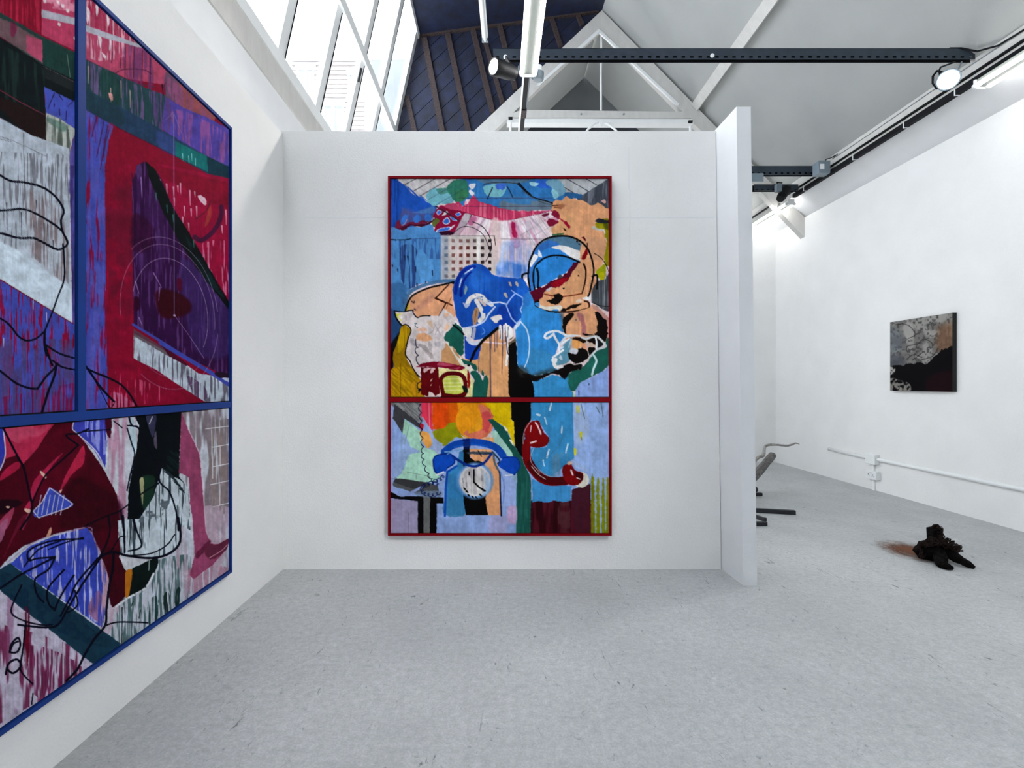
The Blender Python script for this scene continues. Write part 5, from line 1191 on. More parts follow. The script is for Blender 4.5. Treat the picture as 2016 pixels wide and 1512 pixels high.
def paint_lower(c):
    p, l = c.poly, c.line; z = lambda *q: Z('CC', *q)
    p(z((60, 40), (345, 40), (345, 240), (160, 120)), (150, 150, 148), smooth=False); p(z((60, 40), (345, 40), (345, 240), (160, 120)), (120, 120, 122), st=('d', .5, .2))
    p(z((115, 66), (330, 232), (332, 275), (200, 190), (185, 320), (100, 190)), (74, 74, 78), smooth=False)
    p(z((60, 175), (110, 200), (185, 320), (130, 700), (60, 790)), (150, 174, 218), smooth=False)
    p(z((200, 192), (330, 292), (350, 430), (430, 450), (535, 500), (440, 530), (445, 640), (510, 690), (420, 732), (115, 702), (180, 330)), (174, 214, 194), smooth=False)
    p(z((185, 320), (250, 420), (330, 470), (230, 500), (200, 600), (130, 690), (110, 600)), (156, 178, 214), wob=1, wc=2)
    p(z((340, 40), (432, 40), (440, 300), (380, 240), (340, 170)), (214, 66, 96), smooth=False); l(z((405, 50), (410, 260)), 1.6, (230, 130, 140)); p(z((330, 230), (360, 240), (350, 290), (330, 270)), (190, 30, 50))
    p(z((345, 170), (440, 300), (520, 380), (520, 500), (440, 450), (400, 300)), (166, 180, 210), a=.9)
    p(z((330, 300), (400, 310), (430, 400), (390, 440), (340, 360)), (226, 168, 92), wob=1)
    p(z((430, 40), (700, 40), (720, 340), (600, 340), (530, 280), (440, 280)), (214, 106, 14), smooth=False); p(z((440, 60), (560, 60), (560, 280), (450, 270)), (222, 78, 20), a=.7, soft=8)
    p(z((640, 40), (900, 40), (960, 200), (900, 340), (690, 340)), (222, 150, 24), smooth=False); p(z((880, 40), (1098, 40), (1102, 200), (1130, 220), (1132, 430), (1060, 270), (950, 200)), (222, 194, 10), smooth=False)
    p(z((900, 60), (1090, 60), (1100, 260), (960, 180)), (206, 176, 8), st=('v', .5, .25))
    p(z((440, 290), (520, 270), (600, 220), (690, 225), (705, 345), (640, 352), (540, 415), (520, 400), (450, 340)), (150, 152, 22), wob=1.5, wc=3)
    p(z((690, 290), (900, 300), (950, 380), (760, 390), (690, 350)), (212, 196, 190), a=.9)
    c.disc(z((785, 205))[0], 36, (226, 156, 30), soft=2); p(z((840, 66), (930, 120), (950, 220), (930, 300), (850, 360), (760, 350), (700, 320), (720, 290), (770, 290), (835, 240), (860, 180), (830, 120)), (214, 124, 100), wob=1.6); p(z((830, 170), (880, 220), (830, 290), (730, 310), (790, 240)), (222, 160, 40), wob=1.5); p(z((850, 140), (930, 150), (910, 290), (870, 290)), (206, 86, 90), wob=1.6, a=.9)
    l([(750 + .23313 * 785 + 37 * math.cos(t), 780 + .23313 * 208 + 36 * math.sin(t)) for t in np.linspace(0, 6.28, 30)], 1.2, (196, 120, 30), a=.7)
    p(z((760, 380), (940, 345), (960, 390), (900, 400)), (226, 176, 124)); 
    p(z((930, 300), (990, 290), (1060, 400), (1150, 540), (1060, 500), (960, 390)), (168, 204, 190), wob=1.5, smooth=False)
    p(z((905, 200), (940, 190), (1060, 280), (1100, 380), (1190, 510), (1205, 570), (1255, 660), (1268, 720), (1268, 1200), (1138, 1200), (1150, 700), (1110, 480), (1000, 330)), (34, 94, 84), smooth=False, wob=.8); p(z((1150, 700), (1250, 700), (1265, 1200), (1140, 1200)), (48, 110, 100), st=('v', .52, .2), a=.8)
    p(z((1040, 250), (1070, 290), (1050, 290)), (230, 226, 220)); p(z((1085, 370), (1110, 380), (1120, 420)), (232, 228, 214))
    p(z((1097, 40), (1268, 40), (1268, 205), (1215, 290), (1205, 400), (1195, 525), (1130, 425), (1122, 215), (1102, 195)), (10, 7, 9), smooth=False)
    p(z((1268, 40), (1622, 40), (1632, 520), (1560, 580), (1430, 690), (1262, 560), (1262, 440), (1400, 430), (1420, 350), (1330, 205), (1268, 200)), (68, 146, 192), smooth=False)
    for q, w in ((((1440, 60), (1425, 120)), 5), (((1530, 250), (1525, 310)), 4), (((1385, 180), (1400, 240)), 4), (((1580, 400), (1560, 480)), 5), (((1420, 450), (1400, 520)), 5), (((1320, 155), (1340, 160)), 6), (((1370, 540), (1380, 590)), 4)):
        l(z(*q), w * .6, (206, 222, 230), a=.9, wob=1)
    p(z((1450, 500), (1600, 480), (1580, 600), (1450, 690)), (104, 140, 164), a=.7, st=('v', .5, .2), soft=4); l(z((1540, 330), (1480, 450), (1330, 560)), 1.3, (90, 120, 140), a=.7)
    p(z((1622, 40), (1960, 40), (1960, 720), (1770, 710), (1740, 640), (1632, 530)), (158, 182, 224), smooth=False, wob=1); p(z((1630, 60), (1700, 60), (1760, 300), (1650, 400)), (178, 194, 220), a=.7, soft=5)
    for x, y in ((1665, 110), (1690, 330), (1640, 470)): p(z((x - 12, y - 30), (x + 10, y - 20), (x + 6, y + 30), (x - 10, y + 20)), (210, 206, 70), wob=1)
    for q in (((1690, 70), (1720, 190)), ((1820, 90), (1850, 150)), ((1860, 60), (1875, 170)), ((1690, 345), (1695, 370))): l(z(*q), 1.8, (96, 112, 120), a=.8)
    p(z((1268, 880), (1610, 880), (1612, 790), (1770, 740), (1778, 1200), (1262, 1200)), (58, 8, 22), smooth=False); p(z((1612, 790), (1765, 740), (1770, 1200), (1600, 1200)), (84, 40, 56), a=.8, smooth=False); p(z((1280, 890), (1760, 890), (1760, 1180), (1280, 1180)), (90, 26, 44), st=('w', .58, .15)); p(z((1500, 900), (1590, 900), (1590, 1180), (1510, 1180)), (96, 56, 62), st=('b', .52, .15), a=.8)
    p(z((1275, 700), (1420, 740), (1610, 760), (1600, 880), (1540, 895), (1460, 880), (1400, 900), (1330, 885), (1280, 895)), (76, 150, 200), wob=1.6, smooth=False)
    # olive stripes
    p(z((1775, 690), (1960, 690), (1960, 1200), (1775, 1200)), (158, 178, 210), smooth=False)
    for x in (1782, 1822, 1866, 1905):
        p(z((x, 760), (x + 12, 680), (x + 22, 760), (x + 26, 1200), (x, 1200)), (140, 146, 18), wob=1.4)
    p(z((1775, 720), (1790, 700), (1800, 1200), (1775, 1200)), (130, 130, 30), wob=1)
    # table
    p(z((470, 900), (1140, 925), (1140, 1200), (470, 1200)), (150, 172, 214), smooth=False); p(z((1075, 935), (1142, 935), (1142, 1070), (1070, 1060)), (196, 168, 200), a=.9, soft=3); p(z((920, 1020), (1060, 1020), (1050, 1170), (920, 1170)), (178, 172, 206), a=.7, soft=5)
    p(z((60, 865), (312, 885), (316, 1200), (60, 1200)), (166, 158, 186), smooth=False); l(z((235, 980), (235, 1160)), 1, (130, 126, 140))
    p(z((60, 800), (180, 845), (340, 845), (530, 855), (528, 905), (470, 905), (470, 1200), (312, 1200), (310, 885), (60, 860)), (12, 10, 12), smooth=False, wob=.6)
    p(z((130, 695), (300, 715), (420, 732), (480, 760), (500, 840), (350, 835), (100, 760), (95, 720)), (92, 94, 96), smooth=False); p(z((130, 695), (300, 715), (420, 745), (320, 790), (120, 730)), (62, 62, 64), a=.8); p(z((360, 838), (415, 848), (410, 1200), (360, 1200)), (116, 116, 116), smooth=False); p(z((290, 810), (500, 800), (500, 850), (320, 845)), (130, 150, 176), a=.7)
    l(z((340, 770), (190, 838), (110, 800), (90, 740), (110, 690)), 5, (152, 170, 212))
    l(z((130, 690), (60, 700)), 1, (90, 90, 96), a=.6); l(z((220, 640), (420, 680)), 1, (130, 150, 140)); l(z((298, 665), (298, 705)), 1, (130, 150, 140)); l(z((240, 240), (200, 400)), 1, (130, 160, 150))
    # telephone
    p(z((545, 1005), (540, 880), (560, 640), (640, 600), (660, 470), (705, 450), (705, 1005)), (64, 134, 180), smooth=False); p(z((540, 880), (705, 880), (705, 1005), (540, 1005)), (70, 132, 170), a=.8)
    p(z((695, 430), (748, 425), (752, 520), (870, 560), (895, 860), (908, 1005), (720, 1005), (697, 880)), (10, 8, 10), smooth=False)
    p(z((750, 445), (930, 450), (985, 580), (1008, 640), (1010, 1005), (906, 1005), (880, 860), (920, 760), (900, 620), (870, 560), (760, 520)), (222, 166, 122), smooth=False); p(z((740, 470), (950, 470), (920, 495), (745, 490)), (70, 84, 100), a=.9); p(z((750, 495), (860, 500), (840, 530), (790, 545)), (222, 166, 122), wob=1.5); l(z((820, 460), (850, 510)), 2, (40, 36, 40)); l(z((740, 475), (930, 485)), 1.6, (50, 60, 80))
    p(z((1010, 620), (1080, 680), (1142, 690), (1142, 925), (1015, 925)), (160, 178, 220), smooth=False); p(z((1090, 660), (1142, 600), (1142, 720)), (150, 176, 200))
    c.disc(z((795, 715))[0], 36, (112, 158, 208), soft=6); c.disc(z((795, 715))[0], 31, (216, 212, 210), soft=4); c.disc(z((795, 715))[0], 28, (180, 176, 178), st=('v', .52, .2), soft=4)
    p(z((870, 640), (930, 740), (900, 820), (860, 840), (880, 740)), (170, 196, 224), a=.8, soft=4)
    l(z((785, 622), (785, 725), (830, 770), (880, 800)), 3.4, (14, 12, 14), smooth=False); l(z((746, 640), (745, 665)), 2.4, (20, 20, 22))
    for x, y in ((700, 775), (720, 800), (735, 830), (770, 845), (800, 850), (835, 830), (860, 790)): l(z((x, y), (x + 12, y + 12)), 3, (20, 20, 22), wob=1.2)
    for x, y in ((690, 700), (720, 730), (850, 680)): l(z((x, y), (x + 4, y + 30)), 3.5, (140, 140, 146), a=.6, wob=1)
    B = (22, 82, 172)
    l(z((535, 470), (600, 420), (700, 392), (800, 388), (900, 405), (980, 440), (1030, 500)), 14, B); l(z((620, 430), (760, 408), (900, 425)), 3, (40, 110, 200), a=.7); l(z((540, 470), (600, 465), (680, 450)), 2.4, (120, 170, 210)); l(z((700, 370), (740, 368)), 5, (14, 40, 120)); p(z((700, 380), (750, 378), (748, 440), (700, 440)), (14, 40, 110), a=.8)
    p(z((440, 540), (470, 500), (540, 488), (590, 490), (622, 560), (570, 600), (540, 640), (480, 660), (450, 620)), (22, 86, 186)); p(z((990, 570), (1030, 530), (1060, 508), (1140, 520), (1172, 590), (1150, 630), (1120, 662), (1010, 605)), (20, 80, 178))
    l(z((440, 540), (475, 498), (590, 490), (622, 560), (560, 605)), 2.6, (14, 52, 132)); l(z((440, 540), (450, 620), (482, 660)), 2.6, (14, 52, 132)); l(z((470, 665), (530, 640)), 3, (222, 226, 230)); l(z((1030, 520), (1140, 518), (1175, 590), (1125, 665)), 2.4, (14, 56, 140)); l(z((1050, 670), (1110, 665)), 2.4, (220, 224, 230))
    l(z((605, 505), (660, 545), (740, 585), (810, 590), (880, 555), (930, 490)), 5, (16, 58, 140)); l(z((940, 470), (1000, 540), (985, 570)), 3, (44, 60, 80)); l(z((950, 480), (960, 560), (1000, 640)), 4, (70, 96, 120), a=.8)
    l(z((640, 590), (560, 640), (548, 760), (540, 1010)), 4.4, (24, 84, 172), smooth=False); l(z((1003, 640), (1008, 800), (1016, 1010)), 3, (24, 36, 76)); l(z((1012, 640), (1040, 760), (1030, 900)), 2.4, (120, 150, 210), a=.8); l(z((560, 490), (580, 480)), 2, (100, 160, 210))
    # curly cord
    path = catmull(z((325, 60), (332, 150), (338, 250), (345, 350), (350, 450), (352, 520), (372, 600), (410, 680), (445, 720)), False, 8)
    cord = [(x + 2.6 * math.sin(i * 1.1), y + 1.5 * math.cos(i * 1.1)) for i, (x, y) in enumerate(path)]
    l(cord, 1.6, (20, 28, 66)); ring = []
    for i in range(110):
        t = i / 110 * 6.28 * .8 + .6; cx, cy = z((425, 785))[0]
        ring.append((cx + 19 * math.cos(t) + 3 * math.cos(i * .62), cy + 12 * math.sin(t) + 3 * math.sin(i * .62)))
    l(ring, 1.5, (20, 34, 92), smooth=False)
    q2 = catmull(z((400, 740), (450, 720), (500, 700), (530, 670)), False, 12)
    l([(x + 3 * math.cos(i * .8), y + 3.4 * math.sin(i * .8)) for i, (x, y) in enumerate(q2)], 1.6, (20, 36, 96), smooth=False)
    # red handset
    c.disc(z((1690, 705))[0], 15.5, (224, 220, 208)); R_ = (130, 6, 16)
    l(z((1290, 330), (1235, 400), (1228, 480), (1245, 560), (1290, 630), (1350, 690), (1430, 720), (1560, 715)), 17, (124, 6, 14)); l(z((1262, 570), (1300, 630), (1360, 680), (1440, 715), (1570, 710)), 15, (78, 4, 14), a=.8)
    p(z((1212, 300), (1230, 240), (1275, 212), (1330, 208), (1352, 255), (1380, 310), (1415, 345), (1418, 385), (1380, 425), (1290, 432), (1230, 380)), R_); p(z((1535, 600), (1600, 570), (1640, 625), (1705, 650), (1700, 715), (1650, 752), (1590, 745), (1540, 690)), R_); p(z((1640, 640), (1700, 660), (1690, 720), (1660, 700)), (76, 4, 12))
    for q, w in ((((1305, 225), (1320, 245), (1345, 300)), 3), (((1270, 250), (1262, 300)), 1.6), (((1265, 395), (1310, 380)), 3), (((1345, 300), (1350, 320)), 3), (((1605, 625), (1620, 665)), 3), (((1655, 690), (1680, 700)), 2), (((1270, 590), (1330, 660), (1390, 700)), 1.2), (((1300, 600), (1340, 650)), 1)):
        l(z(*q), w, (236, 214, 210), a=.95)
    l(z((1268, 205), (1210, 300), (1200, 400)), 1.4, (216, 190, 190), a=.8); l(z((1290, 440), (1262, 520), (1290, 590), (1380, 660), (1440, 680)), 1.2, (210, 200, 206), a=.8)
    p(z((1590, 550), (1620, 560), (1590, 580), (1575, 570)), (216, 180, 160)); p(z((1620, 540), (1720, 590), (1740, 640), (1640, 600)), (170, 190, 224), a=.8)

cu, P_ = centre_canvas(fy0 + 5.8, fm - 5.8, (224, 206, 209))
paint_upper(cu); grid_mesh('canvas', P_, cu, ca)
cl_, P_ = centre_canvas(fm + 5.8, fy1 - 5.8, (152, 174, 216))
paint_lower(cl_); grid_mesh('canvas', P_, cl_, ca)

# ------------------------------------------------------------------ the blue framed painting on the left wall
LXF = LX + 0.046; LXC = LX + 0.038
la = thing('framed_painting', (LX, 1.65, 0.26), 'huge crimson and violet three panel painting in blue frame on the left wall', 'painting')
yR = on_x(457.5, 0, LXF).y; yM = on_x(162, 0, LXF).y; yL = yM - (yR - yM)
zT = EYE + (VY - 252) / F * yR; zM = 1.179; zB = EYE + (VY - 1126.5) / F * yR
fw = 0.0155
def panel_x(y0, y1, z0, z1):
    def rail(a, b, c, d): MB().box(LX + 0.001, LXF, a, b, c, d).build('frame_rail', M['bluef'], la)
    rail(y0, y0 + fw, z0, z1); rail(y1 - fw, y1, z0, z1); rail(y0 + fw, y1 - fw, z0, z0 + fw); rail(y0 + fw, y1 - fw, z1 - fw, z1)
    MB().box(LX + 0.002, LXC - 0.006, y0 + fw, y1 - fw, z0 + fw, z1 - fw).build('backing_board', M['gap'], la)
def side_canvas(y0, y1, z0, z1, base, nz, step=1.05):
    i = fw + 0.005; y0 += i; y1 -= i; z0 += i; z1 -= i
    pxa = VX + F * LXC / y1; pxb = VX + F * LXC / y0     # right edge, left edge in the photograph
    lim = -8.0
    ys = []
    if pxb < lim:
        n = int((pxa - lim) / step); pxs = np.linspace(lim, pxa, n); yv = F * LXC / (pxs - VX)
        ys = np.concatenate([np.linspace(y0, yv[0], 24)[:-1], yv])
    else:
        n = int((pxa - pxb) / step); ys = F * LXC / (np.linspace(pxb, pxa, n) - VX)
    zs = np.linspace(z1, z0, nz)
    Yg, Zg = np.meshgrid(ys, zs)
    PX = VX + F * LXC / Yg; PY = VY - (Zg - EYE) * F / Yg
    P = np.stack([np.full_like(Yg, LXC), Yg, Zg], -1)
    return Canvas(PX, PY, base), P
def wallpx(y, z): return (VX + F * LXC / y, VY - (z - EYE) * F / y)

CR = (150, 20, 64); VI = (92, 102, 184)
def lines(c, items, col=NAVY):
    for z, w, *q in items: c.line(Z(z, *q), w, col)

def paint_left_up(c):
    p, l = c.poly, c.line
    p(Z('L1', (-6000, -6000), (345, -3000), (345, 275), (120, 185), (-6000, -2600)), (150, 26, 62), smooth=False); p(Z('L1', (-2000, -2000), (345, -900), (345, 270), (0, 110)), (176, 50, 84), st=('v', .55, .2), smooth=False)
    p(Z('L1', (345, -3000), (700, -3000), (700, 460), (345, 285)), (190, 84, 118), smooth=False); p(Z('L1', (345, -500), (650, -500), (650, 100), (345, 60)), (214, 150, 170), st=('c', .5, .12), smooth=False)
    p(Z('L1', (345, 78), (660, 160), (660, 215), (345, 142)), (186, 184, 194), smooth=False)
    for x, y in ((480, 20), (520, 50), (370, 10), (490, 200), (625, 320), (560, 90)): p(Z('L1', (x - 12, y - 18), (x + 12, y - 8), (x + 8, y + 14), (x - 10, y + 8)), (226, 214, 218), wob=1)
    p(Z('L1', (-6000, -2650), (0, 100), (350, 300), (700, 470), (700, 730), (350, 545), (0, 300), (-6000, -2000)), (60, 84, 82), smooth=False); p(Z('L1', (-2000, -500), (0, 150), (100, 190), (200, 250), (350, 335), (350, 520), (0, 300), (-2000, -400)), (128, 104, 110), smooth=False, wob=2)
    p(Z('L1', (220, 290), (350, 332), (350, 515), (220, 425)), (186, 96, 126), wob=1.5, smooth=False); p(Z('L1', (90, 180), (140, 210), (120, 300), (90, 290)), (130, 40, 80), soft=3, a=.7); p(Z('L1', (352, 322), (700, 480), (700, 720), (360, 545)), (46, 82, 78), smooth=False); l(Z('L1', (555, 450), (580, 640)), 1.4, (150, 170, 160), a=.7)
    p(Z('L1', (-6000, -2050), (0, 305), (350, 535), (700, 700), (700, 890), (365, 722), (388, 1190), (0, 975), (-6000, -700)), (26, 42, 46), smooth=False); p(Z('L1', (-300, 300), (350, 560), (370, 1000), (-300, 700)), (44, 66, 64), st=('w', .6, .2)); p(Z('L1', (360, 560), (700, 720), (700, 800), (360, 640)), (56, 62, 64), a=.8, smooth=False)
    p(Z('L1', (-3000, -500), (0, 800), (180, 870), (385, 965), (388, 1180), (200, 1085), (0, 905), (-3000, -300)), (54, 36, 36), smooth=False, wob=1.5); l(Z('L1', (-200, 640), (0, 745), (180, 850), (380, 955)), 2, (130, 60, 76), st=('c', .4, .2)); l(Z('L1', (360, 550), (640, 690)), 1.2, (150, 120, 130), a=.7)
    p(Z('L1', (365, 718), (700, 880), (700, 1120), (380, 935)), (94, 108, 190), smooth=False)
    for x0, y0, x1, y1 in ((450, 770, 395, 900), (490, 790, 520, 830), (610, 830, 560, 880), (490, 900, 495, 960), (550, 920, 545, 990), (450, 860, 445, 890)): l(Z('L1', (x0, y0), (x1, y1)), 2.2, (62, 44, 100), taper=.5)
    # white cloth
    p(Z('L1', (-6000, -500), (0, 975), (388, 1188), (388, 1600), (-6000, 1600)), (190, 200, 212), smooth=False)
    p(Z('L1', (380, 932), (500, 985), (650, 1085), (600, 1150), (575, 1300), (570, 1600), (386, 1600)), (192, 196, 192), smooth=False, wob=.8); p(Z('L1', (390, 960), (560, 1050), (570, 1500), (390, 1500)), (112, 120, 114), st=('w', .56, .2)); p(Z('L1', (400, 970), (560, 1040), (520, 1090), (400, 1010)), (96, 130, 120), a=.6, soft=4)
    p(Z('L2', (-6000, -2500), (575, -200), (600, 1245), (0, 878), (-6000, -1800)), (192, 200, 210), smooth=False)
    p(Z('L2', (-600, -200), (575, -150), (590, 940), (300, 720), (-600, 300)), (140, 142, 150), st=('v', .62, .14), smooth=False); p(Z('L2', (230, 150), (470, 300), (560, 560), (540, 900), (350, 760), (240, 600)), (146, 132, 134), a=.75, soft=6, st=('v', .5, .25))
    for x, y0, y1 in ((55, 250, 480), (175, 330, 520), (365, 420, 650), (395, 430, 560), (300, 230, 300), (440, 560, 640)): l(Z('L2', (x, y0), (x + 4, y1)), 2.4, (66, 66, 76), a=.75, taper=.7)
    p(Z('L2', (-3000, -600), (0, 570), (150, 640), (300, 760), (480, 880), (590, 965), (600, 1240), (0, 875), (-3000, -400)), (208, 220, 230), smooth=False, wob=1.5, soft=4)
    for q in (((0, 1130), (120, 1170), (380, 1290)), ((0, 1150), (90, 1170))): l(Z('L1', *q), 1.0, (110, 114, 124), a=.7)
    for x, y0, y1 in ((195, 1100, 1300), (305, 1260, 1400)): l(Z('L1', (x, y0), (x, y1)), 2, (90, 92, 100), a=.7, taper=.8)
    # lilac edge strip and streaked violet below
    p(Z('L1', (572, 1600), (580, 1260), (610, 1130), (655, 1080), (720, 1080), (720, 1600)), (112, 102, 172), smooth=False); p(Z('L2', (575, -60), (720, -60), (720, 1300), (602, 1250)), (110, 102, 172), smooth=False); p(Z('L2', (575, -60), (640, -60), (650, 1240), (602, 1250)), (84, 74, 130), st=('v', .5, .2), smooth=False)
    p(Z('L2', (-6000, -2300), (0, 886), (602, 1250), (720, 1250), (720, 1700), (-6000, 1700)) , VI, smooth=False); p(Z('L3', (-6000, -100), (720, -100), (720, 620), (-6000, 2600)), VI, smooth=False)
    p(Z('L2', (-6000, -2300), (0, 886), (602, 1250), (660, 1250), (660, 1700), (-6000, 1700)), (152, 28, 76), st=('v', .60, .08), smooth=False); p(Z('L3', (-6000, -100), (660, -100), (660, 620), (-6000, 2600)), (150, 26, 74), st=('v', .60, .08), smooth=False)
    p(Z('L3', (-6000, -50), (660, -50), (660, 620), (-6000, 2600)), (104, 92, 142), st=('w', .50, .12), smooth=False, a=.85); p(Z('L3', (0, 430), (660, 300), (660, 560), (0, 590)), (140, 34, 90), st=('v', .50, .15), smooth=False, a=.8)
    for x, y in ((275, 1090), (385, 1190), (30, 1400)): l(Z('L2', (x, y - 30), (x, y + 40)), 2, (214, 206, 226), a=.9, taper=.5)
    l(Z('L2', (-400, 640), (0, 882), (602, 1248)), 1.6, (130, 26, 54), smooth=False)
    lines(c, [('L2', 4.2, (-400, -260), (0, 20), (100, 70), (200, 80), (350, 120), (450, 190), (510, 270), (527, 330), (505, 390), (515, 480), (545, 540), (558, 590), (510, 630), (460, 632), (400, 600), (280, 542), (160, 540), (0, 500), (-300, 440)),
              ('L2', 4.0, (-200, 320), (60, 310), (180, 300), (300, 340), (450, 430), (515, 482)), ('L2', 3.4, (520, 590), (530, 700), (530, 880), (480, 1020), (430, 1160), (370, 1310)),
              ('L2', 3.8, (370, 1310), (300, 1370), (220, 1388), (150, 1350), (80, 1260), (0, 1205), (-200, 1120)), ('L2', 4.4, (370, 1310), (368, 1420), (385, 1512)), ('L3', 4.4, (372, -10), (400, 80), (432, 165)),
              ('L3', 3.6, (385, 0), (500, 70), (680, 122)), ('L3', 4.2, (-200, 60), (0, 210), (130, 310), (230, 350), (310, 360)), ('L3', 4.2, (310, 360), (380, 260), (440, 200), (475, 150)),
              ('L3', 4.8, (468, 150), (450, 250), (400, 380), (345, 560)), ('L3', 3.6, (435, 125), (520, 180), (680, 212))])

def paint_right_up(c):
    p, l = c.poly, c.line
    p(Z('L1', (690, -1500), (1500, 480), (1400, 640), (1350, 700), (1050, 650), (950, 605), (690, 480)), (188, 94, 124), smooth=False)
    p(Z('L1', (690, -200), (1100, 250), (1000, 330), (690, 220)), (176, 62, 98), st=('v', .4, .2)); p(Z('L1', (720, 0), (1200, 300), (1200, 420), (720, 480)), (214, 170, 184), st=('v', .62, .1))
    p(Z('L1', (1035, 360), (1200, 400), (1255, 480), (1250, 750), (1050, 660)), (124, 76, 124), a=.75, soft=4, st=('v', .42, .25))
    p(Z('L1', (690, 200), (900, 275), (1165, 370), (1195, 402), (900, 325), (690, 255)), (188, 188, 198), smooth=False)
    for q in (((790, 30), (815, 60), (800, 140)), ((880, 120), (905, 160), (895, 220)), ((840, 430), (880, 470), (860, 480)), ((810, 300), (840, 320), (830, 400)), ((905, 330), (920, 350), (905, 420)), ((715, 60), (745, 100), (720, 200))): p(Z('L1', *q), (224, 214, 220), wob=.8)
    for x, y0, y1 in ((1040, 370, 640), (1110, 390, 640), (1180, 420, 700), (1245, 470, 760), (930, 430, 520), (1000, 480, 560)): l(Z('L1', (x, y0), (x - 6, y1)), 2.0, (92, 48, 86), a=.75, st=('v', .3, .2))
    p(Z('L1', (690, 480), (960, 612), (1250, 745), (1400, 800), (1330, 1080), (1000, 905), (690, 740)), (58, 92, 98), smooth=False); p(Z('L1', (720, 500), (1250, 760), (1300, 1050), (720, 740)), (118, 104, 140), st=('v', .62, .12), smooth=False); p(Z('L1', (830, 580), (980, 640), (990, 880), (850, 800)), (44, 84, 78), a=.8, soft=5)
    for x, y in ((1000, 740), (1075, 820), (730, 620), (915, 800)): l(Z('L1', (x, y - 70), (x + 3, y + 70)), 2.2, (214, 182, 172), a=.8, taper=.5)
    p(Z('L1', (900, 770), (930, 780), (930, 830), (905, 810)), (222, 170, 168)); l(Z('L1', (955, 610), (1000, 580), (1100, 570), (1200, 580), (1250, 610)), 1.6, (90, 50, 80)); l(Z('L1', (1130, 690), (1280, 720)), 1.4, (96, 60, 90)); l(Z('L1', (1340, 700), (1350, 790)), 3, (40, 34, 50), taper=.7)
    p(Z('L1', (1370, 560), (1780, 960), (1770, 1010), (1500, 890), (1370, 800)), (166, 102, 104), smooth=False, wob=2); p(Z('L1', (1370, 600), (1480, 700), (1480, 850), (1370, 800)), (92, 92, 130), a=.6, soft=5); p(Z('L1', (1400, 640), (1760, 980), (1600, 940), (1420, 820)), (150, 96, 130), st=('v', .5, .2))
    p(Z('L1', (1370, 800), (1500, 880), (1770, 1000), (1950, 1100), (1950, 1420), (1700, 1290), (1450, 1150), (1330, 1060)), (104, 90, 170), smooth=False, wob=1.5); p(Z('L1', (1440, 900), (1900, 1120), (1900, 1360), (1500, 1150)), (148, 100, 158), st=('v', .56, .16)); p(Z('L1', (1250, 760), (1400, 830), (1400, 1090), (1300, 1040)), (116, 88, 140), st=('v', .45, .2), a=.9)
    p(Z('L1', (690, 735), (1000, 885), (1300, 1050), (1700, 1285), (1950, 1410), (1950, 1560), (1840, 1505), (1400, 1265), (1000, 1065), (690, 905)), (58, 84, 112), smooth=False); p(Z('L1', (720, 760), (1000, 900), (1000, 1040), (720, 900)), (50, 80, 88), a=.7, soft=6); p(Z('L1', (1300, 1080), (1460, 1170), (1460, 1290), (1320, 1220)), (76, 94, 150), a=.7, soft=6)
    p(Z('L1', (1450, 1170), (1710, 1290), (1722, 1425), (1450, 1295)), (40, 130, 130), smooth=False); p(Z('L1', (1710, 1290), (1950, 1405), (1950, 1560), (1722, 1425)), (36, 76, 90), smooth=False)
    for x, y in ((1510, 1270), (1560, 1290), (1585, 1270), (1615, 1310)): l(Z('L1', (x, y), (x + 3, y + 60)), 1.5, (150, 206, 206), taper=.5)
    l(Z('L1', (960, 1050), (1450, 1290), (1900, 1520)), 1.2, (60, 40, 60), a=.6)
    # violet drape
    dr = Z('L1', (690, 900), (940, 1040), (900, 1160), (875, 1330), (868, 1600), (690, 1600))
    for q in (dr, Z('L2', (690, -80), (868, -80), (880, 1512), (885, 1600), (690, 1600)), Z('L3', (690, -80), (882, -80), (892, 520), (690, 560))):
        p(q, VI, smooth=False, wob=.8); p(q, (146, 30, 82), st=('v', .64, .08), smooth=False); p(q, (120, 118, 190), st=('w', .62, .15), smooth=False, a=.6)
    for q in (((800, 960), (760, 1130)), ((860, 1000), (800, 1300)), ((890, 1040), (830, 1400)), ((900, 1080), (850, 1300))): l(Z('L1', *q), 2.4, (100, 50, 104), a=.85)
    l(Z('L1', (930, 1045), (880, 1200), (870, 1500)), 2, (100, 112, 180), a=.8)
    p(Z('L2', (868, -80), (1090, -80), (1100, 1240), (885, 1600)), (150, 22, 66), smooth=False, soft=2); p(Z('L2', (880, 300), (1080, 100), (1090, 1150), (950, 1250)), (118, 34, 64), a=.6, st=('b', .48, .2))
    # dark purple window
    pw = Z('L1', (1100, 1480), (1130, 1370), (1190, 1335), (1300, 1440)) + Z('L2', (1310, 0), (1430, 280), (1640, 620), (1900, 1090), (1960, 1180), (1960, 1600)) + Z('L3', (1960, 290), (1800, 222), (1340, -10)) + Z('L2', (1105, 1250), (1090, 0))
    p(pw, (70, 28, 82), smooth=False); p(pw, (112, 78, 132), st=('v', .62, .10), smooth=False, a=.8); p(Z('L2', (1100, 100), (1280, 60), (1420, 400), (1300, 900), (1110, 700)), (88, 52, 108), a=.6, st=('w', .5, .2)); p(Z('L2', (1500, 700), (1900, 1150), (1910, 1500), (1600, 1450)), (82, 62, 120), a=.7, soft=8)
    p(Z('L2', (1100, 350), (1250, 420), (1250, 620), (1100, 640)), (70, 14, 60), a=.7, soft=7)
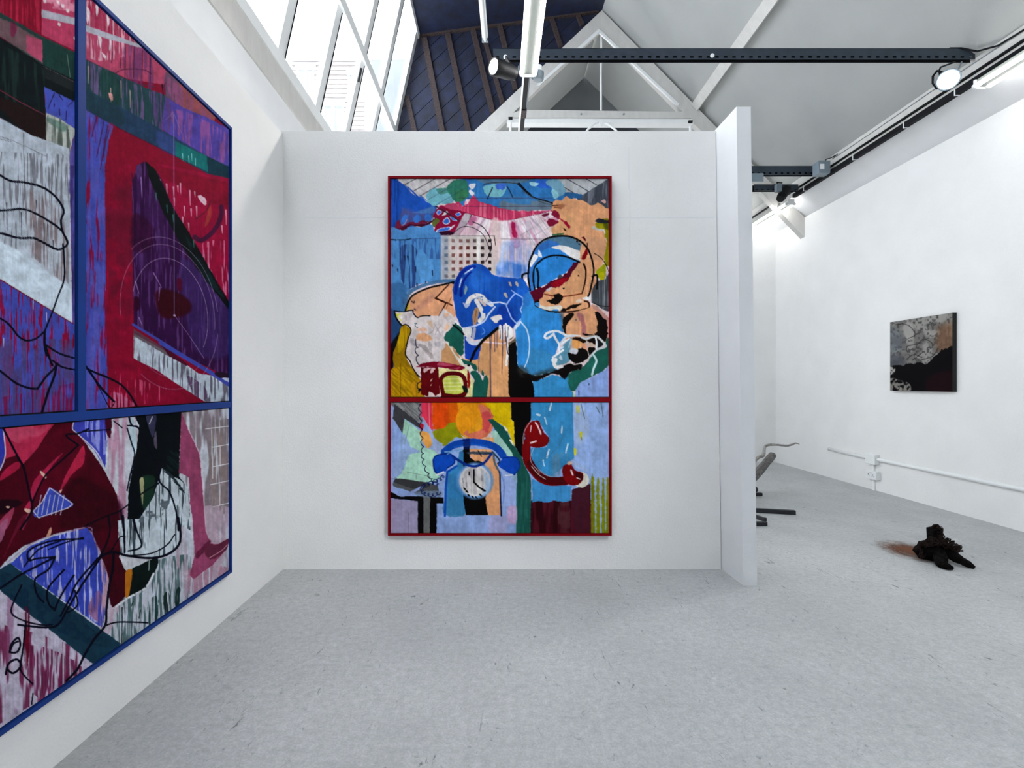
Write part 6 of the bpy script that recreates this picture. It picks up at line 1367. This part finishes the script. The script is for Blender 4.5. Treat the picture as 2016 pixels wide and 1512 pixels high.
    p(Z('L2', (1285, 1010), (1350, 965), (1440, 980), (1500, 1010), (1570, 1070), (1570, 1150), (1450, 1200), (1330, 1185)), (74, 4, 34), soft=6); p(Z('L2', (1465, 880), (1500, 880), (1500, 980), (1465, 960)), (96, 10, 60), soft=3)
    for q in (((1270, 830), (1310, 900), (1335, 950)), ((1320, 950), (1312, 1060)), ((1165, 40), (1175, 200)), ((1120, 900), (1150, 1000)), ((1150, 1200), (1175, 1260))): l(Z('L2', *q), 3, (168, 138, 190), a=.8, taper=.7)
    p(Z('L2', (1110, 1030), (1150, 1040), (1150, 1130), (1110, 1140)), (70, 6, 56), soft=3)
    # crimson corner with streaks, diagonal green bar
    p(Z('L2', (1290, -80), (1960, 60), (1960, 1160), (1900, 1070), (1640, 625), (1440, 300)), (164, 22, 76), smooth=False); p(Z('L2', (1290, -60), (1960, 100), (1960, 330), (1740, 240), (1330, 40)), (148, 22, 64), soft=4, smooth=False)
    p(Z('L2', (1640, 620), (1920, 600), (1920, 1060), (1850, 980)), (216, 150, 176), st=('v', .64, .08), a=.8)
    for x, y, h in ((1325, 60, 40), (1378, 95, 80), (1435, 120, 90), (1470, 110, 50), (1492, 90, 90), (1570, 150, 120), (1610, 160, 40), (1660, 190, 60), (1690, 210, 50), (1525, 280, 80), (1580, 300, 60), (1625, 280, 90), (1835, 440, 60), (1868, 310, 120), (1560, 420, 60), (1440, 210, 60), (1510, 370, 60)): l(Z('L2', (x, y), (x + 3, y + h)), 3.0, (226, 190, 204), a=.85, taper=.7)
    p(Z('L2', (1640, 190), (1700, 210), (1700, 270), (1650, 230)), (226, 200, 210), wob=1.5)
    l(Z('L2', (1610, 530), (1660, 560), (1740, 510), (1800, 430), (1830, 350), (1830, 280)), 9, (92, 34, 76)); l(Z('L2', (1620, 380), (1700, 320), (1740, 240)), 3, (120, 40, 60)); p(Z('L2', (1690, 450), (1735, 270), (1750, 330), (1730, 400)), (176, 76, 76))
    p(Z('L2', (1200, -100), (1290, -20), (1430, 290), (1560, 490), (1650, 650), (1900, 1085), (1960, 1150), (1900, 1140), (1700, 890), (1500, 600), (1350, 330), (1240, 60)), (24, 34, 36), smooth=False, wob=1); p(Z('L2', (1540, 520), (1700, 780), (1860, 1040), (1700, 880), (1580, 660)), (30, 60, 62), a=.8, st=('c', .4, .3))
    for x, y in ((1290, 170), (1380, 270), (1430, 350), (1600, 560)): l(Z('L2', (x, y), (x + 4, y + 60)), 3, (90, 150, 140), a=.7, taper=.6)
    # white foot and blue strip
    wf = Z('L2', (1105, 1330), (1250, 1410), (1500, 1545)) + Z('L3', (1340, 20), (1450, 100), (1550, 165), (1640, 232), (1760, 250), (1960, 370), (1960, 470), (1690, 468), (1450, 312), (1300, 205), (1108, 112))
    p(wf, (196, 206, 216), smooth=False, wob=.8); p(wf, (120, 118, 132), st=('v', .60, .10), smooth=False); p(Z('L3', (1550, 250), (1700, 350), (1700, 450), (1600, 400)), (110, 90, 116), st=('v', .45, .2))
    p(Z('L2', (1105, 1290), (1500, 1545), (1440, 1545), (1105, 1350)), (110, 96, 104), smooth=False, a=.8); p(Z('L3', (1300, -40), (1350, 0), (1560, 160), (1540, 170), (1400, 90)), (98, 22, 60), smooth=False)
    l(Z('L2', (1100, 1255), (1300, 1375), (1480, 1490)), 5, (86, 92, 172), smooth=False); l(Z('L3', (1330, -20), (1600, 140), (1800, 260), (1960, 370)), 8, (84, 94, 176), smooth=False)
    p(Z('L3', (1780, 220), (1960, 240), (1960, 280), (1820, 270)), (60, 38, 60)); p(Z('L3', (1830, 270), (1960, 280), (1960, 330)), (190, 196, 214)); l(Z('L3', (1690, 466), (1450, 312), (1108, 112)), 1.2, (110, 20, 50), a=.6, smooth=False)
    p(Z('L3', (892, 60), (1110, 110), (1690, 466), (1150, 500), (892, 520)), (150, 20, 64), smooth=False); p(Z('L3', (900, 200), (1600, 430), (1100, 500), (900, 510)), (196, 90, 126), st=('v', .70, .08), smooth=False)
    p(Z('L3', (892, 400), (1000, 400), (1100, 500), (892, 520)), (190, 130, 160), st=('v', .55, .15), a=.8)
    # compass arcs round (343, 620)
    y0 = F * LXC / (343 - VX); z0 = EYE + (VY - 620) / F * y0
    for R_, t0, t1, a in ((.247, -2.9, .55, .75), (.305, -3.3, .1, .6), (.335, -2.4, -.2, .6), (.335, .15, 2.2, .6), (.285, .9, 2.5, .5)):
        l([wallpx(y0 + R_ * math.cos(t), z0 - R_ * math.sin(t)) for t in np.linspace(t0, t1, 40)], 1.1, (190, 168, 196), a=a, smooth=False, wob=0)
    l([(342, 225), (343, 620)], 1.2, (176, 168, 206), a=.75, smooth=False, wob=0); l([(343, 620), (372, 660), (402, 706)], 1.1, (176, 150, 186), a=.75, smooth=False); c.disc((343.5, 621), 2, (190, 170, 200))
    l(Z('L1', (1435, 930), (1370, 990)), 1, (160, 150, 200), a=.6); l(Z('L1', (1435, 930), (1500, 1100)), 1, (160, 150, 200), a=.6)
    lines(c, [('L3', 4.0, (690, 150), (720, 190), (800, 230), (900, 270), (1000, 325), (1070, 400), (1135, 510)), ('L3', 4.2, (700, 160), (740, 215), (820, 330), (880, 400), (945, 465)), ('L3', 1.6, (735, 205), (830, 370), (905, 510), (945, 480))])

def paint_down(c):
    p, l = c.poly, c.line
    # grounds
    p(Z('L3', (860, 540), (2000, 480), (2000, 1600), (860, 1600)), (204, 208, 216), smooth=False); p(Z('L3', (880, 560), (1120, 560), (1080, 1400), (880, 1200)), (196, 160, 180), st=('w', .48, .2)); p(Z('L3', (1500, 520), (2000, 500), (2000, 1600), (1650, 1600)), (150, 140, 146), st=('w', .56, .18))
    p(Z('L3', (1750, 690), (1960, 680), (1960, 1400), (1800, 1440), (1740, 1300)), (152, 140, 140), st=('v', .40, .25)); 
    for a, b in (((1700, 690), (1960, 660)), ((1755, 842), (1960, 806)), ((1760, 1003), (1960, 964)), ((1740, 1152), (1960, 1104)), ((1745, 1340), (1960, 1285))): l(Z('L3', a, b), 1.4, (226, 228, 232), smooth=False)
    for a, b in (((1820, 835), (1820, 1000)), ((1818, 1150), (1818, 1320)), ((1750, 700), (1760, 1100)), ((1810, 1330), (1800, 1470))): l(Z('L3', a, b), 1.3, (222, 224, 228), smooth=False)
    p(Z('L4', (-3000, 500), (0, 400), (1960, -60), (1980, 600), (900, 1200), (0, 1800), (-3000, 3500)), (200, 204, 214), smooth=False); p(Z('L4', (1480, 0), (1960, -60), (1960, 460), (1550, 700)), (188, 172, 184), st=('w', .5, .2)); p(Z('L4', (900, 560), (1560, 300), (1560, 720), (1000, 1060)), (104, 128, 130), st=('v', .56, .12)); p(Z('L4', (1560, 420), (1900, 420), (1600, 660)), (176, 144, 160), st=('v', .5, .15))
    p(Z('L4', (-3000, 700), (0, 590), (460, 960), (770, 1210), (0, 1800), (-3000, 3600)), (196, 190, 206), smooth=False); p(Z('L4', (-500, 900), (100, 900), (740, 1200), (0, 1700), (-500, 2000)), (136, 70, 106), st=('w', .58, .14)); p(Z('L4', (250, 1050), (700, 1250), (420, 1500), (250, 1400)), (120, 40, 84), st=('v', .52, .15), a=.8); p(Z('L4', (60, 650), (110, 690), (100, 1100), (60, 1300)), (150, 110, 140), a=.6, soft=4)
    p(Z('L4', (880, 560), (1000, 640), (900, 960), (840, 920)), (196, 176, 190), st=('v', .4, .3))
    # crimson mass
    p(Z('L3', (-5000, -500), (0, 660), (470, 615), (700, 590), (612, 620), (610, 700), (700, 800), (850, 1010), (970, 1245), (985, 1440), (980, 1600)) + Z('L4', (975, 0), (1000, 300), (1045, 430), (1042, 640), (935, 752), (890, 560), (830, 330), (750, 100), (700, 70), (450, 130), (200, 230), (80, 320), (0, 410), (-5000, 1800)), (92, 5, 40), smooth=False)
    p(Z('L3', (300, 850), (600, 640), (700, 1000), (350, 1300), (200, 1100)), (112, 8, 48), a=.7, soft=10, wc=4); p(Z('L3', (600, 1100), (960, 1250), (970, 1500), (500, 1500)), (72, 3, 32), a=.8, soft=10); p(Z('L3', (0, 1280), (180, 1290), (130, 1340), (0, 1400)), (40, 4, 30), a=.8, soft=4)
    p(Z('L4', (850, 250), (990, 280), (1040, 440), (1030, 640), (930, 740), (890, 560)), (80, 4, 36), a=.9)
    p(Z('L3', (25, 665), (470, 622), (400, 710), (310, 850), (190, 985), (140, 905), (45, 940)), (186, 62, 98), smooth=False, wob=1); p(Z('L3', (60, 680), (420, 640), (280, 780), (120, 800)), (204, 92, 124), st=('b', .5, .2))
    p(Z('L3', (-2000, 300), (0, 670), (26, 690), (42, 900), (0, 1020), (-2000, 1400)), (70, 78, 182), smooth=False); l(Z('L3', (26, 690), (44, 900), (0, 1030)), 2.4, (206, 204, 220))
    for q, col in ((((0, 1120), (160, 1015), (140, 960), (30, 1040)), (176, 44, 84)), (((255, 1290), (270, 1140), (380, 1010), (520, 888), (430, 1000), (340, 1130)), (178, 52, 92)), (((695, 830), (692, 975), (600, 1060), (500, 1205), (540, 1080), (640, 900)), (184, 54, 90)), (((0, 1450), (120, 1340), (60, 1512), (0, 1512)), (170, 80, 110)), (((180, 1512), (230, 1390), (250, 1390), (200, 1512)), (150, 60, 90)), (((200, 1360), (240, 1290), (260, 1300), (240, 1370)), (180, 56, 94))): p(Z('L3', *q), col, wob=1)
    for q in (((330, 1050), (345, 1040), (385, 1085), (370, 1098)), ((490, 1205), (515, 1190), (505, 1215), (495, 1220)), ((205, 1350), (250, 1360), (245, 1385), (210, 1375)), ((50, 1335), (80, 1330), (70, 1345))): p(Z('L3', *q), (222, 190, 176))
    p(Z('L4', (385, 145), (420, 75), (425, 120), (400, 155)), (214, 170, 150)); p(Z('L4', (0, 60), (70, 0), (40, 120), (0, 200)), (172, 110, 140)); p(Z('L4', (170, 0), (220, -20), (120, 150), (30, 330), (100, 150)), (130, 40, 70), a=.8)
    # blue collar, triangle
    p(Z('L3', (612, 620), (880, 585), (872, 1015), (850, 985), (780, 870), (700, 790), (600, 690)), (84, 90, 186), smooth=False); p(Z('L3', (640, 620), (870, 590), (870, 900), (760, 800)), (150, 156, 214), st=('v', .60, .1)); l(Z('L3', (612, 625), (600, 690), (640, 730), (790, 870), (860, 1000)), 2.2, (206, 204, 216)); p(Z('L3', (872, 590), (920, 580), (915, 760), (880, 720)), (92, 20, 56))
    p(Z('L3', (275, 1370), (345, 1300), (385, 1210), (412, 1178), (500, 1225), (602, 1310), (560, 1345), (320, 1425)), (84, 100, 190)); 
    for x in (310, 345, 385, 425, 460, 500): l(Z('L3', (x + 30, 1240), (x, 1400)), 1.8, (206, 208, 226), a=.85)
    l(Z('L3', (275, 1370), (345, 1300), (412, 1178), (602, 1310), (560, 1345), (320, 1425), (275, 1370)), 1.8, (212, 206, 216), smooth=False)
    # dark figure legs
    p(Z('L3', (1100, 560), (1290, 540), (1505, 530), (1485, 900), (1480, 1080), (1535, 1160), (1430, 1130), (1340, 1020), (1275, 1240), (1155, 1435), (1055, 1445), (1062, 1200), (1130, 850), (1150, 660)), (14, 27, 34), smooth=False); p(Z('L3', (1400, 870), (1480, 900), (1480, 1080), (1380, 1020)), (36, 64, 62), a=.7, st=('d', .5, .2))
    p(Z('L3', (1160, 1100), (1285, 1095), (1240, 1330), (1175, 1335)), (40, 72, 58), soft=3); p(Z('L3', (1155, 1110), (1188, 1108), (1180, 1310), (1168, 1250)), (176, 176, 140), wob=1); p(Z('L3', (1205, 565), (1285, 555), (1290, 640), (1260, 760)), (72, 72, 98)); p(Z('L3', (1290, 700), (1300, 860), (1270, 800)), (110, 100, 120)); l(Z('L3', (1260, 590), (1235, 650)), 1.6, (200, 200, 206))
    p(Z('L3', (1090, 580), (1120, 640), (1130, 850), (1100, 900), (1070, 700)), (190, 206, 214), wob=1)
    p(Z('L3', (1500, 545), (1550, 680), (1650, 900), (1668, 1100), (1690, 1400), (1700, 1530)) + Z('L4', (1715, 150), (1745, 210), (1800, 215), (1892, 170), (1870, 262), (1760, 385), (1600, 505), (1568, 470), (1610, 300), (1590, 0)) + Z('L3', (1570, 1300), (1562, 1090), (1480, 1050), (1490, 800)), (164, 90, 124), smooth=False)
    p(Z('L4', (1690, 240), (1740, 215), (1800, 220), (1892, 170), (1870, 262), (1760, 340), (1700, 310)), (122, 58, 84)); p(Z('L4', (1620, 300), (1720, 190), (1740, 210), (1640, 330)), (120, 52, 84), soft=2); l(Z('L4', (1730, 330), (1830, 270), (1880, 220)), 1.6, (200, 150, 170)); l(Z('L3', (1555, 690), (1650, 900), (1672, 1100), (1700, 1500)), 1.2, (220, 190, 206))
    # white drape
    wd = Z('L3', (1340, 1015), (1400, 1070), (1490, 1110), (1560, 1185), (1575, 1530)) + Z('L4', (1500, 60), (1500, 190), (1400, 300), (1250, 335), (1000, 305), (975, 20)) + Z('L3', (970, 1450), (1060, 1440), (1155, 1432), (1275, 1245))
    p(wd, (204, 214, 221), smooth=False, wob=.8); p(wd, (84, 96, 104), st=('v', .65, .10), smooth=False); p(Z('L3', (1150, 1440), (1330, 1200), (1400, 1300), (1250, 1512)), (110, 120, 128), st=('c', .55, .12)); p(Z('L3', (1340, 1010), (1440, 1090), (1530, 1220), (1450, 1160)), (50, 64, 70), st=('d', .5, .14))
    p(Z('L4', (1000, 300), (1240, 335), (1090, 430), (1040, 430), (1010, 370)), (206, 208, 214)); p(Z('L4', (1085, 440), (1150, 390), (1235, 350), (1305, 335), (1292, 420), (1205, 570), (1120, 620), (1065, 645)), (20, 40, 38)); p(Z('L4', (1038, 450), (1092, 435), (1072, 610), (1040, 655)), (192, 130, 40)); l(Z('L4', (940, 745), (1060, 660), (1200, 580), (1270, 460)), 4, (220, 222, 226), st=('f', .25, .2)); l(Z('L4', (1235, 345), (1230, 430)), 1.4, (180, 196, 196))
    for q in (((1010, 740), (1010, 1030)), ((1160, 760), (1150, 830)), ((1010, 960), (1005, 1045)), ((1100, 690), (1085, 730))): l(Z('L4', *q), 2.2, (40, 60, 64), taper=.4)
    p(Z('L4', (1225, 700), (1300, 650), (1300, 850), (1230, 890)), (46, 84, 80), st=('v', .42, .2)); p(Z('L4', (1350, 640), (1400, 620), (1395, 790), (1360, 800)), (40, 64, 62), st=('v', .4, .2)); p(Z('L4', (1455, 600), (1490, 580), (1480, 720), (1450, 740)), (44, 70, 68), st=('v', .4, .2))
    # blue sleeve, teal band
    p(Z('L4', (0, 420), (100, 365), (250, 230), (450, 150), (720, 82), (765, 135), (830, 330), (892, 500), (875, 750), (845, 910), (550, 700), (300, 525), (90, 380)), (80, 96, 192), smooth=False); p(Z('L4', (150, 350), (450, 160), (740, 100), (880, 500), (850, 880), (400, 580)), (198, 198, 222), st=('v', .64, .09), a=.85); p(Z('L4', (740, 700), (830, 600), (860, 860), (740, 800)), (160, 116, 150), st=('v', .45, .2), a=.8)
    p(Z('L4', (830, 330), (900, 500), (885, 760), (850, 900), (820, 880), (850, 600)), (200, 170, 186), st=('v', .35, .3)); l(Z('L4', (60, 370), (250, 220), (450, 138), (730, 78), (765, 135), (835, 330), (895, 500)), 2.4, (176, 160, 186), a=.8, st=('f', .3, .3))
    p(Z('L4', (-2000, 100), (0, 425), (80, 372), (300, 530), (600, 750), (1005, 1042), (830, 1190), (765, 1205), (450, 955), (100, 685), (0, 595), (-2000, 300)), (42, 78, 96), smooth=False); p(Z('L4', (0, 440), (300, 560), (600, 780), (900, 1060), (500, 950), (0, 580)), (30, 64, 84), st=('c', .5, .15))
    p(Z('L4', (200, 770), (245, 800), (235, 1180), (205, 1225)), (116, 20, 56), st=('v', .35, .3)); l(Z('L4', (210, 780), (220, 1000)), 2, (110, 30, 60))
    lines(c, [('L4', 4.0, (-200, 700), (0, 582), (150, 480), (300, 400), (450, 325)), ('L4', 3.4, (455, 320), (300, 335), (240, 350), (235, 275), (350, 210), (500, 180), (690, 172)), ('L4', 2.6, (690, 160), (550, 200), (400, 260)), ('L4', 3.8, (455, 325), (400, 425), (300, 490), (288, 560), (310, 640), (360, 695)), ('L4', 3.8, (530, 428), (410, 560), (388, 640), (410, 720), (455, 755)), ('L4', 3.8, (610, 475), (540, 580), (480, 690), (450, 765)),
              ('L4', 3.8, (800, 345), (640, 530), (580, 660), (500, 810)), ('L4', 4.2, (850, 300), (760, 430), (660, 580), (560, 750), (480, 880), (380, 905), (150, 882)), ('L4', 3.2, (180, 555), (110, 700), (98, 790), (200, 850), (350, 885), (430, 880)), ('L4', 3, (620, 600), (640, 720), (560, 780)), ('L4', 3, (200, 400), (320, 260), (500, 190)),
              ('L4', 4.6, (800, 340), (870, 300), (940, 282), (1060, 312), (1250, 330), (1400, 292), (1490, 190), (1475, 0)), ('L4', 2.6, (920, 272), (990, 160), (1032, 155)), ('L4', 3.4, (1020, -20), (1028, 130), (1030, 285)), ('L4', 3.2, (1108, 10), (1130, 100), (1170, 215), (1140, 255), (1060, 272)), ('L4', 2.6, (1060, 312), (1250, 292), (1380, 222), (1442, 138)), ('L4', 3, (895, -20), (910, 100), (880, 210), (820, 325)),
              ('L4', 4.6, (940, 282), (932, 420), (902, 570), (880, 760), (870, 885), (780, 1000), (700, 1130), (640, 1250), (550, 1345)), ('L4', 3.2, (870, 890), (960, 862), (1100, 860), (1222, 866)),
              ('L4', 4.0, (80, 1108), (95, 1040), (150, 990), (168, 1050), (140, 1108), (85, 1105), (110, 1040), (150, 1020)), ('L4', 4.4, (48, 1290), (70, 1205), (140, 1168), (172, 1225), (110, 1282), (60, 1250)), ('L4', 3.4, (212, 860), (190, 1080), (168, 1240), (210, 1312), (272, 1372)), ('L4', 2.6, (272, 1450), (262, 1540)),
              ('L3', 4.2, (20, 672), (100, 830), (155, 935), (195, 1010), (235, 1180), (262, 1300)), ('L3', 3.8, (262, 1300), (258, 1380), (170, 1520)), ('L3', 3.4, (650, 825), (545, 742), (640, 730), (700, 705), (730, 690)), ('L3', 2.6, (700, 712), (820, 702), (915, 695)), ('L3', 3.4, (640, 832), (500, 960), (380, 1070), (310, 1200), (268, 1300)),
              ('L3', 3.4, (1060, 570), (1090, 660), (1150, 690), (1240, 880), (1320, 1010)), ('L3', 3.4, (1320, 1010), (1322, 1130), (1400, 1210), (1455, 1370), (1475, 1530)), ('L3', 2.8, (1052, 685), (1085, 800), (1112, 905), (1075, 1080), (1050, 1200)), ('L3', 2.6, (1312, 1140), (1180, 1220), (1000, 1362), (860, 1420), (700, 1495)), ('L3', 3.2, (1000, 1365), (1022, 1530)), ('L3', 2.2, (940, 625), (1010, 680)), ('L3', 2.8, (1055, 662), (1130, 668)), ('L3', 3, (1100, 1440), (1115, 1530))])

for fn, (a, b, c0, c1), base, nz in ((paint_left_up, (yL, yM, zM, zT), CR, 560), (paint_right_up, (yM, yR, zM, zT), CR, 560), (paint_down, (yL, yR, zB, zM), (198, 203, 212), 400)):
    panel_x(a, b, c0, c1)
    cv, P_ = side_canvas(a, b, c0, c1, base, nz)
    fn(cv); grid_mesh('canvas', P_, cv, la, 0.95, 1.33)

# ------------------------------------------------------------------ the dark square canvas on the right wall
RXC = RX - 0.045
ra = thing('unframed_painting', (RX, 8.2, 1.2), 'small square grey and black abstract canvas on the right wall', 'painting')
ya, yb2 = F * RXC / (1752.5 - VX), F * RXC / (1875 - VX)
zt2 = EYE + (VY - 634.5) / F * ya; zb2 = EYE - 13.2 / F * ya
px = np.linspace(1752.5, 1875, 124); zs = np.linspace(zt2, zb2, 140)
Yg, Zg = np.meshgrid(F * RXC / (px - VX), zs)
PX = VX + F * RXC / Yg; PY = VY - (Zg - EYE) * F / Yg
cv = Canvas(PX, PY, (122, 120, 117))
p, l = cv.poly, cv.line
p(Z('R', (1000, 200), (1500, 200), (1500, 560), (1000, 640)), (150, 148, 144), st=('c', .5, .2)); p(Z('R', (1000, 200), (1500, 200), (1500, 560), (1000, 640)), (92, 90, 90), st=('f', .62, .1)); p(Z('R', (1020, 320), (1110, 380), (1110, 480), (1010, 500)), (106, 112, 120), a=.6, soft=12)
p(Z('R', (1120, 300), (1180, 290), (1200, 390), (1140, 400)), (160, 158, 154), soft=4); p(Z('R', (1380, 330), (1500, 290), (1500, 490), (1380, 490)), (128, 98, 76), soft=14, wc=5, a=.75); p(Z('R', (1010, 520), (1110, 530), (1130, 600), (1010, 610)), (90, 92, 98), soft=9, a=.8)
p(Z('R', (1000, 640), (1100, 600), (1190, 590), (1240, 570), (1300, 580), (1390, 500), (1440, 480), (1510, 490), (1510, 820), (1000, 820)), (16, 14, 20), wob=2.5, wc=4); p(Z('R', (1320, 680), (1500, 640), (1500, 800), (1300, 800)), (44, 18, 26), soft=8, a=.8)
p(Z('R', (1000, 700), (1100, 710), (1170, 740), (1160, 800), (1000, 800)), (140, 136, 130), st=('f', .42, .2), wc=3); p(Z('R', (1000, 610), (1060, 620), (1050, 660), (1000, 670)), (176, 172, 168), st=('f', .42, .2))
for q in (((1160, 520), (1150, 460), (1230, 440), (1270, 405), (1330, 430), (1340, 470)), ((1120, 290), (1170, 310), (1210, 370), (1160, 400)), ((1150, 550), (1200, 520), (1260, 540)), ((1250, 560), (1340, 530), (1380, 470)), ((1060, 300), (1120, 290)), ((1190, 560), (1270, 500))): l(Z('R', *q), 1.3, (46, 44, 46), a=.8)
grid_mesh('canvas', np.stack([np.full_like(Yg, RXC), Yg, Zg], -1)[:, ::-1], type('c', (), {'c': cv.c[:, ::-1]}), ra)
MB().box(RXC + 0.001, RX - 0.001, yb2, ya, zb2, zt2).build('stretcher', M['gap'], ra)
MB().box(RXC + 0.001, RX - 0.012, ya, ya + 0.004, zb2, zt2).build('canvas_edge', M['linen'], ra)
